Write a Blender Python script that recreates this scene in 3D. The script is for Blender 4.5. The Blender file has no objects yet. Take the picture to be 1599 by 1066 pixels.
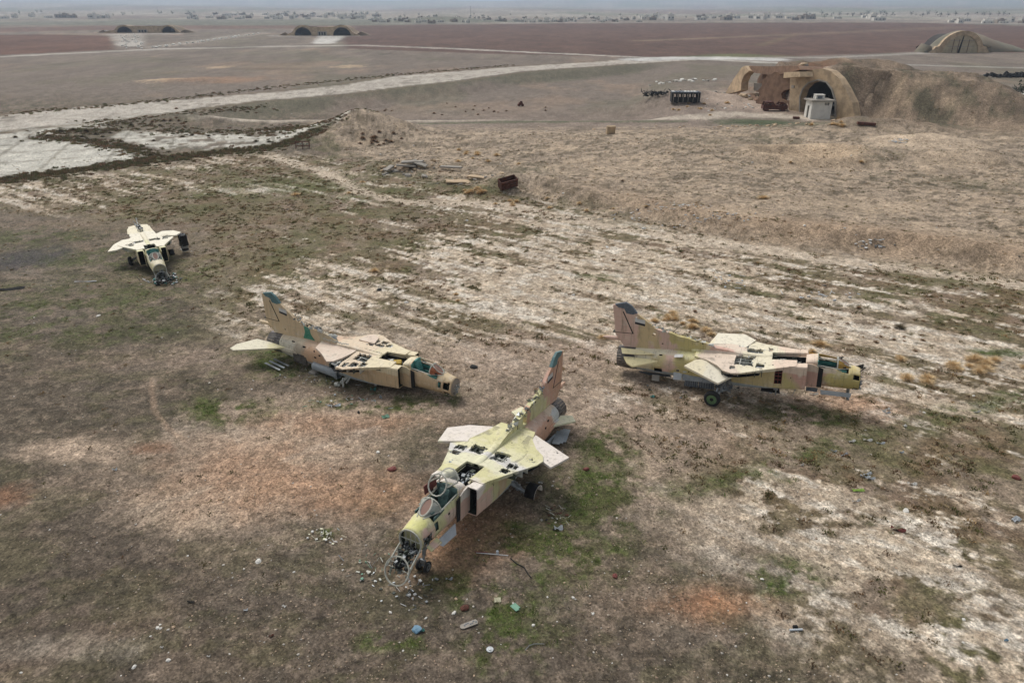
import bpy, bmesh, math, random
import numpy as np
from mathutils import Vector, Matrix
from mathutils.geometry import delaunay_2d_cdt

# ------------------------------------------------------------ camera, sky, sun, exposure
SC = bpy.context.scene
COL = SC.collection
CAM_H, FPX, PW, PH = 18.0, 1110.0, 1599.0, 1066.0
PITCH = math.atan((PH/2 - 10)/FPX)
cd = bpy.data.cameras.new('camera'); cam = bpy.data.objects.new('camera', cd); COL.objects.link(cam)
cd.sensor_width = 36; cd.lens = 36*FPX/PW; cd.clip_start = 0.5; cd.clip_end = 60000
cam.location = (0, 0, CAM_H); cam.rotation_euler = (math.pi/2 - PITCH, 0, 0)
SC.camera = cam

SUN_EL, SUN_AZ = math.radians(52), math.radians(-35)     # azimuth from +Y towards +X
W = bpy.data.worlds.new('World'); SC.world = W; W.use_nodes = True
nt = W.node_tree; nt.nodes.clear()
sky = nt.nodes.new('ShaderNodeTexSky'); sky.sky_type = 'NISHITA'; sky.sun_disc = False
sky.sun_elevation = SUN_EL; sky.sun_rotation = SUN_AZ; sky.dust_density = 3.5; sky.air_density = 1.2; sky.ozone_density = 1.0
hs = nt.nodes.new('ShaderNodeHueSaturation'); hs.inputs['Saturation'].default_value = 0.35; hs.inputs['Value'].default_value = 1.0
bg = nt.nodes.new('ShaderNodeBackground'); bg.inputs['Strength'].default_value = 0.1
wo = nt.nodes.new('ShaderNodeOutputWorld')
nt.links.new(sky.outputs[0], hs.inputs['Color']); nt.links.new(hs.outputs[0], bg.inputs['Color']); nt.links.new(bg.outputs[0], wo.inputs[0])
sd = bpy.data.lights.new('sun', 'SUN'); sd.energy = 1.3; sd.angle = math.radians(22); sd.color = (1, .98, .95)
sun = bpy.data.objects.new('sun', sd); COL.objects.link(sun)
sdir = Vector((math.sin(SUN_AZ)*math.cos(SUN_EL), math.cos(SUN_AZ)*math.cos(SUN_EL), math.sin(SUN_EL)))
sun.rotation_euler = sdir.to_track_quat('Z', 'Y').to_euler(); sun.location = (0, 0, 60)
SC.view_settings.view_transform = 'Standard'; SC.view_settings.look = 'None'; SC.view_settings.gamma = 1
SC.view_settings.use_curve_mapping = False; SC.view_settings.exposure = 0.56

# ------------------------------------------------------------ numeric helpers
rnd = random.Random(11); NR = np.random.RandomState(5)
SP, CP = math.sin(PITCH), math.cos(PITCH)
def at(px, py, z=0.0):
    """point of the place seen at photo pixel (px,py), at height z"""
    u = (px-PW/2)/FPX; v = (py-PH/2)/FPX
    r = (u, CP-v*SP, -SP-v*CP); t = (z-CAM_H)/r[2]
    return Vector((r[0]*t, r[1]*t, z))
def _h(ix, iy, s):
    n = (ix.astype(np.int64)*374761393 + iy.astype(np.int64)*668265263 + s*974711) & 0xffffffff
    n = ((n ^ (n >> 13))*1274126177) & 0xffffffff
    return ((n ^ (n >> 16)) & 0xffff)/65535.0
def vn(x, y, s=0):
    x = np.asarray(x, float); y = np.asarray(y, float)
    ix = np.floor(x); iy = np.floor(y); fx = x-ix; fy = y-iy
    fx = fx*fx*fx*(fx*(fx*6-15)+10); fy = fy*fy*fy*(fy*(fy*6-15)+10)
    a = _h(ix, iy, s); b = _h(ix+1, iy, s); c = _h(ix, iy+1, s); d = _h(ix+1, iy+1, s)
    return (a*(1-fx)+b*fx)*(1-fy) + (c*(1-fx)+d*fx)*fy
def fbm(x, y, o=4, s=0, g=.66):
    t = 0; a = 1; n = 0
    x = np.asarray(x, float); y = np.asarray(y, float)
    for i in range(o):
        t = t + a*vn(x, y, s+i*17); n += a; a *= g
        x, y = 1.63*x+1.13*y+5.2, -1.13*x+1.63*y+1.7
    return t/n
def fbs(x, y, o=4, s=0): return fbm(x, y, o, s, .5)
def ss(a, b, x):
    t = np.clip((x-a)/(b-a), 0, 1); return t*t*(3-2*t)
def gp(pts, z=0):  return [tuple(at(p[0], p[1], z)[:2]) for p in pts]
def dist_poly(X, Y, pts):
    d = np.full(np.shape(X), 1e9)
    for (ax, ay), (bx, by) in zip(pts[:-1], pts[1:]):
        vx, vy = bx-ax, by-ay; L = vx*vx+vy*vy+1e-9
        t = np.clip(((X-ax)*vx+(Y-ay)*vy)/L, 0, 1)
        d = np.minimum(d, np.hypot(X-ax-t*vx, Y-ay-t*vy))
    return d
def inside(X, Y, pts):
    r = np.zeros(np.shape(X), bool); n = len(pts)
    for i in range(n):
        ax, ay = pts[i]; bx, by = pts[(i+1) % n]
        if ay == by: continue
        c = ((ay > Y) != (by > Y)) & (X < (bx-ax)*(Y-ay)/(by-ay)+ax)
        r ^= c
    return r
def sdp(X, Y, pts):
    """signed distance to a polygon, positive inside"""
    d = dist_poly(X, Y, list(pts)+[pts[0]])
    return np.where(inside(X, Y, pts), d, -d)

# ------------------------------------------------------------ terrain
SCARP = gp([(470, 212), (520, 240), (600, 268), (700, 288), (780, 302), (880, 322), (1000, 348), (1150, 376), (1300, 396), (1450, 414), (1599, 436), (1900, 480)])
SCARP_REG = SCARP + gp([(1900, 150), (520, 150)])
ROAD = gp([(-300, 232), (0, 204), (200, 172), (400, 145), (620, 121), (800, 107), (960, 95), (1085, 90.5)])
ROADP = gp([(-300, 212), (0, 181), (132, 167), (265, 157), (398, 147), (530, 134), (620, 119), (800, 105), (960, 94.5), (1085, 90), (1090, 94), (980, 100), (820, 111), (700, 127), (620, 136), (530, 147), (398, 158), (298, 170), (212, 181), (120, 192), (0, 204), (-300, 235)])
APRON1 = gp([(-200, 300), (0, 278), (120, 262), (235, 245), (205, 233), (150, 222), (60, 213), (0, 207), (-200, 215)])
APRON2 = gp([(200, 205), (330, 208), (420, 205), (560, 196), (560, 212), (430, 226), (330, 233), (270, 236), (225, 228), (170, 215)])
APRON0 = gp([(-200, 222), (0, 190), (60, 178), (140, 168), (240, 160), (300, 176), (200, 190), (130, 205), (60, 212), (0, 207), (-200, 230)])
TRACK = gp([(330, 188), (500, 186), (700, 186), (900, 183), (1060, 184), (1150, 178), (1250, 183), (1290, 186)])
_fa, _fb = np.array(at(1240, 172)[:2]), np.array(at(1346, 189)[:2]); _fd = (_fb-_fa)/np.hypot(*(_fb-_fa)); _fn = np.array([-_fd[1], _fd[0]])
SHA = (np.array([57., 135.]), np.array([92., 135.])); SHB = (np.array([57.0, 167.]), np.array([90., 168.]))
def mound_h(X, Y):
    n1 = fbs(X/6, Y/6, 4, 21); n3 = fbs(X/5, Y/5, 4, 63)
    t = (X-_fa[0])*_fn[0]+(Y-_fa[1])*_fn[1]; u = X-57; s = Y-135.5+.03*u
    w = np.where(s < 0, 10.5+.42*np.clip(u, 0, 26), 16)
    end = 1-ss(22, 50, u+(n1-.5)*8+np.abs(s)*.3)
    h = (8.3-1.0*ss(4, 16, u))*np.clip(1-(np.abs(s)/w)**1.9, 0, 1)*(.94+.16*n3)*end*ss(.3, 1.0, t)
    a = (X-_fa[0])*_fd[0]+(Y-_fa[1])*_fd[1]
    lim = np.interp(a, [-2, -1.5, 1.9, 3.9, 5.9, 8.0, 10.0, 11.8, 13.8, 15.8, 30], [6.4, 6.5, 6.9, 7.4, 7.75, 7.45, 6.45, 4.9, 2.75, .1, .1])
    return np.where(a > -2, np.minimum(h, lim-.15+np.maximum(t-1.2, 0)*1.1), h) + np.where((h > .5) & (t > 3), (fbm(X/2.2, Y/2.2, 4, 66)-.5)*.7, 0)
def notch(X, Y):
    t = (X-_fa[0])*_fn[0]+(Y-_fa[1])*_fn[1]; a = (X-_fa[0])*_fd[0]+(Y-_fa[1])*_fd[1]
    return (a > 1.6) & (a < 13.4) & (t < 13) & (t > -2)
def seg(X, Y, A, B):
    v = B-A; L = v@v; t = ((X-A[0])*v[0]+(Y-A[1])*v[1])/L
    tc = np.clip(t, 0, 1)
    return t*math.sqrt(L), np.hypot(X-A[0]-tc*v[0], Y-A[1]-tc*v[1]), (X-A[0])*(-v[1])/math.sqrt(L)+(Y-A[1])*v[0]/math.sqrt(L)
def hill(X, Y, px, py, rx, ry, h, p=2.0):
    c = at(px, py); q = ((X-c.x)/rx)**2+((Y-c.y)/ry)**2
    return h*np.exp(-q**(p/2))
def terrain(X, Y):
    X = np.asarray(X, float); Y = np.asarray(Y, float)
    r = np.hypot(X, Y)
    z = (fbs(X/9, Y/9, 3, 3)-.5)*.22*ss(12, 30, r) + (fbs(X/1.3, Y/1.3, 3, 9)-.5)*.10
    # scarp and plateau
    sc = sdp(X, Y, SCARP_REG)
    n1 = fbs(X/6, Y/6, 4, 21)
    edge = dist_poly(X, Y, SCARP)
    plat = np.where(sc > 0, ss(0, 4.5, edge+ (n1-.5)*5), 0)*(1-ss(106, 124, Y-.1*X))*ss(-18, 18, X)
    z = z + plat*(.85+.8*(fbs(X/14, Y/14, 3, 31)-.5)+.7*np.exp(-((edge-3)/2.2)**2)*n1)
    z = z + np.where((Y < 140) & (sc > 0), (fbs(X/2.6, Y/2.6, 4, 5)-.5)*.42, 0)*ss(4, 12, sc)*(1-.6*ss(100, 125, Y))
    z = z + hill(X, Y, 568, 212, 9, 7, 3.2)*(.7+.6*n1) + hill(X, Y, 645, 262, 5, 3, 1.0)*n1*1.6 + hill(X, Y, 520, 228, 4, 5, 1.2)*n1*1.4
    z = z + hill(X, Y, 290, 190, 7, 4, 1.6)*n1*1.6 + hill(X, Y, 800, 296, 7, 3, .9)*n1*1.6
    z = z + hill(X, Y, 1440, 238, 7, 5, 1.6) + hill(X, Y, 1395, 258, 6, 4, .8) + hill(X, Y, 1530, 262, 7, 5, 1.3)
    c = at(1255, 256); q = np.hypot((X-c.x)/7, (Y-c.y)/5)
    z = z + .9*np.exp(-((q-1)/.28)**2) - .5*np.exp(-q**2*2)
    # road bank
    rd = dist_poly(X, Y, ROAD)
    n2 = fbs(X/11, Y/11, 4, 44)
    low = ss(1, 13, -sdp(X, Y, ROADP)+(n2-.5)*3)
    cut = ss(-75, -30, X)*(1-ss(.14, .24, X/np.maximum(Y, 1)))*np.where(Y > 128+.0*X, 1, 0)*ss(128, 140, Y)*(1-ss(230, 300, Y))
    below = np.where(sdp(X, Y, ROAD+gp([(1085, 200), (330, 200), (-300, 260)])) > 0, 1, 0)
    z = z - 2.2*low*cut*below
    z = z + hill(X, Y, 1050, 156, 16, 6, 2.2)*n1*1.5
    # earth over the shelters
    A, B = SHB; t, d, q_ = seg(X, Y, A, B); hb = 7.2*np.clip(1-(np.abs(q_)/15)**2.2, 0, 1)*ss(-1.0, 4.0, t+(n1-.5)*4)*(1-ss(24, 46, t))*(.85+.3*n1)
    ha = np.where(notch(X, Y), 0, mound_h(X, Y)); hm = np.maximum(ha, np.where(notch(X, Y), 0, hb)); z = z*(1-.8*ss(0, 2, hm))+hm
    z = z + hill(X, Y, 1365, 205, 9, 6, 1.8)*n1*1.5
    # distant swells and ridges
    az = np.arctan2(X, np.maximum(Y, 1e-3))
    far = ss(1500, 3200, r)
    z = z + far*(4+20*(fbs(az*5+3, r/2600, 4, 71)-.35))
    z = z + ss(3600, 8500, r)*(64+46*(fbs(az*5+9, r/5200, 4, 77)-.4)) + hill(X, Y, 20, 15.5, 900, 600, 22)
    z = z + hill(X, Y, 690, 34, 55, 60, 6) + hill(X, Y, 230, 17, 500, 500, 14) + hill(X, Y, 270, 128, 9, 5, .8)+hill(X, Y, 330, 128, 5, 4, .6)
    return z
def tz(x, y): return float(terrain(np.array([x]), np.array([y]))[0])
def hit(px, py):
    """where the sight line of a photo pixel meets the terrain"""
    z = 0
    for _ in range(14):
        p = at(px, py, z); zz = tz(p.x, p.y); z += (zz-z)*.6
    p = at(px, py, z); p.z = tz(p.x, p.y); return p

def srgb(r, g, b, k=1.0):
    f = lambda c: ((c/255+.055)/1.055)**2.4 if c/255 > .04045 else c/255/12.92
    return (f(r)*k, f(g)*k, f(b)*k)
GK = .82
def G(r, g, b): return np.array(srgb(r, g, b, GK))*np.array([.985, 1.0, 1.01])

def ground_colour(X, Y, Z):
    r = np.hypot(X, Y)
    c = np.zeros(X.shape+(3,))
    big = fbm(X/7, Y/7, 5, 101); med = fbm(X/1.7, Y/1.7, 5, 111); fine = fbm(X/.35, Y/.35, 4, 121)
    def mix(col, m):
        nonlocal c
        m = np.broadcast_to(np.clip(m, 0, 1), X.shape); ix = m > .002; mm = m[ix][:, None]; col = np.asarray(col)
        c[ix] = c[ix]*(1-mm)+(col[ix] if col.ndim > 1 else col)*mm
    def blob(px, py, rx, ry, soft=.9, nz=.9, seed=0):
        a = at(px, py); d = math.hypot(a.y, CAM_H)
        wx = rx/FPX*d*1.02; wy = abs(at(px, py-ry).y-at(px, py+ry).y)/2
        q = np.hypot((X-a.x)/wx, (Y-a.y)/wy)
        o = np.zeros(X.shape); ix = q < 1+soft*.6+nz*.8; xx, yy = X[ix], Y[ix]
        o[ix] = 1-ss(1-soft*.6, 1+soft*.6, q[ix]+(fbm(xx/(wx*.35+.2), yy/(wx*.35+.2), 5, seed+int(px)) -.5)*nz*1.6); return o
    # near dirt
    fib = fbm(X/.8+fbm(X/2, Y/2, 2, 7)*1.5, Y/.45, 5, 127)
    c[:] = G(118, 106, 92)
    dk = np.clip(blob(120, 1040, 420, 130, soft=1.6)+.9*blob(40, 860, 260, 110, soft=1.5)+.8*blob(640, 1040, 260, 70, soft=1.6)+.6*blob(100, 560, 200, 90, soft=1.5)+.5*blob(230, 940, 320, 80, soft=1.5)+.4*blob(1060, 1020, 200, 60, soft=1.6), 0, 1)
    mix(G(88, 77, 67), dk*.62)
    mix(G(96, 86, 72), ss(.42, .62, big)*.7); mix(G(132, 114, 97), ss(.52, .72, fbm(X/3.2, Y/2, 5, 131))*.6*(1-.5*dk))
    mix(G(90, 85, 62), ss(.48, .62, fbm(X/2.6+9, Y/1.8, 5, 141))*.6)
    mix(G(74, 68, 58), ss(.55, .68, fbm(X/.9+9, Y/.6, 4, 143))*.5); mix(G(146, 128, 110), ss(.56, .70, fib)*.55*(1-.5*dk))
    # streak noise along the vehicle tracks
    dx, dy = at(1500, 430).x-at(430, 252).x, at(1500, 430).y-at(430, 252).y; L = math.hypot(dx, dy); dx /= L; dy /= L
    S1 = X*dx+Y*dy; S2 = -X*dy+Y*dx
    stre = fbm(S1/11, S2/1.0, 5, 151); stre2 = fbm(S1/2.2, S2/.8, 5, 157)
    # crusted pale soil
    PALE = gp([(-100, 300), (60, 330), (150, 345), (300, 345), (330, 400), (430, 505), (560, 530), (740, 560), (880, 600), (960, 690), (1040, 740), (1010, 790), (1090, 840), (1180, 880), (1240, 960), (1350, 1010), (1640, 1100), (1750, 430), (1300, 385), (1000, 340), (800, 298), (600, 262), (420, 236), (200, 262), (-100, 290)])
    reg = ss(-4, 3.5, sdp(X, Y, PALE)+(big-.5)*12)
    # how bare it is, zone by zone
    bare = .455-.05*blob(1000, 430, 420, 90)+.10*(blob(640, 330, 330, 80)+blob(1100, 480, 420, 110)) - .14*blob(560, 290, 260, 45) - .2*blob(330, 360, 330, 60) + .12*blob(1180, 800, 210, 80)+.05*blob(870, 420, 250, 70) - .14*blob(1280, 690, 330, 60)+.07*blob(1250, 860, 240, 110)-.02*blob(1420, 930, 260, 130)-.06*blob(1450, 460, 260, 50)
    dn = ss(24, 36, r+X*.15)
    pm = ss(-.05, .05, ((stre*.56+stre2*.22)*dn+fbm(X/2.6, Y/2.0, 5, 158)*.78*(1-dn)+fbm(X/.9, Y/.7, 4, 159)*.22)-1.0+bare+(fine-.5)*.26)
    veg = reg*(1-pm)
    mix(G(150, 132, 113), reg*.75)
    mix(G(202, 184, 160), reg*pm*(.6+.4*med))
    mix(G(222, 213, 198), reg*pm*ss(.48, .66, stre2)*.6); mix(G(150, 130, 108), reg*pm*ss(.50, .62, fbm(X/.6, Y/.4, 4, 160))*.55)
    mix(G(108, 98, 70), veg*ss(.3, .6, med)*.75); mix(G(92, 92, 56), veg*ss(.5, .68, fbm(X/3, Y/3, 5, 163))*.6)
    mix(G(122, 98, 78), veg*ss(.5, .7, fbm(X/2.4, Y/2.4, 4, 167))*.5)
    # bare sandy ground around the jets
    for q in ((900, 640, 110, 110), (800, 570, 130, 40), (1180, 640, 230, 45), (560, 640, 130, 22), (1120, 560, 160, 30), (650, 560, 300, 28), (1000, 700, 120, 60)):
        mix(G(166, 145, 126), blob(*q, soft=1.4)*.6*(.5+.8*fib))
    for q in ((400, 735, 170, 75), (330, 790, 90, 30), (550, 640, 170, 20), (430, 690, 130, 22), (115, 703, 70, 14), (115, 703, 60, 14)):
        mix(G(180, 158, 136), blob(*q, soft=1.5)*.85*(.5+.8*fib))
    for q in ((400, 735, 110, 48), (560, 770, 120, 30), (740, 820, 60, 40), (1320, 632, 60, 18), (520, 660, 110, 14), (1120, 945, 70, 25), (700, 860, 60, 40)):
        mix(G(174, 134, 104), blob(*q, soft=1.5)*.6*(.5+.8*fib))
    mix(G(182, 168, 150), blob(330, 670, 60, 10)*.2 + blob(110, 1010, 90, 20)*.35)
    for q in ((12, 775, 28, 16), (1110, 940, 45, 16), (240, 700, 25, 8)): mix(G(150, 104, 74), blob(*q, soft=1.4)*.55*(.4+fib))
    mix(G(78, 74, 74), blob(50, 403, 58, 17)*.85)
    
    # foot and wheel tracks
    for pts, w, k, cc in (([(236, 590), (240, 640), (262, 668), (290, 690)], .12, .75, (160, 136, 114)), ([(330, 425), (420, 450), (520, 470), (620, 520), (700, 560)], .5, .45, (165, 146, 125)), ([(140, 420), (230, 445), (330, 480)], .3, .4, (160, 140, 120)), ([(0, 1060), (130, 1000), (260, 960)], .5, .3, (150, 128, 108)),
                     ([(720, 600), (830, 640), (960, 700), (1060, 790), (1130, 840)], .9, .35, (178, 158, 136)), ([(590, 668), (520, 690), (450, 715)], .22, .8, (182, 162, 142)), ([(600, 690), (530, 700), (460, 720)], .2, .7, (178, 158, 136)), ([(370, 632), (366, 660), (372, 690)], .12, .8, (180, 160, 140)), ([(470, 630), (450, 665), (430, 690)], .2, .8, (176, 154, 132)), ([(200, 800), (260, 785), (330, 760)], .2, .7, (168, 150, 130)), ([(450, 640), (440, 700), (400, 720)], .12, .5, (172, 148, 126)),
                     ([(1060, 640), (1250, 690), (1450, 760), (1599, 830)], .3, .3, (170, 152, 132))):
        d = dist_poly(X, Y, gp(pts)); mix(G(*cc), (1-ss(w*.4, w*1.9, d+(fib-.4)*w*2.5))*k*.75)
    # bright grass
    gr = np.zeros(X.shape)
    for q in ((935, 770, 65, 55), (860, 860, 90, 45), (780, 930, 80, 50), (950, 700, 40, 30), (800, 1010, 60, 40), (1275, 652, 55, 12), (1230, 640, 40, 8), (600, 630, 90, 12), (470, 560, 90, 22), (560, 590, 60, 12), (700, 625, 18, 10), (650, 840, 50, 12), (620, 1000, 50, 15), (40, 372, 90, 14), (190, 405, 130, 16), (130, 470, 150, 40), (110, 520, 120, 20), (300, 430, 40, 14), (350, 640, 70, 18), (1220, 900, 60, 25), (940, 432, 30, 5), (760, 300, 30, 8), (515, 830, 18, 10), (1560, 552, 40, 6), (570, 310, 70, 16), (440, 290, 110, 20), (700, 905, 30, 12)):
        gr = np.maximum(gr, blob(*q, soft=1.2)*(1.0 if q[1] > 540 else .55))
    d = dist_poly(X, Y, gp([(1050, 770), (1200, 735), (1320, 690), (1420, 665), (1599, 620), (1700, 600)])); gr = np.maximum(gr, (1-ss(.2, 1.3, d+(med-.4)*1.5))*.7)
    gm = gr*ss(.38, .54, fbm(X/.9, Y/.9, 5, 171)*.6+med*.4)
    mix(G(78, 86, 42), gm*.85); mix(G(62, 78, 30), gm*ss(.5, .6, fine)*.7)
    # plateau of dumped sand
    sc = sdp(X, Y, SCARP_REG); pl = ss(-1.0, 1.5, sc+(med-.5)*2)*(1-ss(124, 150, Y))
    pf = fbm(X/.7, Y/.5, 4, 183); pc = G(172, 153, 131)*(1+(med-.5)[..., None]*.4+(pf-.5)[..., None]*.5)
    mix(pc, pl); mix(G(146, 130, 112), pl*ss(.45, .6, fbm(X/4, Y/3, 5, 181))*.6); mix(G(112, 100, 82), pl*ss(.50, .62, fbm(X/1.6, Y/1.0, 5, 185))*.7); mix(G(84, 74, 58), pl*ss(.58, .66, fbm(X/.8, Y/.6, 4, 186))*.7)
    mix(G(182, 160, 134), pl*ss(.55, .7, fbm(X/2.4, Y/2.4, 4, 188))*.5)
    e = dist_poly(X, Y, SCARP); mix(G(166, 142, 117), np.exp(-((e-4)/3)**2)*pl*ss(0, 20, X)*.8)
    mix(G(96, 92, 66), (1-ss(0, 2.0, np.abs(e-1)))*(1-ss(0, 20, X))*ss(.4, .6, med)*.8)
    mix(G(196, 178, 156), (1-ss(.6, 1.8, dist_poly(X, Y, gp([(420, 243), (520, 275), (560, 300), (640, 315), (760, 318), (880, 340), (1000, 362), (1150, 386), (1300, 406), (1450, 424), (1700, 460)]))+(med-.4)*1.6))*.8)
    mix(G(198, 176, 150), (1-ss(4, 10, np.hypot(X-at(1440, 240).x, Y-at(1440, 240).y)))*.8)
    mix(G(186, 162, 134), (1-ss(5, 10, np.hypot(X-at(1255, 256).x, Y-at(1255, 256).y)))*.8); mix(G(90, 86, 66), (blob(1200, 226, 40, 8)+blob(1290, 240, 30, 5)+blob(1370, 262, 40, 6)+blob(1090, 230, 50, 6)+blob(1420, 290, 60, 8)+blob(820, 270, 40, 8)+blob(1000, 330, 80, 7)+blob(1540, 300, 50, 10))*.6*ss(.4, .6, med)); mix(G(190, 168, 142), blob(1330, 330, 120, 12)*.5+blob(1150, 345, 60, 10)*.5+blob(1480, 270, 60, 10)*.5+blob(950, 270, 90, 12)*.35)
    # old field behind the apron and out to the fields
    f = ss(118, 135, Y-.0*X)*ss(-70, -40, X+ (Y-150)*.0) ; fa = ss(140, 165, Y)
    mid = np.maximum(f*0, ss(112, 126, Y + (med-.5)*6))
    mid = np.where(inside(X, Y, gp([(-400, 330), (560, 240), (560, 160), (-400, 120)])) & (Y < 190), mid*0, mid)
    mix(G(134, 119, 106)*(1+(big-.5)[..., None]*.3), mid)
    mix(G(122, 110, 98), ss(140, 175, Y)*.9)
    mix(G(112, 106, 86), ss(140, 175, Y)*ss(.5, .65, fbm(X/22, Y/40, 5, 191))*.5)
    mix(G(150, 128, 108), ss(140, 175, Y)*ss(.55, .7, fbm(X/30+7, Y/50, 5, 195))*.5)
    # shelters' earth and its skirts
    t, d, s = seg(X, Y, SHA[0]+np.array([0, 12]), SHA[1]+np.array([0, 12])); mk = (1-ss(30, 42, d+(big-.5)*12))*ss(-10, 2, t+(big-.5)*8)
    mix(G(140, 121, 101), mk*.9); mix(G(122, 92, 70), ss(150, 156, Y)*(1-ss(8, 20, t+(med-.5)*8))*mk); mix(G(112, 98, 82), mk*ss(.47, .6, fbm(X/4.5, Y/6, 5, 201))*.85); mix(G(92, 88, 70), mk*ss(.54, .66, fbm(X/3+5, Y/6, 5, 205))*.7)
    mix(G(172, 150, 124), mk*ss(.56, .7, fbm(X/6+5, Y/6, 5, 207))*.6)
    mix(G(178, 158, 140), blob(1180, 160, 70, 14)*.8 + blob(1150, 150, 50, 12)*.5)
    mix(G(80, 86, 62), blob(1220, 197, 60, 10)*.7+ blob(1160, 192, 50, 6)*.7)
    tr = 1-ss(1.5, 4.5, dist_poly(X, Y, TRACK)+(med-.5)*5); mix(G(188, 174, 156), tr*.85)
    mix(G(86, 92, 66), (1-ss(.6, 2.4, dist_poly(X, Y, gp([(560, 196), (700, 193), (900, 189), (1060, 190)]))+(med-.4)*3))*.7)
    # aprons and taxiway concrete
    conc = G(196, 190, 176)
    for P, k in ((APRON1, 1), (APRON0, .9), (APRON2, .95)):
        m = ss(-.6, .8, sdp(X, Y, P)+(med-.5)*3.2); cc = conc*(1+(fbm(X/5, Y/5, 5, 211)-.5)[..., None]*.22)
        if P is APRON2: m = m*(1-.9*ss(.5, .6, fbm(X/3.5, Y/3.5, 4, 215)))
        if P is APRON0: m = m*(1-.8*ss(.5, .6, fbm(X/6, Y/6, 4, 219)))
        mix(cc, m*k)
        ja = X*.94+Y*.34; jb = -X*.34+Y*.94; jt = np.minimum(np.abs((ja/7) % 1-.5), np.abs((jb/7) % 1-.5))*7; mix(G(112, 104, 88), m*k*(1-ss(.10, .42, jt+(fine-.5)*.5))*.55)
        mix(G(140, 132, 118), m*ss(.58, .7, fbm(X/9, Y/4, 5, 223))*.5)
    mix(G(86, 76, 62), (1-ss(.5, 2.6, dist_poly(X, Y, gp([(60, 214), (150, 222), (205, 233), (240, 246)]))+(med-.5)*3))*.85)
    mix(G(88, 84, 60), (1-ss(.8, 3.4, dist_poly(X, Y, gp([(-100, 286), (0, 281), (120, 265), (240, 249), (330, 238), (430, 230), (500, 218)]))+(med-.5)*4))*.85)
    rd = dist_poly(X, Y, ROAD); w = 5.2; sr = sdp(X, Y, ROADP)
    m = ss(-.5, .5, sr+(med-.5)*1.4)*(1-.55*ss(.58, .66, fbm(X/3, Y/2, 5, 225))); mix(G(184, 174, 160)*(1+(big-.5)[..., None]*.2), m*.95)
    mix(G(112, 96, 74), (1-ss(0, 2.2, np.abs(sr+2.2)+(med-.5)*3))*.6*(1-ss(60, 120, X)))
    bank = ss(-1, -3, sr)*(1-ss(w+14, w+22, rd+(big-.5)*10))*np.where(sdp(X, Y, ROAD+gp([(1085, 200), (330, 200), (-300, 260)])) > 0, 1, 0)*ss(-70, -45, X)*(1-ss(.14, .24, X/Y))
    mix(G(106, 102, 84), bank*.75)
    # far fields, laid out by their pixel corners in the photograph
    def field(pts, col, soft, k=1.0, nz=0):
        P = gp(pts); m = ss(-soft, soft, sdp(X, Y, P)+(big-.5)*nz); mix(G(*col)*(1+(fbm(X/60, Y/90, 4, 231)-.5)[..., None]*.22), m*k)
    field([(-300, 92), (-300, 56), (60, 54), (172, 56), (180, 78), (0, 86)], (104, 76, 62), 3)
    field([(540, 76), (535, 60), (560, 40), (900, 37), (1400, 35), (1700, 44), (2200, 60), (2200, 95), (1466, 80), (1240, 88), (1000, 90), (760, 84)], (100, 77, 66), 3)
    field([(-300, 50), (180, 40), (560, 40), (560, 44), (180, 47), (-300, 56)], (112, 82, 70), 6, .7)
    field([(-900, 38), (-900, 26), (500, 26), (900, 34), (560, 40), (200, 40)], (112, 112, 96), 20, .8)
    field([(1000, 93), (1240, 88), (1150, 84), (1110, 85)], (104, 106, 72), 4, .8)
    field([(1190, 72), (1240, 56), (1225, 58), (1180, 72)], (130, 114, 84), 5, .6)
    for pts, w, col in (([(-200, 92), (0, 89), (250, 77), (420, 73), (560, 71), (700, 76), (850, 83), (1010, 90), (1100, 93), (1230, 99)], 3.2, (182, 174, 162)),
                        ([(1000, 93), (1060, 91), (1140, 91), (1200, 93)], 8.0, (206, 202, 194)),
                        ([(1085, 91), (1300, 90), (1466, 82)], 1.6, (184, 178, 168)), ([(1180, 98), (1400, 101), (1620, 107)], 1.6, (182, 176, 166)),
                        ([(197, 54), (205, 72)], 4.5, (190, 182, 170)), ([(520, 56), (505, 68)], 6, (200, 194, 184)), ([(440, 56), (550, 56)], 5, (186, 178, 166)),
                        ([(190, 54), (260, 53)], 5, (186, 178, 166)), ([(240, 74), (330, 62), (405, 52)], 3, (176, 166, 152)),
                        ([(1000, 64), (1200, 56), (1500, 43)], 4, (142, 122, 100)), ([(800, 36), (1180, 34), (1400, 35)], 9, (176, 164, 148)), ([(620, 37), (800, 37)], 6, (160, 150, 138)),
                        ([(1480, 35), (1620, 38)], 12, (178, 172, 160)), ([(1560, 138), (1620, 150)], 3, (196, 190, 180))):
        d = dist_poly(X, Y, gp(pts)); we = np.maximum(w, r*r/CAM_H*math.radians(.045)*.75); mix(G(*col), (1-ss(we*.6, we*1.3, d+(med-.5)*w*.6))*.95*np.minimum(1, (w/we)*1.15))
    mix(G(196, 170, 138), blob(255, 127, 30, 3)*.8 + blob(300, 125, 22, 2.5)*.8+blob(345, 105, 14, 2)*.6+blob(545, 104, 20, 2)*.6); mix(G(166, 128, 98), blob(340, 125, 60, 5)*.5)
    mix(G(98, 84, 72), blob(420, 108, 70, 2)*.5)
    # distant country
    ff = ss(1050, 1500, r)
    mix(G(150, 138, 122)*(1+(fbm(X/260, Y/420, 5, 241)-.5)[..., None]*.5), ff*.75)
    mix(G(118, 96, 86), ff*ss(.5, .6, fbm(X/500+3, Y/700, 4, 245))*.6); mix(G(104, 110, 84), ff*ss(.52, .62, fbm(X/420+13, Y/800, 4, 249))*.6)
    mix(G(176, 166, 150), ff*(1-ss(2200, 2600, r))*ss(.5, .62, fbm(X/120+13, Y/160, 4, 251))*.6)
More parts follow.
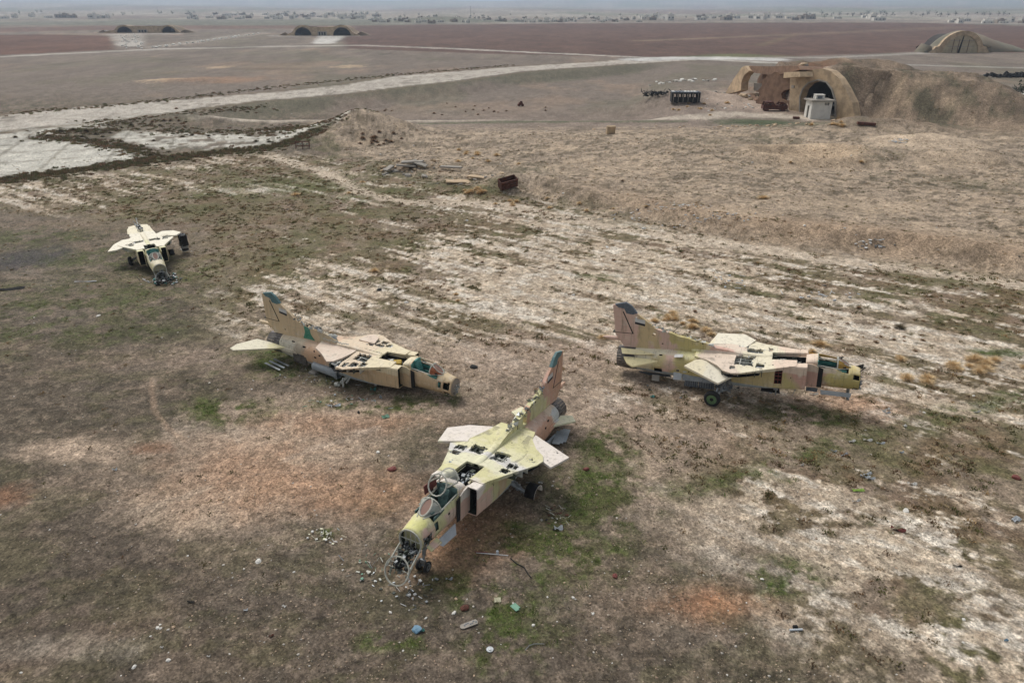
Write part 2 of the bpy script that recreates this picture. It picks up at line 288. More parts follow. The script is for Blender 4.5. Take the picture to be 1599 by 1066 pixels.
    far1 = ss(50, 110, r); far2 = ss(160, 330, r)
    k = (fine-.5)*.9*(1-far1)+(fbm(X/1.6, Y/2.2, 4, 261)-.5)*.8*far1*(1-far2)+((fbm(X/9, Y/22, 4, 263)-.5)*.7+(fbm(X/3, Y/9, 3, 267)-.5)*.45)*far2
    c *= (1+k)[..., None]
    return np.clip(c, 0, 1), veg, gm, pl, reg

# ------------------------------------------------------------ materials
def new_mat(name):
    m = bpy.data.materials.new(name); m.use_nodes = True; t = m.node_tree; t.nodes.clear()
    o = t.nodes.new('ShaderNodeOutputMaterial'); b = t.nodes.new('ShaderNodeBsdfPrincipled'); t.links.new(b.outputs[0], o.inputs[0])
    return m, t, b
def nd(t, typ, **k):
    n = t.nodes.new(typ)
    for a, v in k.items():
        if hasattr(n, a): setattr(n, a, v)
    return n
def noise(t, vec, scale, detail=5, rough=.6, dist=0):
    n = t.nodes.new('ShaderNodeTexNoise'); n.inputs['Scale'].default_value = scale; n.inputs['Detail'].default_value = detail
    n.inputs['Roughness'].default_value = rough; n.inputs['Distortion'].default_value = dist; t.links.new(vec, n.inputs['Vector']); return n.outputs[0]
def math_(t, op, a, b=None, c=None, clamp=False):
    n = t.nodes.new('ShaderNodeMath'); n.operation = op; n.use_clamp = clamp
    for i, v in enumerate((a, b, c)):
        if v is None: continue
        if isinstance(v, (int, float)): n.inputs[i].default_value = v
        else: t.links.new(v, n.inputs[i])
    return n.outputs[0]
def mixc(t, f, a, b):
    n = t.nodes.new('ShaderNodeMix'); n.data_type = 'RGBA'
    for i, v in ((0, f), (6, a), (7, b)):
        if isinstance(v, (int, float)): n.inputs[i].default_value = v
        elif isinstance(v, tuple): n.inputs[i].default_value = v+(1,)
        else: t.links.new(v, n.inputs[i])
    return n.outputs[2]
def smooth(t, x, a, b):
    n = t.nodes.new('ShaderNodeMapRange'); n.interpolation_type = 'SMOOTHSTEP'; t.links.new(x, n.inputs[0])
    n.inputs[1].default_value = a; n.inputs[2].default_value = b; return n.outputs[0]
def bump(t, b, h, s=.3, d=.02):
    n = t.nodes.new('ShaderNodeBump'); n.inputs['Strength'].default_value = s; n.inputs['Distance'].default_value = d
    t.links.new(h, n.inputs['Height']); t.links.new(n.outputs[0], b.inputs['Normal'])
def plain(name, col, rough=.8, var=.35, scale=3.0, metal=0, col2=None, bs=.3):
    """weathered plain surface: base colour broken by noise and grime"""
    m, t, b = new_mat(name); tc = nd(t, 'ShaderNodeTexCoord').outputs['Object']
    n = noise(t, tc, scale, 6, .65); c2 = col2 or tuple(x*(1-var) for x in col)
    f = smooth(t, n, .35, .68); c = mixc(t, f, col, c2)
    n2 = noise(t, tc, scale*7, 3, .7); c = mixc(t, math_(t, 'MULTIPLY', smooth(t, n2, .58, .75), .5), c, tuple(x*.55 for x in col))
    t.links.new(c, b.inputs['Base Color']); b.inputs['Roughness'].default_value = rough; b.inputs['Metallic'].default_value = metal
    bump(t, b, n2, bs, .02); return m
M = {}
M['primer'] = plain('primer', srgb(70, 78, 66), .7, .5, 5, 0, srgb(38, 40, 36))
M['dark'] = plain('near_black', srgb(34, 33, 31), .9, .4, 4)  # near-black for backings behind openings, windows, scrap and charred metal
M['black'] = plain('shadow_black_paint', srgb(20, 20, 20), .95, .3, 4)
M['metal'] = plain('bare_metal', srgb(150, 154, 156), .42, .35, 6, .65)
M['skin'] = plain('torn_skin', srgb(196, 196, 186), .5, .35, 9, .2)
M['grey'] = plain('belly_grey', srgb(152, 158, 160), .6, .25, 3)
M['ltgrey'] = plain('door_grey', srgb(184, 189, 192), .55, .2, 3)
M['burnt'] = plain('heat_stained_steel', srgb(112, 108, 103), .5, .5, 5, .4, srgb(78, 72, 68))
M['teal'] = plain('teal_primer', srgb(84, 146, 136), .7, .4, 5)
M['green'] = plain('green_primer', srgb(48, 120, 92), .7, .4, 5, 0, srgb(100, 150, 128))
M['tealdark'] = plain('dark_teal_composite', srgb(78, 110, 112), .7, .3, 12, 0, srgb(100, 128, 126))
M['slate'] = plain('slate_composite', srgb(104, 112, 120), .7, .35, 14, 0, srgb(74, 80, 86))
M['cockpit'] = plain('cockpit_grey_green', srgb(96, 122, 116), .8, .45, 6, 0, srgb(60, 78, 76))
M['yellow'] = plain('yellow_tank', srgb(190, 156, 40), .6, .3, 6)
M['amber'] = plain('amber_inner', srgb(172, 134, 56), .5, .25, 5)
M['orange'] = plain('orange_brown_lining', srgb(158, 92, 58), .7, .3, 8)
M['redprime'] = plain('red_oxide_structure', srgb(120, 62, 54), .8, .45, 6)
M['rust'] = plain('rust', srgb(98, 56, 40), .9, .5, 5, 0, srgb(60, 38, 30))
M['rubber'] = plain('rubber', srgb(42, 42, 42), .9, .3, 8)
M['wheelgreen'] = plain('wheel_hub_green', srgb(92, 122, 82), .6, .35, 9)
M['white'] = plain('dirty_white', srgb(208, 206, 200), .7, .2, 4)
M['flagdark'] = plain('flag_black', srgb(44, 42, 48), .7, .3, 8)
M['frame'] = plain('pale_frame', srgb(184, 182, 168), .6, .25, 8)
M['concrete'] = plain('weathered_concrete', srgb(190, 165, 132), .9, .22, .7, 0, srgb(150, 130, 104))
M['concgrey'] = plain('grey_concrete', srgb(150, 143, 132), .9, .25, 1.2)
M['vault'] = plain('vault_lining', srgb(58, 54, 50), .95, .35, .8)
M['whitewash'] = plain('whitewashed_wall', srgb(206, 202, 192), .85, .14, 1.2)
M['earth'] = plain('packed_earth', srgb(128, 108, 88), .95, .3, .3, 0, srgb(98, 90, 70))
M['earthfar'] = plain('packed_earth_far', srgb(142, 122, 100), .95, .2, .05, 0, srgb(120, 106, 86))
M['earthgreen'] = plain('grown_earth', srgb(104, 102, 86), .95, .25, .1, 0, srgb(124, 112, 94))
M['earthbrown'] = plain('raw_brown_earth', srgb(132, 104, 82), .95, .45, .9, 0, srgb(104, 80, 62), 1.0)
M['shutter'] = plain('shelter_door', srgb(176, 160, 130), .8, .25, .6)
M['stonew'] = plain('white_limestone', srgb(206, 202, 192), .85, .15, 5)
M['stonet'] = plain('tan_stone', srgb(186, 160, 132), .85, .25, 5)
M['house'] = plain('pale_render', srgb(214, 208, 196), .9, .3, .08)
M['houseb'] = plain('block_wall', srgb(150, 138, 124), .9, .3, .08)
M['tree'] = plain('far_foliage', srgb(80, 84, 66), .95, .4, .8)
M['bark'] = plain('bark', srgb(80, 66, 52), .95, .3, 2)
M['litgreen'] = plain('green_sheet', srgb(104, 150, 124), .6, .25, 8)
M['limesheet'] = plain('lime_sheet', srgb(152, 184, 78), .6, .2, 8)
M['cream'] = plain('cream_panel', srgb(206, 202, 172), .6, .15, 8)
M['blue'] = plain('faded_blue', srgb(96, 130, 150), .6, .2, 8)
def glass(name, col, rough=.25, a=.45):
    m, t, b = new_mat(name); b.inputs['Base Color'].default_value = col+(1,); b.inputs['Roughness'].default_value = rough
    b.inputs['Alpha'].default_value = a; b.inputs['IOR'].default_value = 1.3; return m
M['glass'] = glass('clouded_glass', srgb(190, 190, 178))
M['paneglass'] = glass('hazed_pane', srgb(150, 118, 104), .35, .8)

def ground_mat():
    m, t, b = new_mat('ground_soil'); a = nd(t, 'ShaderNodeAttribute', attribute_name='soil'); tc = nd(t, 'ShaderNodeTexCoord').outputs['Object']
    cam_far = nd(t, 'ShaderNodeSeparateXYZ'); t.links.new(tc, cam_far.inputs[0])
    n1 = noise(t, tc, 3.2, 8, .8); n2 = noise(t, tc, 11, 5, .8); n3 = noise(t, tc, 1.1, 8, .8)
    k = math_(t, 'ADD', math_(t, 'MULTIPLY', math_(t, 'SUBTRACT', n1, .5), 2.0), 1.0)
    k = math_(t, 'MULTIPLY', k, math_(t, 'ADD', math_(t, 'MULTIPLY', math_(t, 'SUBTRACT', n2, .5), 2.2), 1.0))
    k = math_(t, 'MULTIPLY', k, math_(t, 'ADD', math_(t, 'MULTIPLY', math_(t, 'SUBTRACT', n3, .5), 1.0), 1.0))
    for sc_, am in ((16.0, .65), (6.5, .38), (2.4, .16)):
        vv = nd(t, 'ShaderNodeTexVoronoi'); vv.inputs['Scale'].default_value = sc_; t.links.new(tc, vv.inputs['Vector']); s2 = nd(t, 'ShaderNodeSeparateColor'); t.links.new(vv.outputs['Color'], s2.inputs[0])
        k = math_(t, 'MULTIPLY', k, math_(t, 'ADD', math_(t, 'MULTIPLY', math_(t, 'SUBTRACT', s2.outputs[1], .5), am), 1.0))
    k = math_(t, 'MAXIMUM', k, .25)
    vm = nd(t, 'ShaderNodeVectorMath', operation='SCALE'); t.links.new(a.outputs['Color'], vm.inputs[0]); t.links.new(k, vm.inputs['Scale'])
    # pale grit and dark crumbs
    vo = nd(t, 'ShaderNodeTexVoronoi'); vo.inputs['Scale'].default_value = 5.0; t.links.new(tc, vo.inputs['Vector'])
    sep = nd(t, 'ShaderNodeSeparateColor'); t.links.new(vo.outputs['Color'], sep.inputs[0])
    g = math_(t, 'MULTIPLY', math_(t, 'LESS_THAN', vo.outputs['Distance'], .17), math_(t, 'GREATER_THAN', sep.outputs[0], .80))
    c = mixc(t, math_(t, 'MULTIPLY', g, .5), vm.outputs[0], srgb(168, 150, 130))
    g2 = math_(t, 'MULTIPLY', math_(t, 'LESS_THAN', vo.outputs['Distance'], .25), math_(t, 'LESS_THAN', sep.outputs[0], .13))
    c = mixc(t, math_(t, 'MULTIPLY', g2, .6), c, srgb(52, 46, 38))
    t.links.new(c, b.inputs['Base Color']); b.inputs['Roughness'].default_value = 1.0; b.inputs['Specular IOR Level'].default_value = .15
    bump(t, b, math_(t, 'ADD', n1, math_(t, 'MULTIPLY', n2, .4)), .8, .06)
    return m
M['ground'] = ground_mat()
def attr_mat(name, rough=.9):
    m, t, b = new_mat(name); a = nd(t, 'ShaderNodeAttribute', attribute_name='tint'); t.links.new(a.outputs['Color'], b.inputs['Base Color'])
    b.inputs['Roughness'].default_value = rough; b.inputs['Specular IOR Level'].default_value = .2; return m
M['tuft'] = attr_mat('scrub_blades'); M['pebble'] = attr_mat('pebble_stone', .85)

def paint(name, top, side, belly=srgb(160, 164, 162), zs=.5, zb=-.28, L=12.6, seed=0.0, chips=.5, lines=True, wob=1.0):
    """sun-bleached camouflage: bands along the airframe, other bands on the flanks, grey belly"""
    m, t, b = new_mat(name); tc = nd(t, 'ShaderNodeTexCoord').outputs['Object']
    off = nd(t, 'ShaderNodeVectorMath', operation='ADD'); t.links.new(tc, off.inputs[0]); off.inputs[1].default_value = (seed, seed*2, 0); v = off.outputs[0]
    sx = nd(t, 'ShaderNodeSeparateXYZ'); t.links.new(tc, sx.inputs[0])
    nlow = noise(t, v, .75, 3, .5, .6)
    xx = math_(t, 'ADD', sx.outputs[0], math_(t, 'MULTIPLY', math_(t, 'SUBTRACT', nlow, .5), 2.4*wob))
    f = math_(t, 'DIVIDE', math_(t, 'ADD', xx, 1.2), L+1.2, clamp=True)
    def ramp(stops):
        r = nd(t, 'ShaderNodeValToRGB'); r.color_ramp.interpolation = 'LINEAR'; e = r.color_ramp.elements
        pts = []
        for i, (x, c) in enumerate(stops):
            p = (x+1.2)/(L+1.2)
            if i: pts.append((p-.008, stops[i-1][1]))
            pts.append((p+.008 if i else 0, c))
        e[0].position, e[0].color = pts[0][0], pts[0][1]+(1,); e[1].position, e[1].color = 1.0, pts[-1][1]+(1,)
        for p, c in pts[1:]:
            q = e.new(min(max(p, 0.001), .999)); q.color = c+(1,)
        t.links.new(f, r.inputs[0]); return r.outputs[0]
    mid = noise(t, v, 2.2, 5, .6)
    zz = math_(t, 'ADD', sx.outputs[2], math_(t, 'MULTIPLY', math_(t, 'SUBTRACT', mid, .5), .35))
    c = mixc(t, smooth(t, zz, zs-.04, zs+.04), ramp(side), ramp(top))
    if belly: c = mixc(t, smooth(t, sx.outputs[2], zb-.05, zb-.02), belly, c)
    # bleaching, grime streaks
    c = mixc(t, math_(t, 'MULTIPLY', smooth(t, mid, .5, .72), .45), c, srgb(214, 204, 184))
    st = nd(t, 'ShaderNodeMapping'); st.inputs['Scale'].default_value = (3.5, 3.5, .5); t.links.new(v, st.inputs[0])
    g = noise(t, st.outputs[0], 1.6, 6, .7); c = mixc(t, math_(t, 'MULTIPLY', smooth(t, g, .50, .72), .5), c, srgb(118, 104, 84)); g3 = noise(t, v, 4.5, 6, .75, .4); c = mixc(t, math_(t, 'MULTIPLY', smooth(t, g3, .56, .70), .4), c, srgb(148, 140, 124))
    fine = noise(t, v, 11, 5, .75)
    c = mixc(t, math_(t, 'MULTIPLY', smooth(t, fine, .62, .70), chips), c, srgb(92, 88, 74))
    if lines:
        for ax, p, w in ((0, .83, .018), (0, 1.31, .012), (2, .47, .025)):
            fr = math_(t, 'FRACT', math_(t, 'DIVIDE', math_(t, 'ADD', sx.outputs[ax], 50.0), p)); c = mixc(t, math_(t, 'MULTIPLY', math_(t, 'LESS_THAN', fr, w), math_(t, 'MULTIPLY', smooth(t, mid, .42, .58), .45)), c, srgb(70, 64, 54))
    vo = nd(t, 'ShaderNodeTexVoronoi'); vo.inputs['Scale'].default_value = 2.6; t.links.new(v, vo.inputs['Vector']); sp = nd(t, 'ShaderNodeSeparateColor'); t.links.new(vo.outputs['Color'], sp.inputs[0])
    hole = math_(t, 'MULTIPLY', math_(t, 'LESS_THAN', math_(t, 'ADD', vo.outputs['Distance'], math_(t, 'MULTIPLY', fine, .12)), .17), math_(t, 'GREATER_THAN', sp.outputs[0], .80))
    c = mixc(t, math_(t, 'MULTIPLY', hole, .85), c, srgb(44, 42, 38))
    t.links.new(c, b.inputs['Base Color']); b.inputs['Roughness'].default_value = .62; b.inputs['Specular IOR Level'].default_value = .35
    bump(t, b, math_(t, 'ADD', math_(t, 'MULTIPLY', mid, 1.5), math_(t, 'MULTIPLY', fine, .35)), .5, .03)
    return m

# ------------------------------------------------------------ object helpers
def link(o, parent=None, label=None, cat=None, group=None, kind=None):
    COL.objects.link(o)
    if parent: o.parent = parent
    for k, v in (('label', label), ('category', cat), ('group', group), ('kind', kind)):
        if v: o[k] = v
    return o
def from_bm(name, bm, mats, parent=None, smooth_=False, **k):
    me = bpy.data.meshes.new(name); bm.to_mesh(me); bm.free()
    for m in (mats if isinstance(mats, (list, tuple)) else [mats]): me.materials.append(m if not isinstance(m, str) else M[m])
    if smooth_: me.polygons.foreach_set('use_smooth', [True]*len(me.polygons))
    o = bpy.data.objects.new(name, me); return link(o, parent, **k)
def np_mesh(name, V, Fc, mat, nper, tint=None, parent=None, smooth_=False, **k):
    me = bpy.data.meshes.new(name); V = np.asarray(V, np.float32); Fc = np.asarray(Fc, np.int32)
    me.vertices.add(len(V)); me.vertices.foreach_set('co', V.ravel())
    me.loops.add(Fc.size); me.loops.foreach_set('vertex_index', Fc.ravel()); me.polygons.add(len(Fc))
    me.polygons.foreach_set('loop_start', np.arange(0, Fc.size, nper, dtype=np.int32)); me.polygons.foreach_set('loop_total', np.full(len(Fc), nper, np.int32))
    if smooth_: me.polygons.foreach_set('use_smooth', np.ones(len(Fc), bool))
    if tint is not None:
        nm, T = tint; a = me.attributes.new(nm, 'FLOAT_COLOR', 'POINT'); T4 = np.ones((len(V), 4), np.float32); T4[:, :3] = T; a.data.foreach_set('color', T4.ravel())
    me.update(calc_edges=True); me.materials.append(M[mat]); o = bpy.data.objects.new(name, me); return link(o, parent, **k)
def box(bm, c, s, rot=None, mi=0, taper=None):
    g = bmesh.ops.create_cube(bm, size=1.0); 
    for v in g['verts']:
        k = 1.0 if not taper or v.co.z < 0 else taper
        v.co = Vector((v.co.x*s[0]*k, v.co.y*s[1]*k, v.co.z*s[2]))
        if rot is not None: v.co = rot @ v.co
        v.co += Vector(c)
    for f in {f for v in g['verts'] for f in v.link_faces}: f.material_index = mi
def tube(bm, a, b, r, r2=None, n=8, mi=0, caps=True):
    a, b = Vector(a), Vector(b); d = b-a
    if d.length < 1e-6: return
    g = bmesh.ops.create_cone(bm, cap_ends=caps, segments=n, radius1=r, radius2=r if r2 is None else r2, depth=d.length)
    q = d.to_track_quat('Z', 'Y').to_matrix()
    for v in g['verts']: v.co = q @ v.co + (a+b)/2
    for f in {f for v in g['verts'] for f in v.link_faces}: f.material_index = mi
def prism(bm, outer, fa, fb, holes=(), mi=0):
    """plate between fa(p) and fb(p), p in a plane, with holes right through"""
    loops = [list(outer)]+[list(h) for h in holes]
    flat = [p for l in loops for p in l]
    E_ = []; o = 0
    for l in loops: E_ += [(o+i, o+(i+1) % len(l)) for i in range(len(l))]; o += len(l)
    vs2, _, fs2, *_r = delaunay_2d_cdt([Vector(p) for p in flat], E_, [], 0, 1e-5)
    def ins(x, y, l):
        r = False
        for i in range(len(l)):
            (ax, ay), (bx, by) = l[i], l[(i+1) % len(l)]
            if (ay > y) != (by > y) and x < (bx-ax)*(y-ay)/(by-ay)+ax: r = not r
        return r
    TA = [bm.verts.new(fa(tuple(p))) for p in vs2]; TB = [bm.verts.new(fb(tuple(p))) for p in vs2]
    for t in fs2:
        cx = sum(vs2[i][0] for i in t)/len(t); cy = sum(vs2[i][1] for i in t)/len(t)
        if not ins(cx, cy, loops[0]) or any(ins(cx, cy, h) for h in loops[1:]): continue
        bm.faces.new([TA[i] for i in t]).material_index = mi; bm.faces.new([TB[i] for i in reversed(t)]).material_index = mi
    for v in TA+TB:
        if not v.link_faces: bm.verts.remove(v)
    A = [bm.verts.new(fa(p)) for p in flat]; B = [bm.verts.new(fb(p)) for p in flat]
    o = 0
    for l in loops:
        n = len(l)
        for i in range(n):
            j = (i+1) % n
            try: bm.faces.new((A[o+i], A[o+j], B[o+j], B[o+i])).material_index = mi
            except ValueError: pass
        o += n
def loft(bm, stations, xs, nseg=32, remove=None, closed=True, mi=0, jit=0):
    """shell through superelliptic sections; stations = (x, yc, hw, ztop, zbot, power)"""
    S = np.array(stations, float); rings = []
    for x in xs:
        v = [np.interp(x, S[:, 0], S[:, k]) for k in range(1, 6)]
        ring = []
        for j in range(nseg):
            th = 2*math.pi*(j+.5)/nseg; c, s = math.cos(th), math.sin(th); e = 2/v[4]
            y = v[0]+v[1]*math.copysign(abs(c)**e, c); zc = (v[2]+v[3])/2; hz = (v[2]-v[3])/2
            z = zc+hz*math.copysign(abs(s)**e, s)
            ring.append(bm.verts.new((x, y+rnd.uniform(-jit, jit), z+rnd.uniform(-jit, jit))))
        rings.append(ring)
    for a, b in zip(rings[:-1], rings[1:]):
        for j in range(nseg):
            k = (j+1) % nseg
            if not closed and k == 0: continue
            q = (a[k], b[k], b[j], a[j]); c = sum((v.co for v in q), Vector())/4
            if remove and remove(c.x, c.y, c.z): continue
            bm.faces.new(q).material_index = mi
    for v in [v for v in bm.verts if not v.link_faces]: bm.verts.remove(v)
    return rings
def solid(o, t=.02, mi=0):
    s = o.modifiers.new('thick', 'SOLIDIFY'); s.thickness = t; s.offset = -1 if t > 0 else 1; s.material_offset = mi; s.thickness = abs(t)
    return o
def empty(name, M4, label, cat, group=None):
    o = bpy.data.objects.new(name, None); o.matrix_world = M4; o.empty_display_size = .3; return link(o, None, label, cat, group)
def copy_tree(o, parent=None):
    c = o.copy(); COL.objects.link(c); c.parent = parent
    for ch in list(o.children): copy_tree(ch, c)
    return c

# ------------------------------------------------------------ the ground: one sheet, finer towards the eye
def build_ground():
    dep = np.radians(np.concatenate([np.linspace(.10, 5, 130)[:-1], np.linspace(5, 55, 700), np.linspace(58, 84, 14)]))
    rr = CAM_H/np.tan(dep); rr = np.concatenate([[30000., 20000., 14000.], rr[rr < 12000]])
    az = np.radians(np.concatenate([np.linspace(-180, -48, 40)[:-1], np.linspace(-46, -40, 20)[:-1], np.linspace(-40, 40, 880), np.linspace(40, 46, 20)[1:], np.linspace(48, 180, 40)[1:]]))
    R, A = np.meshgrid(rr, az, indexing='ij'); X = R*np.sin(A); Y = R*np.cos(A); Z = terrain(X, Y)
    soil, veg, gm, pl, reg = ground_colour(X, Y, Z)
    nr, na = R.shape; I = np.arange(nr*na).reshape(nr, na)
    F = np.stack([I[:-1, :-1], I[1:, :-1], I[1:, 1:], I[:-1, 1:]], -1).reshape(-1, 4)[:, ::-1]
    V = np.stack([X, Y, Z], -1).reshape(-1, 3); T = soil.reshape(-1, 3)
    me = np_mesh('ground', V, F, 'ground', 4, ('soil', T), smooth_=True, kind='structure')
    # centre cap below the camera
    return me, (X, Y, Z, veg, gm, pl, reg, soil)
GROUND, GR = build_ground()
_dep = np.degrees(np.arctan2(CAM_H, np.hypot(GR[0][:, 0], GR[1][:, 0]))); _az = np.degrees(np.arctan2(GR[0][5], GR[1][5])); _SOIL = GR[7]
def _gi(x, y):
    x = np.atleast_1d(np.asarray(x, float)); y = np.atleast_1d(np.asarray(y, float))
    fi = np.interp(np.degrees(np.arctan2(CAM_H, np.hypot(x, y))), _dep, np.arange(len(_dep))); fj = np.interp(np.degrees(np.arctan2(x, y)), _az, np.arange(len(_az)))
    return fi, fj
def look(arr, x, y):
    fi, fj = _gi(x, y); i = np.clip(fi.astype(int), 0, arr.shape[0]-2); j = np.clip(fj.astype(int), 0, arr.shape[1]-2); u, v = fi-i, fj-j
    return (arr[i, j]*(1-u)+arr[i+1, j]*u)*(1-v)+(arr[i, j+1]*(1-u)+arr[i+1, j+1]*u)*v
def terrain(x, y): return look(GR[2], x, y)
def tz(x, y): return float(look(GR[2], x, y)[0])

# ------------------------------------------------------------ scatter: tufts, grass, pebbles
def scatter(tv, tf, P, S, RZ, TINT, name, mat, tilt=None, zs=None, **k):
    """one mesh out of many small copies of a template"""
    tv = np.asarray(tv, float); tf = np.asarray(tf); n = len(P); c, s = np.cos(RZ)[:, None], np.sin(RZ)[:, None]
    x = tv[None, :, 0]*c-tv[None, :, 1]*s; y = tv[None, :, 0]*s+tv[None, :, 1]*c; z = np.repeat(tv[None, :, 2], n, 0)
    zz = S if zs is None else zs
    V = np.stack([x*S[:, None]+P[:, 0:1], y*S[:, None]+P[:, 1:2], z*zz[:, None]+P[:, 2:3]], -1).reshape(-1, 3)
    F = (tf[None]+(np.arange(n)*len(tv))[:, None, None]).reshape(-1, tf.shape[1])
    T = np.repeat(TINT, len(tv), 0)
    return np_mesh(name, V, F, mat, tf.shape[1], ('tint', T), **k)
def blades(n, seed, spread=.5, w=.10, h=1.0, lean=.6):
    r = random.Random(seed); V = []; F = []
    for i in range(n):
        a = r.uniform(0, 6.283); d = r.uniform(0, spread); x, y = d*math.cos(a), d*math.sin(a); b = r.uniform(0, 6.283); ww = w*r.uniform(.6, 1.3); hh = h*r.uniform(.5, 1)*(1-.5*d/spread)
        lx, ly = lean*r.uniform(.2, 1)*math.cos(a)*.7, lean*r.uniform(.2, 1)*math.sin(a)*.7
        V += [(x-ww*math.cos(b), y-ww*math.sin(b), -.05), (x+ww*math.cos(b), y+ww*math.sin(b), -.05), (x+lx, y+ly, hh)]; F.append((3*i, 3*i+1, 3*i+2))
    return V, F
ICO = None
def ico():
    bm = bmesh.new(); bmesh.ops.create_icosphere(bm, subdivisions=1, radius=1); r = random.Random(3)
    for v in bm.verts: v.co *= r.uniform(.75, 1.2); v.co.z *= .62
    V = [tuple(v.co) for v in bm.verts]; F = [[v.index for v in f.verts] for f in bm.faces]; bm.free(); return V, F
def samp(n, dmin, dmax, az=40):
    dep = np.radians(NR.uniform(dmin, dmax, n)); a = np.radians(NR.uniform(-az, az, n)); r = CAM_H/np.tan(dep)
    return r*np.sin(a), r*np.cos(a)
def sampr(n, r0, r1, az=40):
    r = np.sqrt(NR.uniform(r0*r0, r1*r1, n)); a = np.radians(NR.uniform(-az, az, n)); return r*np.sin(a), r*np.cos(a)
def pick(cols, n):
    C = np.array([srgb(*c, k=.85) for c in cols]); return C[NR.randint(0, len(C), n)]*NR.uniform(.75, 1.25, (n, 1))
def mask_at(x, y):
    return tuple(look(GR[k], x, y) for k in (3, 4, 5, 6))+(None,)
PADS = []   # ground kept clear (jets), filled below
def scrub():
    # scrub cushions in the crusted belt
    x, y = sampr(120000, 16, 112); x2, y2 = sampr(60000, 112, 200, 37); kk = (x2 > 30) & (y2 < 175); x, y = np.concatenate([x, x2[kk]]), np.concatenate([y, y2[kk]]); veg, gm, pl, reg, c = mask_at(x, y); r = np.hypot(x, y)
    clump = fbm(x/1.5, y/1.5, 3, 301)
    p = veg*ss(.38, .6, clump)*.62 + pl*(.05+.25*ss(.55, .66, clump))*(y < 128) + .035*(r > 20)*(1-reg)*(1-pl)*(y < 100) + .05*reg + ((x > 56) & (y > 112) & (y < 172) & (x-y > -112))*.35*ss(.45, .6, clump)
    k = NR.uniform(0, 1, len(x)) < p; x, y, veg = x[k], y[k], veg[k]; n = len(x)
    P = np.stack([x, y, terrain(x, y)], -1); S = (.06+.24*NR.uniform(0, 1, n)**1.8)*np.where(veg > .5, 1, .75)
    T = pick([(140, 124, 88), (118, 114, 72), (124, 120, 76), (156, 126, 94), (142, 116, 90), (176, 148, 106), (106, 106, 66)], n)
    v, f = blades(15, 4, .9, .22, .6, .25)
    scatter(v, f, P, S, NR.uniform(0, 6.3, n), T, 'scrub_cushions', 'tuft', label='low brown and olive scrub cushions dotting the crusted pale ground', cat='scrub', kind='stuff')
    # green grass
    x, y = sampr(90000, 14, 80); veg, gm, pl, reg, c = mask_at(x, y); k = NR.uniform(0, 1, len(x)) < gm*.9*ss(80, 40, np.hypot(x, y))
    x, y = x[k], y[k]; n = len(x); P = np.stack([x, y, terrain(x, y)], -1)
    v, f = blades(7, 8, 1.0, .12, 1.0, .9)
    scatter(v, f, P, NR.uniform(.05, .15, n), NR.uniform(0, 6.3, n), pick([(70, 88, 36), (92, 110, 46), (66, 86, 34), (104, 108, 58)], n), 'green_grass', 'tuft', label='short green winter grass around the wrecks', cat='grass', kind='stuff')
    # straw coloured stalks in the near right
    x, y = sampr(150000, 13, 44); veg, gm, pl, reg, c = mask_at(x, y)
    q = fbm(x/2.2, y/2.2, 4, 331); fb = fbm(x/.8, y/.45, 4, 127); k = NR.uniform(0, 1, len(x)) < (.10+.45*ss(.45, .62, fb)*(1-.5*reg)+ss(.52, .66, q)*ss(-6, 4, x)*.3*(1-.7*reg)+.2*gm)*ss(44, 30, np.hypot(x, y))
    x, y = x[k], y[k]; n = len(x); P = np.stack([x, y, terrain(x, y)], -1); v, f = blades(6, 18, 1.0, .07, .8, 1.6)
    scatter(v, f, P, NR.uniform(.03, .11, n), NR.uniform(0, 6.3, n), pick([(136, 120, 96), (120, 106, 86), (160, 142, 116), (104, 94, 76), (112, 108, 78)], n), 'dry_stalks', 'tuft', label='thin straw coloured dry stalks lying over the near dirt', cat='dry grass', kind='stuff')
    # belt of dark scrub between the aprons and along their edge
    L = [([(60, 214), (120, 219), (150, 222), (205, 233), (240, 246)], 2.0, 500), ([(0, 283), (120, 267), (240, 251), (330, 240), (430, 231), (500, 219)], 2.2, 1300), ([(80, 208), (120, 204), (170, 206)], 2.5, 260), ([(130, 200), (300, 176), (420, 163)], 2.0, 260),
         ([(150, 190), (330, 208), (420, 205), (560, 196)], 3.5, 420), ([(400, 206), (500, 210), (560, 205)], 5, 420), ([(0, 178), (150, 168), (300, 152), (430, 136), (620, 117), (800, 102)], 2.5, 700)]
    xs, ys, ss_ = [], [], []
    for pts, w, n in L:
        g = gp(pts); seglen = [math.dist(a, b) for a, b in zip(g[:-1], g[1:])]; tot = sum(seglen)
        for _ in range(n):
            t = rnd.uniform(0, tot); i = 0
            while i < len(seglen)-1 and t > seglen[i]: t -= seglen[i]; i += 1
            f = min(t/seglen[i], 1); xs.append(g[i][0]+(g[i+1][0]-g[i][0])*f+rnd.gauss(0, w*.6)); ys.append(g[i][1]+(g[i+1][1]-g[i][1])*f+rnd.gauss(0, w*.6)); ss_.append(rnd.uniform(.25, .75))
    x, y = np.array(xs), np.array(ys); n = len(x); P = np.stack([x, y, terrain(x, y)], -1); v, f = blades(24, 14, .9, .2, .6, .25)
    scatter(v, f, P, np.array(ss_)*.75, NR.uniform(0, 6.3, n), pick([(134, 120, 90), (146, 128, 98), (126, 122, 88), (156, 128, 102), (138, 134, 96)], n), 'dark_scrub_belt', 'tuft', label='dark scrub grown along the edges and joints of the concrete aprons', cat='scrub', kind='stuff')
    # pebbles and litter flecks
    iv, if_ = ico()
    x, y = samp(26000, 17, 54, 38); veg, gm, pl, reg, c = mask_at(x, y); q = fbm(x/3, y/3, 4, 351)
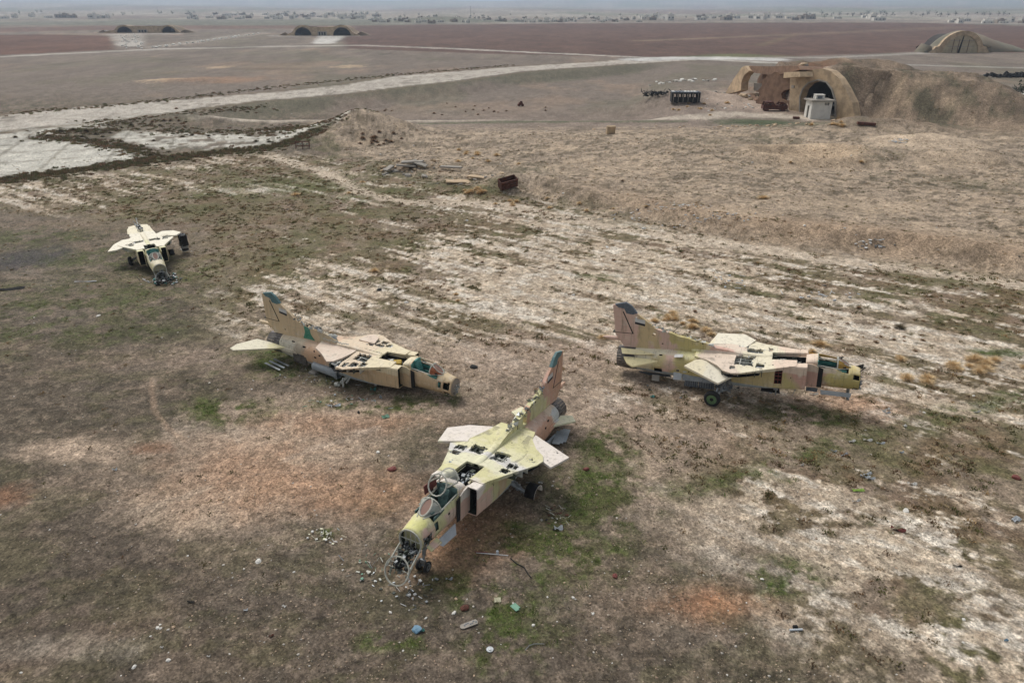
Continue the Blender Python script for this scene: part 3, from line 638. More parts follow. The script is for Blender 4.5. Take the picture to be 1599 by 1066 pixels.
    k = NR.uniform(0, 1, len(x)) < (.22+.75*ss(.45, .65, q))*(1-.55*reg)*.55*(.35+.65*ss(24, 38, np.degrees(np.arctan2(CAM_H, np.hypot(x, y))))); x, y = x[k], y[k]; n = len(x)
    P = np.stack([x, y, terrain(x, y)+.005], -1); S = .007+.030*NR.uniform(0, 1, n)**4*(1+np.hypot(x, y)/40)+.006*np.hypot(x, y)/25
    scatter(iv, if_, P, S, NR.uniform(0, 6.3, n), pick([(176, 162, 144), (196, 188, 176), (160, 140, 120), (150, 130, 110), (172, 152, 130), (134, 118, 102)], n), 'loose_gravel', 'pebble', label='small pale gravel and flecks strewn over the dirt', cat='gravel', kind='stuff')
    x, y = sampr(9000, 40, 125); veg, gm, pl, reg, c = mask_at(x, y); q = fbm(x/4, y/4, 4, 361); e = dist_poly(x, y, SCARP)
    k = NR.uniform(0, 1, len(x)) < (pl*.25*ss(.5, .65, q)+.8*pl*np.exp(-((e-1)/2.0)**2)+.03); x, y = x[k], y[k]; n = len(x)
    P = np.stack([x, y, terrain(x, y)], -1)
    scatter(iv, if_, P, .04+.14*NR.uniform(0, 1, n)**3, NR.uniform(0, 6.3, n), pick([(206, 202, 194), (180, 166, 148), (160, 142, 120), (120, 110, 98)], n), 'rubble_grit', 'pebble', label='grit and small rubble along the foot of the dumped bank', cat='rubble', kind='stuff')
scrub()

# ------------------------------------------------------------ the wrecked swing-wing jets
CORE = [(-.4, 0, .56, .56, -.56, 2), (.6, 0, .60, .62, -.60, 2), (1.5, 0, .68, .66, -.66, 2.2), (3.0, 0, .78, .70, -.70, 2.5), (4.5, 0, .86, .72, -.70, 3), (6.0, 0, .80, .76, -.62, 3),
        (7.0, 0, .60, .80, -.50, 2.8), (8.0, 0, .56, .88, -.42, 2.6), (9.0, 0, .55, 1.0, -.38, 2.4), (9.4, 0, .55, .96, -.37, 2.3), (10.2, 0, .54, .80, -.36, 2.2), (10.8, 0, .51, .70, -.38, 2.1), (11.4, 0, .47, .56, -.40, 2)]
def lin(a, b, n): return [a+(b-a)*i/n for i in range(n+1)]
def jet_material_set(c):
    k = c['key']
    c['mp'] = paint(k+'_airframe_paint', c['top'], c['side'], c.get('belly', srgb(158, 164, 164)), seed=c['seed'], wob=c.get('wob', .8))
    c['mf'] = paint(k+'_fin_paint', c['fin'], c['fin'], None, seed=c['seed']+3, wob=1.3)
    c['mw'] = paint(k+'_wing_paint', c['wingc'], c['wingc'], None, seed=c['seed']+7, lines=False, chips=.3)
def build_jet(c):
    """c: pose from the nozzle centre and the front bulkhead centre, plus what this wreck kept and lost"""
    jet_material_set(c)
    A = at(*c['noz']); B = at(*c['blk']); x = (B-A); L = x.length; x.normalize(); y = Vector((0, 0, 1)).cross(x).normalized(); z = x.cross(y)
    r = math.radians(c.get('roll', 0)); y2 = y*math.cos(r)+z*math.sin(r); z2 = z*math.cos(r)-y*math.sin(r)
    s = L/c['blkx']
    M4 = Matrix((tuple(x*s)+(0,), tuple(y2*s)+(0,), tuple(z2*s)+(0,), (0, 0, 0, 1))).transposed()
    gz = tz(*(A+x*5*s).xy); c['lift'] = gz
    org = A+Vector((0, 0, gz)); base = M4.to_3x3() @ Vector((5.5, 0, 0)) + org; hgt = base.z-gz
    E4 = Matrix.Translation((base.x, base.y, gz)) @ M4
    root = empty('wrecked_jet', E4, c['label'], 'wrecked jet', 'stripped wrecked jets on the old airfield')
    offv = M4.inverted() @ (org-Vector((base.x, base.y, gz)))
    W4 = Matrix.Translation(org) @ M4; W4i = W4.inverted()
    def P(name, bm, mats, parent=root, sm=False, **k):
        o = from_bm(name, bm, mats, parent, sm, **k)
        if parent is root: o.location = offv
        return o
    def ground_z(p):      # local z of the ground below local point p
        w = W4 @ Vector(p); g = Vector((w.x, w.y, tz(w.x, w.y))); return W4i @ g
    mp, mf, mw, pr = c['mp'], c['mf'], c['mw'], M['primer']
    nose = c['blkx']
    bay0, bay1 = 7.12, 8.62; ck0, ck1 = 9.08, c.get('ck1', 10.15)
    holes = c.get('holes', [])       # (x0,x1,side,z0,z1)
    def rm(cx, cy, cz):
        if bay0 < cx < bay1 and abs(cy) < .40 and cz > .55: return True
        if ck0 < cx < ck1+.45 and abs(cy) < .42 and cz > .5: return True
        if ck0 < cx < ck1+.45 and cz > .74: return True
        for x0, x1, sd_, z0, z1 in holes:
            if x0 < cx < x1 and z0 < cz < z1 and (sd_ == 0 or cy*sd_ > 0): return True
        if 5.0 < cx < 6.4 and cz < -.45: return True
        if 4.9 < cx < 7.12 and cz > .5: return True
        if 3.0 < cx < 5.0 and cz < -.62 and vn(cx*3, cy*3, 5) > .45: return True
        return False
    xs = sorted(set([round(v, 3) for v in lin(.5, nose, 104)]+[bay0, bay1, ck0]+[h[i] for h in holes for i in (0, 1) if h[i] < nose]))
    st = [q for q in CORE if q[0] < nose-.05]+[(nose,)+tuple(np.interp(nose, [q[0] for q in CORE], [q[k] for q in CORE]) for k in range(1, 6))]
    bm = bmesh.new(); loft(bm, st, xs, 44, rm, jit=.004)
    solid(P('fuselage', bm, [mp, pr], sm=True), .03, 1)
    # bulkheads and frames inside, seen through the gaps
    bm = bmesh.new()
    for fx in lin(3.0, nose-.25, 13):
        v = [np.interp(fx, [q[0] for q in CORE], [q[k] for q in CORE]) for k in range(6)]
        if ck0-.05 < fx < ck1+.4: continue
        lo = .25 if bay0 < fx < bay1 else v[3]-.07
        box(bm, (fx, 0, (lo-.22+v[4]+.1)/2), (.03, v[2]*1.5, lo-.22-v[4]-.15))
    P('inner_bulkheads', bm, 'primer', kind='stuff')
    # nose
    if c['nosekind'] == 'cap':
        bm = bmesh.new(); tube(bm, (nose-.03, 0, .08), (nose+.015, 0, .08), .455, n=28); o = P('front_bulkhead', bm, c.get('capmat', 'concgrey'))
        bm = bmesh.new()
        for _ in range(26):
            a = rnd.uniform(0, 6.3); q = rnd.uniform(.0, .3); p = Vector((nose+.02, q*math.cos(a), -.08+q*math.sin(a))); tube(bm, p, p+Vector((rnd.uniform(.04, .16), rnd.uniform(-.12, .12), rnd.uniform(-.12, .06))), rnd.uniform(.012, .03), n=5, mi=rnd.randrange(2))
        tube(bm, (nose+.0, .05, -.12), (nose+.1, .05, -.14), .12, n=12, mi=1)
        P('torn_nose_fittings', bm, ['metal', 'skin'], kind='stuff')
    else:
        n1, dz = nose, c.get('droop', -.55); fx = c.get('ringx', 12.35)
        def ring(xc, zc, r, t, tilt=0):
            bm = bmesh.new(); g = bmesh.ops.create_cone(bm, segments=30, radius1=r, radius2=r, depth=t, cap_ends=False)
            R_ = Matrix.Rotation(math.pi/2+tilt, 3, 'Y')
            for v in bm.verts: v.co = R_ @ v.co + Vector((xc, 0, zc))
            return bm
        solid(P('bulkhead_ring', ring(n1, .08, .475, .07), M['frame'] if c['key'] != 'x' else mp), .05)
        solid(P('nose_ring', ring(fx, dz, .50, .05, -.45), 'frame'), .035)
        bm = bmesh.new()
        for i in range(3):
            a = -.5+i*.5; tube(bm, (n1-.02, a*.4, .5), (n1-.02, a*.4, -.3), .018, n=6)
        tube(bm, (n1-.02, -.42, .12), (n1-.02, .42, .12), .018, n=6)
        P('bulkhead_lattice', bm, 'frame'); bm = bmesh.new(); tube(bm, (n1-.22, 0, .08), (n1-.2, 0, .08), .44, n=24); P('inner_bulkhead_plate', bm, mp)
        bm = bmesh.new()
        for sgn in (-1, 1):
            tube(bm, (n1, .42*sgn, -.1), (fx, .44*sgn, dz+.02), .028, n=6); tube(bm, (n1, .36*sgn, -.26), (fx, .34*sgn, dz-.3), .024, n=6)
            for q in (.2, .45, .7): 
                a = Vector((n1, .42*sgn, -.1)).lerp(Vector((fx, .44*sgn, dz)), q); b = Vector((n1, .36*sgn, -.26)).lerp(Vector((fx, .34*sgn, dz-.3)), q+.12); tube(bm, a, b, .016, n=5)
        for q in (.12, .3, .48, .66, .84): tube(bm, Vector((n1, -.42, -.2)).lerp(Vector((fx, -.44, dz-.12)), q), Vector((n1, .42, -.2)).lerp(Vector((fx, .44, dz-.12)), q), .02, n=5)
        P('nose_frame_rails', bm, 'frame')
        bm = bmesh.new()
        for _ in range(120):
            q = rnd.uniform(0, .95); p = Vector((n1, rnd.uniform(-.36, .36), -.12)).lerp(Vector((fx, rnd.uniform(-.36, .36), dz-.1)), q)+Vector((0, 0, rnd.uniform(-.12, .14)))
            if rnd.random() < .5: box(bm, p, (rnd.uniform(.05, .2), rnd.uniform(.04, .16), rnd.uniform(.03, .12)), Matrix.Rotation(rnd.uniform(-.6, .6), 3, 'Z'), rnd.randrange(3))
            else: tube(bm, p, p+Vector((rnd.uniform(-.25, .25), rnd.uniform(-.15, .15), rnd.uniform(-.05, .08))), rnd.uniform(.01, .03), n=5, mi=rnd.randrange(3))
        P('radar_equipment', bm, ['metal', 'dark', 'primer'], kind='stuff')
    # nozzle, with petals
    if not c.get('no_nozzle'):
        bm = bmesh.new(); n = 24
        for i in range(n):
            a0, a1 = 2*math.pi*i/n+.02, 2*math.pi*(i+1)/n-.02
            for (xa, ra, xb, rb) in ((.62, .605, .1, .60), (.1, .60, -.42, .54)):
                vs = [bm.verts.new((xx, rr*math.cos(t), rr*math.sin(t))) for xx, rr, t in ((xa, ra, a0), (xb, rb, a0), (xb, rb, a1), (xa, ra, a1))]; bm.faces.new(vs)
        o = solid(P('exhaust_nozzle', bm, 'burnt'), .025)
        bm = bmesh.new(); tube(bm, (.1, 0, 0), (.14, 0, 0), .55, n=24); tube(bm, (-.25, 0, 0), (.1, 0, 0), .15, .2, n=12); P('exhaust_cone', bm, 'dark')
    # intake trunks either side
    for sgn in (-1, 1):
        bx = [(4.4, .50*sgn, .34, .70, -.62, 5), (6.0, .66*sgn, .34, .74, -.52, 6), (7.0, .74*sgn, .30, .78, -.42, 8), (8.0, .79*sgn, .25, .88, -.30, 9), (8.66, .80*sgn, .235, .93, -.24, 9)]
        hl = c.get('trunkholes', [(7.28, 7.62, .28, .66), (7.28, 7.62, -.12, .20)])
        def rmb(cx, cy, cz):
            if cy*sgn < .45*1 and cx < 8.3: return True
            if cx < 7.05 and cz > .5: return True
            for x0, x1, z0, z1 in hl:
                if x0 < cx < x1 and z0 < cz < z1 and cy*sgn > .85: return True
            return False
        bm = bmesh.new(); loft(bm, bx, sorted(set([round(v, 3) for v in lin(4.4, 8.66, 40)]+[q for h in hl for q in h[:2]])), 44, rmb, jit=.003)
        t = P('intake_trunk', bm, [mp, pr], sm=False); solid(t, .035, 1)
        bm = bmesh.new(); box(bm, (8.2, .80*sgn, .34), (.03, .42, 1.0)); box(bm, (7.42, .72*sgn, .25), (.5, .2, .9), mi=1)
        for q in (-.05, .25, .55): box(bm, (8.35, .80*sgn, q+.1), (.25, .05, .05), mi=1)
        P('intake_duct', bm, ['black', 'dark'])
        if c.get('trunkframe'):
            bm = bmesh.new()
            for q in (7.30, 7.45, 7.60): box(bm, (q, 1.0*sgn, .27), (.03, .05, .82))
            for q in (-.1, .12, .3, .48, .64): box(bm, (7.45, 1.0*sgn, q), (.34, .05, .03))
            P('exposed_frame', bm, 'redprime')
        # splitter plate with its dark perforated strip
        bm = bmesh.new(); prism(bm, [(8.5, -.26), (9.15, -.26), (9.15, .80), (8.9, .90), (8.5, .92)], lambda p: (p[0], .615*sgn, p[1]), lambda p: (p[0], .58*sgn, p[1]))
        P('splitter_plate', bm, mp)
        bm = bmesh.new(); prism(bm, [(9.15, -.24), (9.36, -.22), (9.36, .72), (9.15, .80)], lambda p: (p[0], .605*sgn, p[1]), lambda p: (p[0], .57*sgn, p[1])); P('bleed_strip', bm, 'dark')
    # glove deck plates with the open access holes
    def dz(xx, yy=0): return .755+max(0, xx-6.4)*.085
    for sgn in (-1, 1):
        outer = [(3.55, .10), (7.08, .10), (7.08, .40), (8.2, .42), (8.2, .98), (7.9, 1.05), (6.7, 1.52), (5.75, 2.0), (5.35, 2.08), (5.0, 1.9), (4.7, 1.45), (4.15, 1.0), (3.55, .82)]
        if c.get('glove_cut', {}).get(sgn): outer = c['glove_cut'][sgn]
        hs = c['deckholes'].get(sgn, [])
        bm = bmesh.new()
        prism(bm, [(a, b*sgn) for a, b in outer], lambda p: (p[0], p[1], dz(p[0])+.045*(abs(p[1]) < .9)-.03*max(0, abs(p[1])-1)), lambda p: (p[0], p[1], dz(p[0])-.05-.03*max(0, abs(p[1])-1)), [[(a, b*sgn) for a, b in h] for h in hs])
        P('wing_glove', bm, mp if not c.get('deckwing') else mw)
        # ragged rims, stringers and pipes showing in the holes
        bm = bmesh.new()
        for h in hs:
            n = len(h)
            for i in range(n):
                a, b = h[i], h[(i+1) % n]; ln = math.hypot(b[0]-a[0], b[1]-a[1])
                for _ in range(max(1, int(ln*9))):
                    q = rnd.random(); p = Vector((a[0]+(b[0]-a[0])*q, (a[1]+(b[1]-a[1])*q)*sgn, 0)); p.z = dz(p.x)+.045*(abs(p.y) < .9)-.03*max(0, abs(p.y)-1)+.004; sz = rnd.uniform(.02, .06); R_ = Matrix.Rotation(rnd.uniform(-.9, .9), 3, 'X') @ Matrix.Rotation(rnd.uniform(-.9, .9), 3, 'Y') @ Matrix.Rotation(rnd.uniform(0, 6), 3, 'Z')
                    bm.faces.new([bm.verts.new(p+R_ @ Vector(v)) for v in ((-sz, -sz, 0), (sz, -sz*.4, 0), (0, sz*1.3, .01))]).material_index = rnd.choice([0, 1, 2])
            cx = sum(p[0] for p in h)/n; cy = sum(p[1] for p in h)/n; rx = max(p[0] for p in h)-cx; ry = max(p[1] for p in h)-cy
            if rx > .1:
                for _ in range(rnd.choice([1, 2])): q = rnd.uniform(-.7, .7)*ry; tube(bm, (cx-rx, (cy+q)*sgn, dz(cx)-.09), (cx+rx, (cy+q+rnd.uniform(-.05, .05))*sgn, dz(cx)-.10), rnd.uniform(.012, .03), n=5, mi=rnd.choice([0, 2]))
                for _ in range(3): box(bm, (cx+rnd.uniform(-.8, .8)*rx, (cy+rnd.uniform(-.8, .8)*ry)*sgn, dz(cx)-rnd.uniform(.12, .2)), (rnd.uniform(.05, .16), rnd.uniform(.04, .14), .06), Matrix.Rotation(rnd.uniform(-1, 1), 3, 'Z'), rnd.choice([0, 1, 2]))
        P('torn_hole_edges', bm, ['skin', 'dark', 'metal'], kind='stuff')
        # ribs and lower skin under the holes
        bm = bmesh.new()
        low = [(4.6, .75), (6.7, .7), (6.6, 1.38), (5.75, 1.8), (5.3, 1.9), (4.9, 1.6)]
        prism(bm, [(a, b*sgn) for a, b in low], lambda p: (p[0], p[1], .44), lambda p: (p[0], p[1], .40), mi=0)
        for q in (4.95, 5.3, 5.68, 6.05, 6.42, 6.72): box(bm, (q, .98*sgn, .56), (.03, min(1.55, (7.9-q)*1.0), .26), mi=rnd.choice([1, 2]))
        for q in (.35, .72, 1.08, 1.42): box(bm, (5.9-max(0, q-1)*.8, q*sgn, .56), (1.7-max(0, q-.9)*1.4, .03, .26), mi=rnd.choice([1, 2]))
        for _ in range(34):
            q = rnd.uniform(.15, 1.5); xx = rnd.uniform(5.0, 7.2-q*.6)
            if rnd.random() < .6: tube(bm, (xx, q*sgn, rnd.uniform(.5, .68)), (xx+rnd.uniform(-.3, .3), (q+rnd.uniform(-.2, .2))*sgn, rnd.uniform(.5, .68)), rnd.uniform(.012, .04), n=5, mi=rnd.choice([1, 2, 2]))
            else: box(bm, (xx, q*sgn, .55), (rnd.uniform(.05, .18), rnd.uniform(.05, .16), .14), mi=rnd.choice([0, 1, 2]))
        P('glove_ribs', bm, ['dark', 'primer', 'skin'], kind='stuff')
        # leading edge lip below the glove
        bm = bmesh.new(); prism(bm, [(5.5, 1.98), (6.7, 1.48), (7.9, 1.02), (7.9, .95), (6.7, 1.36), (5.5, 1.8)], lambda p: (p[0], p[1]*sgn, dz(p[0])-.055), lambda p: (p[0], p[1]*sgn, dz(p[0])-.17)); P('glove_leading_edge', bm, mp)
    # dorsal spine between the gloves
    bm = bmesh.new(); loft(bm, [(3.3, 0, .20, .86, .6, 3), (5.2, 0, .17, .93, .6, 3), (6.2, 0, .16, .88, .6, 3), (7.1, 0, .2, .87, .6, 3)], lin(3.3, 7.1, 20), 16, lambda a, b, d: c.get('spineholes') and c['spineholes'][0] < a < c['spineholes'][1] and d > .7); solid(P('dorsal_spine', bm, [mp, pr], sm=True), .02, 1)
    # wings
    for sgn, w in c['wings'].items():
        bm = bmesh.new()
        an = math.radians(w.get('droop', 3)); tw = w.get('twist', 0)
        def wf(p, up): 
            yy = p[1]-.9; lz = .70+c.get('wz', 0)-math.sin(an)*max(yy, 0)-tw*(p[0]-4.8)*max(yy, 0)
            return (p[0], (.9+yy*math.cos(an))*sgn, lz+up)
        prism(bm, w['poly'], lambda p: wf(p, .055-.02*max(0, p[1]-1.5)), lambda p: wf(p, -.055), w.get('holes', ()))
        P('wing_stub', bm, mw)
        if w.get('edge'):
            bm = bmesh.new(); a, b = w['edge']
            for i in range(22):
                q = i/21+rnd.uniform(-.02, .02); px_, py_ = a[0]+(b[0]-a[0])*q, a[1]+(b[1]-a[1])*q; o3 = Vector(wf((px_, py_), -.03)); box(bm, o3+Vector((rnd.uniform(-.05, .05), 0, rnd.uniform(-.05, .03))), (rnd.uniform(.05, .16), rnd.uniform(.04, .12), rnd.uniform(.03, .1)), Matrix.Rotation(rnd.uniform(-1, 1), 3, 'X'), rnd.randrange(3))
            P('torn_wing_edge', bm, ['skin', 'dark', 'metal'], kind='stuff')
    # fin
    if c.get('fin_on', True):
        LE = c['finpoly']
        th = lambda zz: .11*(1-(zz-.6)/2.7)+.03
        bm = bmesh.new(); prism(bm, LE, lambda p: (p[0], th(p[1]), p[1]), lambda p: (p[0], -th(p[1]), p[1]), c.get('finholes', ())); fin = P('tail_fin', bm, mf)
        def fplate(name, poly, e, mat, parent=None):
            bm = bmesh.new(); prism(bm, poly, lambda p: (p[0], th(p[1])+e, p[1]), lambda p: (p[0], -th(p[1])-e, p[1]))
            return from_bm(name, bm, mat, fin)
        fplate('fin_tip_cap', c.get('tipcap', [(-.62, 2.86), (-.05, 3.0), (.22, 2.84), (.52, 2.46), (.30, 2.38), (-.02, 2.42), (-.14, 2.66), (-.45, 2.70)]), .012, c['tipmat'])
        fplate('rudder_hinge', [(-.22, 2.5), (-.16, 2.5), (.36, 1.36), (.30, 1.36)], .006, 'dark')
        fplate('rudder_seam', [(-.72, 1.37), (.36, 1.37), (.36, 1.34), (-.72, 1.34)], .006, 'dark')
        fl = c.get('flag', (.42, 1.86)); fx, fz = fl
        f1 = fplate('flag_marking', [(fx, fz+.15), (fx+.52, fz+.07), (fx+.52, fz+.27), (fx, fz+.33)], .010, 'white')
        bm = bmesh.new(); prism(bm, [(fx, fz+.04), (fx+.52, fz-.05), (fx+.52, fz+.07), (fx, fz+.15)], lambda p: (p[0], th(p[1])+.011, p[1]), lambda p: (p[0], -th(p[1])-.011, p[1])); o = from_bm('flag_stripe', bm, 'flagdark', f1)
        bm = bmesh.new(); loft(bm, [(-1.25, 0, .03, 1.02, .96, 2), (-1.0, 0, .10, 1.08, .88, 2), (.8, 0, .12, 1.06, .82, 2), (1.3, 0, .02, .98, .92, 2)], lin(-1.25, 1.3, 16), 14); P('parachute_fairing', bm, c.get('fairmat', mf), sm=True)
        # torn leading edge: curled skin and broken ribs
        bm = bmesh.new(); pts = c['tear']
        for (x0, z0), (x1, z1) in zip(pts[:-1], pts[1:]):
            n = int(math.hypot(x1-x0, z1-z0)*c.get('tearn', 16))
            for i in range(n):
                q = (i+rnd.random())/n; p = Vector((x0+(x1-x0)*q, rnd.uniform(-.14, .14), z0+(z1-z0)*q+rnd.uniform(-.06, .1)))
                R_ = Matrix.Rotation(rnd.uniform(-1.4, 1.4), 3, 'X') @ Matrix.Rotation(rnd.uniform(-1, 1), 3, 'Y'); k = rnd.random()
                if k < .55:
                    sz = rnd.uniform(.05, .17); vs = [bm.verts.new(p+R_ @ Vector(v)) for v in ((-sz, -sz*.6, 0), (sz, -sz*.5, .03), (sz*.7, sz*.6, .09), (-sz*.5, sz*.5, .02))]; f = bm.faces.new(vs); f.material_index = rnd.choice([0, 0, 1])
                elif k < .8: box(bm, p, (rnd.uniform(.04, .14), rnd.uniform(.03, .1), rnd.uniform(.03, .1)), R_, rnd.choice([1, 2]))
                else: tube(bm, p, p+R_ @ Vector((rnd.uniform(.1, .35), 0, .05)), .014, n=4, mi=rnd.choice([0, 2]))
        P('torn_fin_skin', bm, ['skin', 'metal', 'dark'], kind='stuff')
        if c.get('finpatch'): fplate('green_patch', c['finpatch'], .008, 'green')
    # tailplanes
    for sgn, w in c['stabs'].items():
        an = math.radians(w.get('droop', 0)); bm = bmesh.new()
        f = lambda p, up: (p[0]+w.get('pitch', 0)*0, (.62+(p[1]-.62)*math.cos(an))*sgn, w.get('z', .08)-math.sin(an)*(p[1]-.62)+up*(1-.25*p[1])-w.get('pitch', 0)*(p[0]-.8))
        prism(bm, w['poly'], lambda p: f(p, .05), lambda p: f(p, -.05)); P('tailplane', bm, mw if not w.get('mat') else M[w['mat']])
        bm = bmesh.new(); box(bm, (1.25, .69*sgn, .06), (1.3, .14, .16), taper=.6); P('tailplane_root', bm, mp)
    # cockpit
    bm = bmesh.new(); box(bm, ((ck0+ck1+.45)/2, 0, -.05), (ck1+.45-ck0, .82, .04))
    for sgn in (-1, 1): box(bm, ((ck0+ck1+.4)/2, .40*sgn, .3), (ck1+.4-ck0, .04, .72), mi=0); box(bm, ((ck0+ck1+.2)/2, .32*sgn, .38), (ck1-ck0-.2, .13, .16), mi=1)
    box(bm, (ck0+.03, 0, .5), (.05, .86, 1.05)); P('cockpit_tub', bm, [c['tub'], 'dark'])
    if c.get('seat', True):
        bm = bmesh.new(); sx_ = ck0+.34; R_ = Matrix.Rotation(-.3, 3, 'Y')
        box(bm, (sx_+.22, 0, .22), (.46, .44, .14)); box(bm, (sx_-.08, 0, .58), (.12, .42, .80), R_); box(bm, (sx_-.26, 0, 1.0), (.16, .34, .24), R_)
        for sgn in (-1, 1): tube(bm, (sx_-.05, .17*sgn, .05), (sx_-.36, .17*sgn, 1.06), .035, n=6); box(bm, (sx_+.2, .25*sgn, .36), (.4, .05, .2))
        bmesh.ops.bevel(bm, geom=bm.edges[:], offset=.015, segments=1, affect='EDGES'); P('ejection_seat', bm, c['seatmat'])
    bm = bmesh.new(); box(bm, (ck1+.05, 0, .55), (.10, .72, .42)); box(bm, (ck1+.2, 0, .76), (.35, .62, .06)); 
    for q in range(7): tube(bm, (ck1-.03, -.27+q*.09, .5+.1*(q % 2)), (ck1+.01, -.27+q*.09, .5+.1*(q % 2)), .035, n=10, mi=1)
    tube(bm, (ck1-.35, 0, 0), (ck1-.3, 0, .42), .02, n=6, mi=1); P('instrument_panel', bm, [c.get('panelmat', 'dark'), 'black'])
    bm = bmesh.new()
    for sgn in (-1, 1): tube(bm, (ck0, .42*sgn, .80), (ck1+.1, .44*sgn, .72), .028, n=6)
    P('cockpit_sill', bm, c.get('sillmat', 'frame'))
    # headrest fairing behind the cockpit
    bm = bmesh.new(); loft(bm, [(8.60, 0, .47, .98, .72, 2.4), (8.75, 0, .46, 1.04, .70, 2.4), (9.10, 0, .45, 1.12, .68, 2.4)], lin(8.6, 9.1, 6), 20); P('cockpit_rear_fairing', bm, mp, sm=True)
    # windscreen
    wx0, wx1 = ck1+.0, ck1+.62
    hp = [(wx0+.62*(1-math.cos(t))*.0+.0, .43*math.cos(t), .70+.40*math.sin(t)) for t in [math.pi*i/10 for i in range(11)]]
    bm = bmesh.new(); 
    for a, b in zip(hp[:-1], hp[1:]): tube(bm, a, b, .03, n=6)
    front = [(wx1, .0, .70)]; e0 = (wx0+.02, .17, 1.07); e1 = (wx0+.02, -.17, 1.07); q0 = (wx1-.02, .13, .72); q1 = (wx1-.02, -.13, .72)
    def oval(n=18):
        return [Vector(((wx0+wx1)/2-.02+.30*math.cos(t), .19*math.sin(t), .90-.19*math.cos(t))) for t in [2*math.pi*i/n for i in range(n+1)]]
    ov = oval()
    for a, b in zip(ov[:-1], ov[1:]): tube(bm, a, b, .035, n=6)
    for sgn in (-1, 1): tube(bm, hp[0 if sgn > 0 else -1], (wx1+.05, .12*sgn, .68), .025, n=6)
    ws = P('windscreen', bm, c.get('wsframe', 'frame'))
    bm = bmesh.new(); bm.faces.new([bm.verts.new(v) for v in ov[:-1]]); o = from_bm('windscreen_pane', bm, 'paneglass' if c['key'] != 'amber' else 'glass', ws)
    for sgn in (-1, 1):
        bm = bmesh.new()
        poly = [Vector(hp[0 if sgn > 0 else -1]), Vector((wx0+.03, .36*sgn, .93)), Vector((wx0+.05, .2*sgn, 1.05)), Vector((wx0+.25, .2*sgn, .97)), Vector((wx0+.45, .17*sgn, .82)), Vector((wx1, .13*sgn, .70))]
        bm.faces.new([bm.verts.new(v) for v in poly]); solid(from_bm('windscreen_side', bm, c['wsside'], ws), .012)
    # equipment bay behind
    bm = bmesh.new(); box(bm, ((bay0+bay1)/2, 0, .1), (bay1-bay0, .9, .04), mi=1)
    for sgn in (-1, 1): box(bm, ((bay0+bay1)/2, .42*sgn, .42), (bay1-bay0, .03, .66), mi=1)
    box(bm, (bay0+.02, 0, .42), (.04, .86, .62), mi=1)
    for i in range(c.get('clutter', 90)):
        p = Vector((rnd.uniform(bay0+.08, bay1-.08), rnd.uniform(-.35, .35), rnd.uniform(.25, .68))); k = rnd.random(); mi = rnd.choice(c.get('cluttermix', [0, 0, 1, 2, 3]))
        if k < .5: box(bm, p, (rnd.uniform(.04, .22), rnd.uniform(.04, .18), rnd.uniform(.04, .16)), Matrix.Rotation(rnd.uniform(-.5, .5), 3, 'Z'), mi)
        else:
            d_ = rnd.choice([Vector((1, 0, 0)), Vector((0, 1, 0)), Vector((.7, .5, .1))])*rnd.uniform(.1, .35); tube(bm, p-d_/2, p+d_/2, rnd.uniform(.012, .04), n=6, mi=mi)
    P('bay_equipment', bm, ['metal', 'dark', 'primer', 'skin'], kind='stuff')
    if c.get('tank'):
        bm = bmesh.new(); box(bm, (8.0, -.02, .60), (.42, .30, .30), Matrix.Rotation(.5, 3, 'Z') @ Matrix.Rotation(.4, 3, 'X')); bmesh.ops.bevel(bm, geom=bm.edges[:], offset=.03, segments=2, affect='EDGES'); P('yellow_tank', bm, 'yellow')
    # ventral and flank furniture
    for sgn in (-1, 1):
        if c.get('lowers', {}).get(sgn):
            for (x0, x1, z0, z1, out, mt) in c['lowers'][sgn]:
                bm = bmesh.new(); prism(bm, [(x0, z0), (x1, z0+rnd.uniform(-.04, .04)), (x1+.02, z1), (x0, z1)], lambda p: (p[0], (.74+out*(z1-p[1]))*sgn, p[1]), lambda p: (p[0], (.70+out*(z1-p[1]))*sgn, p[1]))
                P('engine_bay_door', bm, mt)
        if c.get('patches', {}).get(sgn):      # proud access panels, square and dark ports
            for (x0, z0, w_, h_, mt) in c['patches'][sgn]:
                v = [np.interp(x0, [q[0] for q in CORE], [q[k] for q in CORE]) for k in range(6)]; yy = v[2]+.012 if x0 < 4.4 or x0 > 8.8 else 1.03
                zc = (v[3]+v[4])/2; hz = (v[3]-v[4])/2; kk = abs((z0-zc)/hz)
                if x0 < 4.4 or x0 > 8.8: yy = v[2]*max(.05, 1-min(kk, .98)**v[5])**(1/v[5])+.01
                bm = bmesh.new(); box(bm, (x0, yy*sgn, z0), (w_, .02, h_)); P('access_port', bm, mt)
    for fn in c.get('extra', []): fn(P, W4, W4i, ground_z, c, root)
    return root, W4, P, ground_z

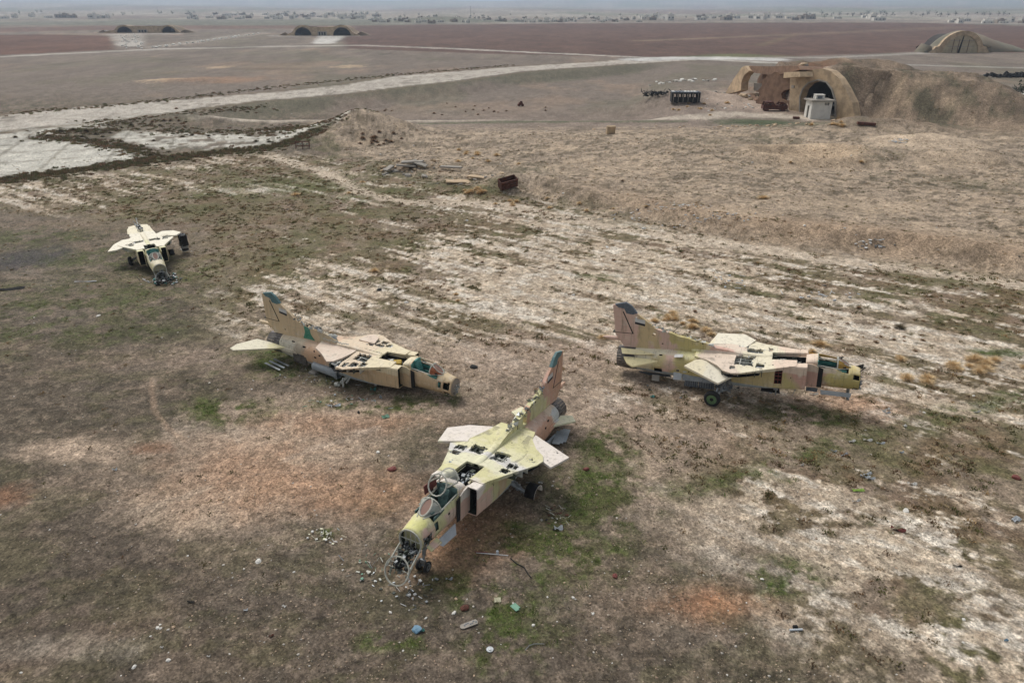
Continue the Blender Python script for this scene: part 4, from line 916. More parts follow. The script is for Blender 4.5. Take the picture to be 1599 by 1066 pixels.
FINPOLY = [(-.72, 2.80), (-.05, 2.98), (.2, 2.82), (.42, 2.50), (.75, 2.28), (1.02, 2.08), (1.25, 1.90), (1.42, 1.76), (1.62, 1.62), (1.9, 1.60), (2.05, 1.50), (2.4, 1.50), (2.75, 1.42), (3.1, 1.34), (3.3, 1.28), (3.7, 1.26), (3.9, 1.18), (4.4, 1.10), (5.0, 1.0), (5.6, .86), (5.6, .78), (3.0, .68), (-.1, .60), (-.35, .95), (-.58, 1.25)]
def disc_wheel(P, name, c0, ax, r, w, hub='wheelgreen', parent=None):
    """tyre and hub, axle along ax"""
    ax = Vector(ax).normalized(); bm = bmesh.new(); q = ax.to_track_quat('Z', 'Y').to_matrix(); n = 26
    prof = [(r*.62, -w/2), (r*.86, -w/2), (r*.97, -w*.32), (r, 0), (r*.97, w*.32), (r*.86, w/2), (r*.62, w/2)]
    rings = [[bm.verts.new(q @ Vector((rr*math.cos(2*math.pi*i/n), rr*math.sin(2*math.pi*i/n), zz))+Vector(c0)) for i in range(n)] for rr, zz in prof]
    for a, b in zip(rings, rings[1:]+[rings[0]]):
        for i in range(n): bm.faces.new((a[i], a[(i+1) % n], b[(i+1) % n], b[i]))
    t = P(name, bm, 'rubber', sm=True)
    bm = bmesh.new()
    for zz, rr in ((-w*.40, r*.62), (w*.40, r*.62)):
        tube(bm, Vector(c0)+ax*(zz-.015), Vector(c0)+ax*(zz+.015), rr, n=22)
        tube(bm, Vector(c0)+ax*(zz*1.0), Vector(c0)+ax*(zz*1.35), rr*.42, rr*.3, n=14, mi=1)
        for i in range(8):
            a = 2*math.pi*i/8; o = q @ Vector((rr*.68*math.cos(a), rr*.68*math.sin(a), 0)); tube(bm, Vector(c0)+o+ax*zz*.9, Vector(c0)+o+ax*zz*1.12, rr*.10, n=6, mi=1)
    tube(bm, Vector(c0)-ax*w*.3, Vector(c0)+ax*w*.3, r*.3, n=8)
    from_bm('wheel_hub', bm, [hub, 'dark'], t)
    return t
SQ = lambda x0, x1, y0, y1, j=.03: [(x0+rnd.uniform(-j, j), y0+rnd.uniform(-j, j)), (x1+rnd.uniform(-j, j), y0+rnd.uniform(-j, j)), (x1+rnd.uniform(-j, j), y1+rnd.uniform(-j, j)), (x0+rnd.uniform(-j, j), y1+rnd.uniform(-j, j))]
def jag(x0, x1, y0, y1, n=5, j=.08):
    p = [(x0+(x1-x0)*i/n, y0+rnd.uniform(-j, j)) for i in range(n)]+[(x1+rnd.uniform(-j, j), y0+(y1-y0)*i/2) for i in range(2)]
    p += [(x1-(x1-x0)*i/n, y1+rnd.uniform(-j, j)) for i in range(n)]+[(x0+rnd.uniform(-j, j), y1-(y1-y0)*i/2) for i in range(2)]
    return p

YG, PALEY = srgb(198, 192, 144), srgb(208, 204, 172); PK, SANDC = srgb(194, 164, 144), srgb(204, 184, 150); WHT, TAN = srgb(216, 206, 194), srgb(196, 170, 134)
OLV, PINK = srgb(188, 174, 118), srgb(206, 174, 156); CRM = srgb(216, 206, 176); SAL = srgb(192, 150, 124)

# --- near jet: yellow-green and pink, canopy up, nose frame drooping
def x_near(P, W4, W4i, gz, c, root):
    # canopy tilted up behind the cockpit
    bm = bmesh.new()
    def hoop(xc, zc, r, tilt, m=14, a0=0, a1=2*math.pi): return [Vector((xc+r*math.sin(t)*math.sin(tilt), r*.92*math.cos(t), zc+r*math.sin(t)*math.cos(tilt))) for t in [a0+(a1-a0)*i/m for i in range(m+1)]]
    h1 = hoop(9.72, 1.40, .40, -.55); h2 = hoop(9.0, 1.22, .42, -.5)
    for h in (h1, h2[:9]):
        for a, b in zip(h[:-1], h[1:]): tube(bm, a, b, .03, n=6)
    tube(bm, h1[0], h2[0], .03, n=6); tube(bm, h1[7], h2[7], .03, n=6); can = P('canopy_frame', bm, 'frame')
    bm = bmesh.new(); k = 7
    va = [bm.verts.new(v) for v in h1[:k+1]]; vb = [bm.verts.new(v) for v in h2[:k+1]]
    for i in range(k): bm.faces.new((va[i], va[i+1], vb[i+1], vb[i]))
    from_bm('canopy_glass', bm, 'glass', can, True)
    bm = bmesh.new(); box(bm, (9.42, -.52, 1.02), (.75, .03, .34), Matrix.Rotation(.15, 3, 'X')); P('side_armour_panel', bm, 'redprime')
    # nose leg with twin wheels
    p0 = Vector((10.75, .12, -.35)); g = gz((10.95, .18, -1)); foot = Vector((g.x, g.y, g.z+.2)); bm = bmesh.new()
    tube(bm, p0, p0.lerp(foot, .55), .07, n=10); tube(bm, p0.lerp(foot, .5), foot+Vector((0, 0, .06)), .045, n=8); tube(bm, foot+Vector((0, -.2, 0)), foot+Vector((0, .2, 0)), .035, n=8)
    tube(bm, p0+Vector((-.5, 0, 0)), p0.lerp(foot, .5), .03, n=6); box(bm, foot+Vector((.02, 0, .2)), (.08, .22, .14)); tube(bm, foot+Vector((0, .1, .15)), foot+Vector((.12, .34, .3)), .012, n=5); P('nose_leg', bm, 'metal')
    for sgn in (-1, 1): disc_wheel(P, 'nose_wheel', foot+Vector((0, .17*sgn, 0)), (0, 1, 0), .21, .11, 'metal')
    # doors
    bm = bmesh.new(); prism(bm, [(9.35, 0), (10.5, 0), (10.55, -.1), (10.35, -.30), (9.5, -.34)], lambda p: (p[0], .52-p[1]*.4, -.30+p[1]), lambda p: (p[0], .49-p[1]*.4, -.30+p[1])); P('nose_leg_door', bm, 'ltgrey')
    bm = bmesh.new(); prism(bm, [(10.55, 0), (11.15, 0), (11.2, .26), (10.6, .3)], lambda p: (p[0], .50+p[1]*.9, -.12-p[1]*.25), lambda p: (p[0], .50+p[1]*.9, -.15-p[1]*.25)); P('open_nose_hatch', bm, mp_(c))
    bm = bmesh.new()
    for _ in range(26):
        p = Vector((rnd.uniform(10.7, 11.3), .47+rnd.uniform(-.1, .02), rnd.uniform(-.15, .25))); box(bm, p, (rnd.uniform(.04, .16), .06, rnd.uniform(.03, .1)), None, rnd.randrange(3))
    P('nose_bay_equipment', bm, ['metal', 'dark', 'primer'], kind='stuff')
    # main leg with its mudguard
    bm = bmesh.new(); tube(bm, (5.9, .8, -.35), (5.8, 1.55, -.62), .07, n=8); tube(bm, (5.5, .7, -.4), (5.75, 1.5, -.66), .045, n=8); tube(bm, (5.9, .9, -.2), (5.85, 1.3, -.58), .03, n=6)
    for _ in range(24):
        q = rnd.random(); p = Vector((5.9, .75, -.4)).lerp(Vector((5.8, 1.6, -.66)), q)+Vector((rnd.uniform(-.12, .12), 0, rnd.uniform(-.1, .1))); tube(bm, p, p+Vector((rnd.uniform(-.15, .15), rnd.uniform(-.15, .15), rnd.uniform(-.1, .1))), .02, n=5)
    P('main_leg', bm, 'metal')
    bm = bmesh.new(); n = 14; pts = []
    for i in range(n+1):
        t = math.radians(-5+i*190/n); pts.append((5.62+.36*math.cos(t)*1.0, -.70+.36*math.sin(t)))
    va = [bm.verts.new((a, 1.62, b)) for a, b in pts]; vb = [bm.verts.new((a, 2.06, b)) for a, b in pts]
    for i in range(n): bm.faces.new((va[i], va[i+1], vb[i+1], vb[i]))
    o = P('wheel_mudguard', bm, [c['mw'], M['black']], sm=True); solid(o, .03, 1)
    # ventral fin pieces under the tail
    bm = bmesh.new()
    for k, (a, b) in enumerate(((.3, .62), (.55, .72), (.8, .8))): box(bm, (1.6-a, .55+b*.6, -.55-.05*k), (1.2, .34, .03), Matrix.Rotation(.25, 3, 'Z'))
    P('ventral_fin_pieces', bm, 'grey')
def mp_(c): return c['mp']
NEAR = dict(key='near_jet', seed=1.3, label='nearest wrecked jet, yellow-green and pink, canopy frame up and open ring at its nose', noz=(863, 641, .75), blk=(641, 848, 1.42), blkx=11.4, roll=0,
    top=[(-1.2, srgb(206, 186, 160)), (1.4, PK), (3.2, YG), (5.2, srgb(206, 200, 160)), (5.9, srgb(202, 198, 190)), (6.6, PALEY), (7.4, YG), (8.3, WHT), (9.2, YG), (10.2, YG), (10.9, srgb(200, 196, 128))],
    side=[(-1.2, srgb(190, 190, 184)), (1.2, SAL), (3.4, YG), (6.2, srgb(200, 176, 140)), (7.2, YG), (7.8, PINK), (9.3, srgb(206, 178, 160)), (10.1, YG), (10.6, PINK), (11.0, YG)],
    fin=[(-1.2, SAL), (.3, srgb(196, 156, 136)), (.9, YG), (1.9, YG), (2.3, SAL), (3.1, YG)], wingc=[(-1.2, PALEY), (2.0, PALEY), (3.6, WHT), (5.4, WHT), (6.3, srgb(206, 200, 176))],
    nosekind='ring', droop=-.60, ringx=12.2, finpoly=FINPOLY, tear=[(1.1, 2.0), (1.6, 1.6), (2.6, 1.4), (3.6, 1.2), (4.6, 1.04)], tearn=22, tipmat='tealdark',
    finholes=[[(3.0, .78), (3.35, .78), (3.35, 1.12), (3.0, 1.18)]],
    deckholes={1: [SQ(6.2, 6.56, 1.04, 1.46), SQ(6.66, 7.02, 1.0, 1.34), jag(5.75, 6.4, .22, .86, 5, .06), [(5.42, 1.62), (5.56, 1.62), (5.52, 1.72)], [(5.5, 1.84), (5.68, 1.74), (5.66, 1.86)]], -1: [SQ(5.98, 6.34, 1.05, 1.48), SQ(6.46, 6.8, 1.05, 1.42), jag(5.75, 6.3, .25, .86, 5, .05), [(7.3, .9), (7.6, .86), (7.5, .94)]]},
    wings={1: dict(poly=[(3.7, .92), (4.36, 2.78), (5.46, 2.48), (5.30, 2.05), (5.4, 1.7), (5.2, 1.0)], droop=4, edge=((5.3, 1.3), (6.1, 1.75))), -1: dict(poly=[(3.95, .88), (4.45, 1.9), (5.15, 2.58), (6.3, 2.30), (6.0, 1.85), (5.6, 1.2), (5.2, .9)], droop=-2)},
    stabs={1: dict(poly=[(1.55, .7), (.55, 1.42), (.12, 1.06), (.42, .6)], z=.06), -1: dict(poly=[(1.9, .66), (1.35, 1.5), (.7, 1.35), (.5, .6)], z=.1)},
    tub='cockpit', seatmat='cockpit', panelmat='cockpit', wsside='glass', holes=[(10.42, 10.62, 1, .12, .45), (10.82, 11.28, 1, -.18, .26), (10.9, 11.1, -1, -.1, .2)],
    lowers={1: [(1.2, 2.6, -.75, -.45, .1, 'grey')]}, patches={1: [(2.2, .3, .1, .1, 'black'), (1.75, .42, .14, .12, 'black'), (9.8, .42, .07, .07, 'black'), (3.9, .5, .08, .06, 'black')]}, extra=[x_near])

# --- left jet on its belly: sand, teal seat
def x_left(P, W4, W4i, gz, c, root):
    bm = bmesh.new(); 
    for i in range(3): box(bm, (.9-.12*i, -1.0-.22*i, -.66-.05*i), (1.3, .12, .03), Matrix.Rotation(-.2, 3, 'Z'), mi=i % 2)
    P('ventral_fin_pieces', bm, ['metal', 'grey'])
    bm = bmesh.new(); loft(bm, [(3.0, -.62, .34, -.2, -.66, 3), (4.2, -.70, .36, -.18, -.70, 3), (4.75, -.74, .34, -.2, -.74, 3)], lin(3.0, 4.75, 10), 18, lambda a, b, d: b > -.6); solid(P('wheel_well_fairing', bm, 'grey', sm=True), .03)
    g = gz((5.3, -1.3, 0)); bm = bmesh.new(); tube(bm, (5.4, -.7, -.4), (5.2, -1.35, g.z+.12), .09, n=8); tube(bm, (5.55, -.7, -.3), (5.45, -1.2, g.z+.1), .05, n=8); tube(bm, (5.0, -1.5, g.z+.08), (5.2, -1.5, g.z+.14), .12, n=12, caps=False); tube(bm, (5.2, -1.1, g.z+.3), (5.5, -1.5, g.z+.05), .05, n=8)
    P('broken_main_leg', bm, 'skin')
    bm = bmesh.new(); loft(bm, [(4.2, 1.02, .30, .50, .0, 3), (5.2, 1.12, .30, .52, .0, 3), (5.9, 1.15, .28, .44, .02, 2.4)], lin(4.2, 5.9, 9), 16); P('far_wheel_fairing', bm, 'grey', sm=True)
    bm = bmesh.new(); loft(bm, [(5.9, 1.15, .26, .42, .04, 2.4), (6.35, 1.18, .20, .34, .1, 2)], lin(5.9, 6.35, 4), 14); P('far_fairing_nose', bm, 'slate', sm=True)
    bm = bmesh.new()
    for i in range(60):
        q = i/59; box(bm, (3.3+q*3.6, .12+rnd.uniform(-.02, .02), .85), (.03, .04, .05), mi=rnd.randrange(2))
        if i % 2: box(bm, (3.3+q*1.7, -.12, .95+rnd.uniform(0, .1)), (.05, .03, .06), Matrix.Rotation(rnd.uniform(-1, 1), 3, 'X'), 1)
    P('spine_rivet_edge', bm, ['dark', 'skin'], kind='stuff')
    bm = bmesh.new(); box(bm, (3.0, -.86, -.9), (.45, .3, .25)); P('belly_block', bm, 'concgrey')
    bm = bmesh.new(); prism(bm, [(8.62, .92), (9.2, .88), (9.9, .80), (10.3, .74), (10.3, .70), (8.62, .84)], lambda p: (p[0], .50, p[1]+.07), lambda p: (p[0], .53, p[1]+.07)); P('far_sill_panel', bm, c['mp'])
LEFT = dict(key='left_jet', seed=5.1, label='sand coloured wrecked jet lying on its belly, teal seat and yellow tank showing', noz=(436, 532, 1.0), blk=(711, 606, .62), blkx=11.4, roll=2,
    top=[(-1.2, srgb(204, 188, 160)), (2.4, srgb(200, 170, 142)), (4.2, srgb(206, 186, 158)), (6.6, srgb(208, 194, 160)), (9.0, TAN), (10.0, srgb(198, 176, 140))], side=[(-1.2, srgb(196, 188, 166)), (1.6, srgb(168, 154, 132)), (2.6, srgb(196, 160, 128)), (5.2, TAN), (8.9, srgb(176, 154, 128)), (9.3, TAN)],
    fin=[(-1.2, srgb(206, 182, 146)), (2.9, srgb(186, 170, 140))], wingc=[(-1.2, srgb(208, 200, 174)), (.2, srgb(204, 196, 150)), (1.0, srgb(206, 196, 170)), (3.2, srgb(206, 186, 166)), (6.0, srgb(206, 194, 156))],
    nosekind='cap', finpoly=FINPOLY[:10]+[(1.95, 1.46), (2.2, 1.5), (2.6, 1.38), (2.9, 1.42), (3.2, 1.3), (3.5, 1.3), (3.9, 1.18), (4.1, 1.02), (4.1, .78)]+FINPOLY[-4:], tear=[(1.35, 1.8), (2.0, 1.5), (3.0, 1.36), (4.0, 1.1)], tearn=20, tipmat='tealdark', finpatch=[(1.95, .72), (2.75, .72), (2.5, 1.05), (2.42, 1.42), (2.05, 1.48), (2.1, 1.1)],
    wz=.07, glove_cut={-1: [(5.56, .10), (7.08, .10), (7.08, .40), (8.2, .42), (8.2, .98), (7.9, 1.05), (6.7, 1.52), (5.95, 1.98), (5.62, 1.95), (5.5, 1.4), (5.6, .9)]},
    deckholes={-1: [SQ(6.5, 6.86, 1.0, 1.36), SQ(6.02, 6.4, 1.16, 1.6), jag(5.85, 6.6, .3, .95), [(5.66, 1.4), (5.92, 1.35), (5.9, 1.75), (5.7, 1.85)]], 1: [SQ(6.6, 6.9, .95, 1.25), SQ(6.1, 6.5, 1.2, 1.5), SQ(6.0, 6.5, .75, 1.08), jag(5.6, 5.95, .7, 1.4)]},
    wings={-1: dict(poly=[(3.2, .12), (5.52, .12), (5.48, .6), (5.3, 1.15), (5.02, 1.55), (4.72, 1.68), (4.1, 1.25), (3.4, .9)], droop=8, edge=((4.8, 1.5), (5.9, 1.9))), 1: dict(poly=[(4.9, .9), (5.0, 1.55), (5.35, 1.75), (5.75, 1.6), (5.9, .9)], droop=0)},
    stabs={-1: dict(poly=[(1.1, .66), (-1.45, 2.05), (-1.75, 1.95), (-1.72, 1.5), (-1.05, .60), (.0, .56)], z=.12, droop=4), 1: dict(poly=[(1.1, .66), (.3, 1.1), (-.3, .9), (-.2, .6)], z=.1)},
    tub='teal', seatmat='teal', wsside='orange', tank=True, clutter=80, cluttermix=[1, 1, 1, 2, 3, 0], holes=[(10.66, 10.84, -1, .12, .42), (10.96, 11.30, -1, .10, .44), (10.96, 11.30, -1, -.34, -.08), (10.72, 10.86, -1, -.30, -.14)],
    lowers={-1: [(3.0, 4.6, -.62, -.15, .12, 'grey'), (1.6, 2.5, -.55, .0, .0, 'burnt')]}, patches={-1: [(2.35, .46, .2, .1, 'black'), (3.2, .12, .14, .08, 'black'), (3.5, .3, .1, .08, 'black'), (3.1, .42, .07, .1, 'black'), (4.2, -.05, .05, .1, 'black'), (1.5, .52, .2, .1, 'black')]}, extra=[x_left])

# --- right jet standing on one main wheel
def x_right(P, W4, W4i, gz, c, root):
    cw = W4i @ Vector((at(1112, 623, .4).x, at(1112, 623, .4).y, .42)); s_ = W4.to_scale().x
    cw = W4i @ at(1112, 622, .40)
    disc_wheel(P, 'main_wheel', cw, (0.12, 1, 0), .41/s_, .27)
    bm = bmesh.new(); tube(bm, cw+Vector((.05, .05, .02)), cw+Vector((.42, .42, .34)), .06, n=8); tube(bm, cw+Vector((.12, .1, .1)), cw+Vector((.2, .35, .42)), .045, n=8); tube(bm, cw+Vector((.3, .3, .3)), cw+Vector((.62, .75, .2)), .09, n=8); tube(bm, cw+Vector((.5, .6, .25)), cw+Vector((.6, 1.0, .6)), .07, n=8)
    tube(bm, cw+Vector((.35, .3, .4)), cw+Vector((.5, .7, .75)), .04, n=8)
    for _ in range(18):
        p = cw+Vector((rnd.uniform(.35, .8), rnd.uniform(.4, .9), rnd.uniform(.2, .65))); box(bm, p, (rnd.uniform(.04, .16), rnd.uniform(.04, .12), rnd.uniform(.04, .16)))
    P('main_leg', bm, 'metal')
    bm = bmesh.new(); tube(bm, (10.55, -.05, -.35), (10.57, -.05, -.72), .075, n=10); tube(bm, (10.57, -.05, -.70), (10.58, -.05, -.98), .05, n=8); box(bm, (10.58, -.05, -.72), (.16, .16, .08)); box(bm, (10.6, -.05, -.95), (.12, .16, .06)); P('nose_leg_strut', bm, 'metal')
    bm = bmesh.new(); prism(bm, [(9.35, -.44), (10.68, -.44), (10.66, -.66), (9.38, -.66)], lambda p: (p[0], -.46, p[1]), lambda p: (p[0], -.43, p[1])); P('nose_leg_door', bm, 'ltgrey')
    bm = bmesh.new(); box(bm, (8.98, -.42, -.48), (.5, .03, .2)); P('dark_nose_door', bm, 'slate')
    bm = bmesh.new(); prism(bm, [(6.75, -.45), (7.55, -.45), (7.6, -.74), (6.72, -.72)], lambda p: (p[0], -.74, p[1]), lambda p: (p[0], -.71, p[1])); P('belly_door', bm, 'dark')
    bm = bmesh.new(); box(bm, (7.4, -.95, -.34), (.2, .1, .22)); tube(bm, (7.42, -.98, -.3), (7.4, -.98, -.72), .035, n=6); tube(bm, (8.3, -.6, -.42), (8.15, -.75, -.75), .012, n=5); P('hanging_actuator', bm, 'metal', kind='stuff')
    # ribbed inner doors hanging under the engine bay
    for (x0, x1) in ((3.1, 3.75), (3.82, 4.55)):
        bm = bmesh.new(); prism(bm, [(x0, -.62), (x1, -.62), (x1, -1.0), (x0-.02, -.98)], lambda p: (p[0], -.66, p[1]), lambda p: (p[0], -.64, p[1])); dr = P('ribbed_door', bm, 'slate')
        bm = bmesh.new()
        for i in range(6): box(bm, (x0+.06+(x1-x0-.12)*i/5, -.67, -.8), (.03, .02, .30))
        from_bm('door_ribs', bm, 'metal', dr, kind='stuff')
    bm = bmesh.new(); loft(bm, [(4.6, -.55, .26, -.58, -.9, 2), (5.4, -.55, .24, -.58, -.86, 2)], lin(4.6, 5.4, 4), 14); P('wheel_well_door', bm, 'slate', sm=True)
    bm = bmesh.new(); prism(bm, [(.7, -.6), (2.3, -.66), (2.35, -.86), (1.2, -.92), (.75, -.78)], lambda p: (p[0], -.35-(p[1]+.6)*.9, p[1]), lambda p: (p[0], -.32-(p[1]+.6)*.9, p[1])); P('folded_ventral_fin', bm, 'slate')
    bm = bmesh.new(); box(bm, (1.65, -.68, -.72), (.38, .03, .3), Matrix.Rotation(-.5, 3, 'X')); P('hanging_flap', bm, 'concgrey')
    bm = bmesh.new(); prism(bm, [(-.2, .62), (.7, .62), (1.6, .50), (.7, .42), (-.1, .40)], lambda p: (p[0], -.64+(p[1]-.4)*.9, p[1]+.03), lambda p: (p[0], -.6+(p[1]-.4)*.9, p[1]+.0)); P('peeled_skin_sheet', bm, c['mw'])
    bm = bmesh.new(); box(bm, (2.75, -.62, .62), (.42, .22, .03), Matrix.Rotation(.3, 3, 'X') @ Matrix.Rotation(-.15, 3, 'Y')); P('lifted_hatch', bm, 'white')
    bm = bmesh.new()
    for i in range(15): q = i/14; tube(bm, (10.9-.2*q, .2, .62), (11.05, -.05+.1*q, .68+.2*q), .015, n=4)
    tube(bm, (10.85, -.2, .5), (11.1, -.3, .86), .02, n=5); tube(bm, (10.85, -.1, .6), (11.2, -.1, .66), .012, n=5); box(bm, (11.08, -.3, .86), (.08, .03, .06))
    for _ in range(16): p = Vector((10.93, rnd.uniform(-.3, .2), rnd.uniform(-.35, .5))); tube(bm, p, p+Vector((rnd.uniform(.02, .12), rnd.uniform(-.1, .1), rnd.uniform(-.1, .1))), .014, n=4)
    P('torn_nose_wiring', bm, 'dark')
    bm = bmesh.new(); tube(bm, (10.08, -.05, 1.08), (10.12, .05, 1.16), .03, n=6); tube(bm, (10.0, .0, 1.12), (10.2, .1, 1.13), .02, n=6); P('sight_mount', bm, 'dark')
    bm = bmesh.new(); prism(bm, [(8.7, .92), (9.3, .86), (10.1, .74), (10.1, .70), (8.7, .80)], lambda p: (p[0], .50, p[1]+.1), lambda p: (p[0], .53, p[1]+.1)); P('far_sill_panel', bm, 'amber')
RIGHT = dict(key='right_jet', seed=9.7, label='wrecked jet in pink, sand and olive patches standing on one main wheel', noz=(979, 555, .95), blk=(1341, 594.5, 1.66), blkx=10.95, roll=0, ck1=9.95,
    top=[(-1.2, CRM), (2.0, srgb(206, 190, 164)), (2.7, srgb(210, 202, 150)), (3.8, srgb(208, 190, 170)), (5.6, srgb(214, 204, 176)), (7.4, srgb(212, 190, 168)), (9.0, srgb(206, 186, 160)), (9.9, srgb(204, 186, 130))],
    side=[(-1.2, CRM), (1.2, srgb(196, 180, 132)), (2.0, PINK), (2.45, OLV), (4.4, srgb(196, 178, 130)), (7.6, OLV), (7.9, srgb(190, 166, 132)), (8.2, srgb(196, 156, 138)), (9.4, srgb(196, 180, 116)), (10.0, srgb(184, 168, 106))],
    fin=[(-1.2, PINK), (.55, srgb(200, 178, 136)), (1.55, PINK), (2.5, OLV), (3.75, srgb(202, 164, 146))], wingc=[(-1.2, srgb(222, 208, 160)), (3.0, srgb(222, 210, 178)), (4.2, srgb(220, 212, 190))],
    nosekind='cap', capmat='dark', finpoly=FINPOLY[:8]+[(1.6, 1.68), (1.9, 1.62), (2.3, 1.56), (2.6, 1.44), (3.1, 1.38), (3.5, 1.24), (4.0, 1.2), (4.4, 1.04), (5.0, .98), (5.6, .86), (5.6, .78), (3.0, .68), (-.1, .60), (-.35, .95), (-.58, 1.25)], tear=[(1.0, 2.05), (2.2, 1.58), (3.4, 1.28), (4.4, 1.06)], tearn=8, tipmat='slate', finholes=[[(.42, 2.18), (.52, 2.18), (.53, 2.28), (.44, 2.30)], [(1.30, 1.36), (1.45, 1.32), (1.50, 1.46), (1.36, 1.50)]],
    deckholes={-1: [jag(5.45, 6.3, .2, 1.2, 6, .1), SQ(6.42, 6.78, .9, 1.25), [(5.25, 1.35), (5.5, 1.35), (5.5, 1.6), (5.3, 1.7)]], 1: [jag(5.9, 6.7, .2, .7, 6, .08), jag(5.5, 5.9, .8, 1.6), SQ(6.9, 7.05, .5, .9)]},
    wings={-1: dict(poly=[(3.15, 1.5), (3.6, 1.05), (4.2, .80), (4.8, .95), (5.5, 1.75), (4.85, 2.35)], droop=22, edge=((4.6, 1.0), (5.7, 1.7))), 1: dict(poly=[(4.0, .9), (4.3, 2.2), (5.6, 2.35), (6.2, 1.8), (5.8, .9)], droop=-4)},
    stabs={-1: dict(poly=[(1.9, .62), (.52, 1.12), (.2, .95), (-.02, .62), (.5, .6)], z=.22, droop=38, pitch=0), 1: dict(poly=[(1.5, .66), (.4, 1.3), (-.2, 1.0), (.0, .6)], z=.1)},
    tub='teal', seat=False, seatmat='slate', wsside='amber', cluttermix=[1, 1, 2, 2, 3], trunkframe=True, trunkholes=[(7.28, 7.62, -.12, .66)], holes=[(10.66, 10.92, -1, .28, .48), (10.7, 10.92, -1, -.34, -.18), (1.55, 1.95, -1, -.42, -.2)],
    lowers={-1: [(2.55, 2.95, -.62, -.25, .25, 'ltgrey'), (3.0, 3.95, -.6, -.2, .18, 'grey'), (3.98, 5.1, -.6, -.2, .2, 'grey')]}, patches={-1: [(1.85, .50, .16, .1, 'black'), (3.3, -.1, .05, .05, 'black'), (2.75, -.12, .14, .1, 'burnt'), (3.1, -.14, .16, .06, 'ltgrey'), (8.0, .3, .03, .08, 'black')]}, extra=[x_right])

# --- far jet facing the camera
def x_far(P, W4, W4i, gz, c, root):
    for sgn in (-1, 1):
        bm = bmesh.new(); prism(bm, [(.5, .12), (.7, .75), (2.3, .86), (3.6, .98), (3.7, .12)], lambda p: (p[0], p[1]*sgn, .76-.05*p[1]), lambda p: (p[0], p[1]*sgn, .70-.05*p[1])); P('rear_deck_panel', bm, c['mw'])
    # torn drooping wing end with its bare ribs, right of the jet in the picture
    bm = bmesh.new(); g = gz((5.4, 2.9, 0)); zb = g.z+.06
    for i in range(9): q = i/8; hh = .62-(.62-zb)*(.55+.45*math.sin(q*3)); box(bm, (4.7+.75*q, 2.72+.1*q, (hh+.62)/2), (.025, .5, .62-hh), Matrix.Rotation(.15, 3, 'Z') @ Matrix.Rotation(rnd.uniform(-.15, .15), 3, 'X'), mi=i % 2)
    for i in range(5): box(bm, (5.05, 2.5+.1*i, zb+.15+.14*i), (.8, .03, .04), Matrix.Rotation(rnd.uniform(-.15, .15), 3, 'Z'), mi=1+i % 2)
    for _ in range(40): p = Vector((rnd.uniform(4.7, 5.5), rnd.uniform(2.45, 2.95), rnd.uniform(zb, .6))); tube(bm, p, p+Vector((rnd.uniform(-.2, .2), rnd.uniform(-.15, .15), rnd.uniform(-.15, .15))), .02, n=4, mi=rnd.choice([0, 1, 3]))
    P('hanging_wing_ribs', bm, ['dark', 'metal', 'primer', 'skin'], kind='stuff')
    bm = bmesh.new(); n = 12; pts = [(6.6+.33*math.cos(math.radians(-5+i*190/n)), -.35+.33*math.sin(math.radians(-5+i*190/n))) for i in range(n+1)]
    va = [bm.verts.new((a, 1.3, b)) for a, b in pts]; vb = [bm.verts.new((a, 1.72, b)) for a, b in pts]
    for i in range(n): bm.faces.new((va[i], va[i+1], vb[i+1], vb[i]))
    solid(P('wheel_mudguard', bm, [c['mw'], M['black']], sm=True), .03, 1)
    g = gz((6.3, -1.5, 0)); disc_wheel(P, 'main_wheel', (6.3, -1.5, g.z+.36), (.2, 1, .1), .36, .24, 'metal'); bm = bmesh.new(); tube(bm, (5.9, -.7, -.2), (6.3, -1.35, g.z+.4), .08, n=8); tube(bm, (6.3, -.8, -.2), (6.3, -1.4, g.z+.5), .04, n=6); P('main_leg', bm, 'metal')
    bm = bmesh.new(); g = gz((12.2, .3, 0))
    for _ in range(70): p = Vector((rnd.uniform(11.5, 12.7), rnd.uniform(-.6, 1.0), g.z+rnd.uniform(.02, .4))); box(bm, p, (rnd.uniform(.04, .22), rnd.uniform(.04, .2), rnd.uniform(.03, .14)), Matrix.Rotation(rnd.uniform(-1, 1), 3, 'Z'), rnd.choice([0, 1, 1, 2]))
    P('fallen_nose_equipment', bm, ['metal', 'dark', 'teal'], kind='stuff')
    bm = bmesh.new()
    for _ in range(40): p = Vector((rnd.uniform(.2, 2.8), rnd.uniform(-.2, .2), rnd.uniform(.7, 1.0))); box(bm, p, (rnd.uniform(.1, .3), .04, rnd.uniform(.08, .3)), Matrix.Rotation(rnd.uniform(-.6, .6), 3, 'X'), rnd.randrange(3))
    tube(bm, (1.0, 0, .7), (.3, .05, 1.3), .04, n=6); tube(bm, (1.3, -.05, .7), (.8, .0, 1.15), .03, n=6); P('fin_stump', bm, ['skin', 'dark', 'metal'], kind='stuff')
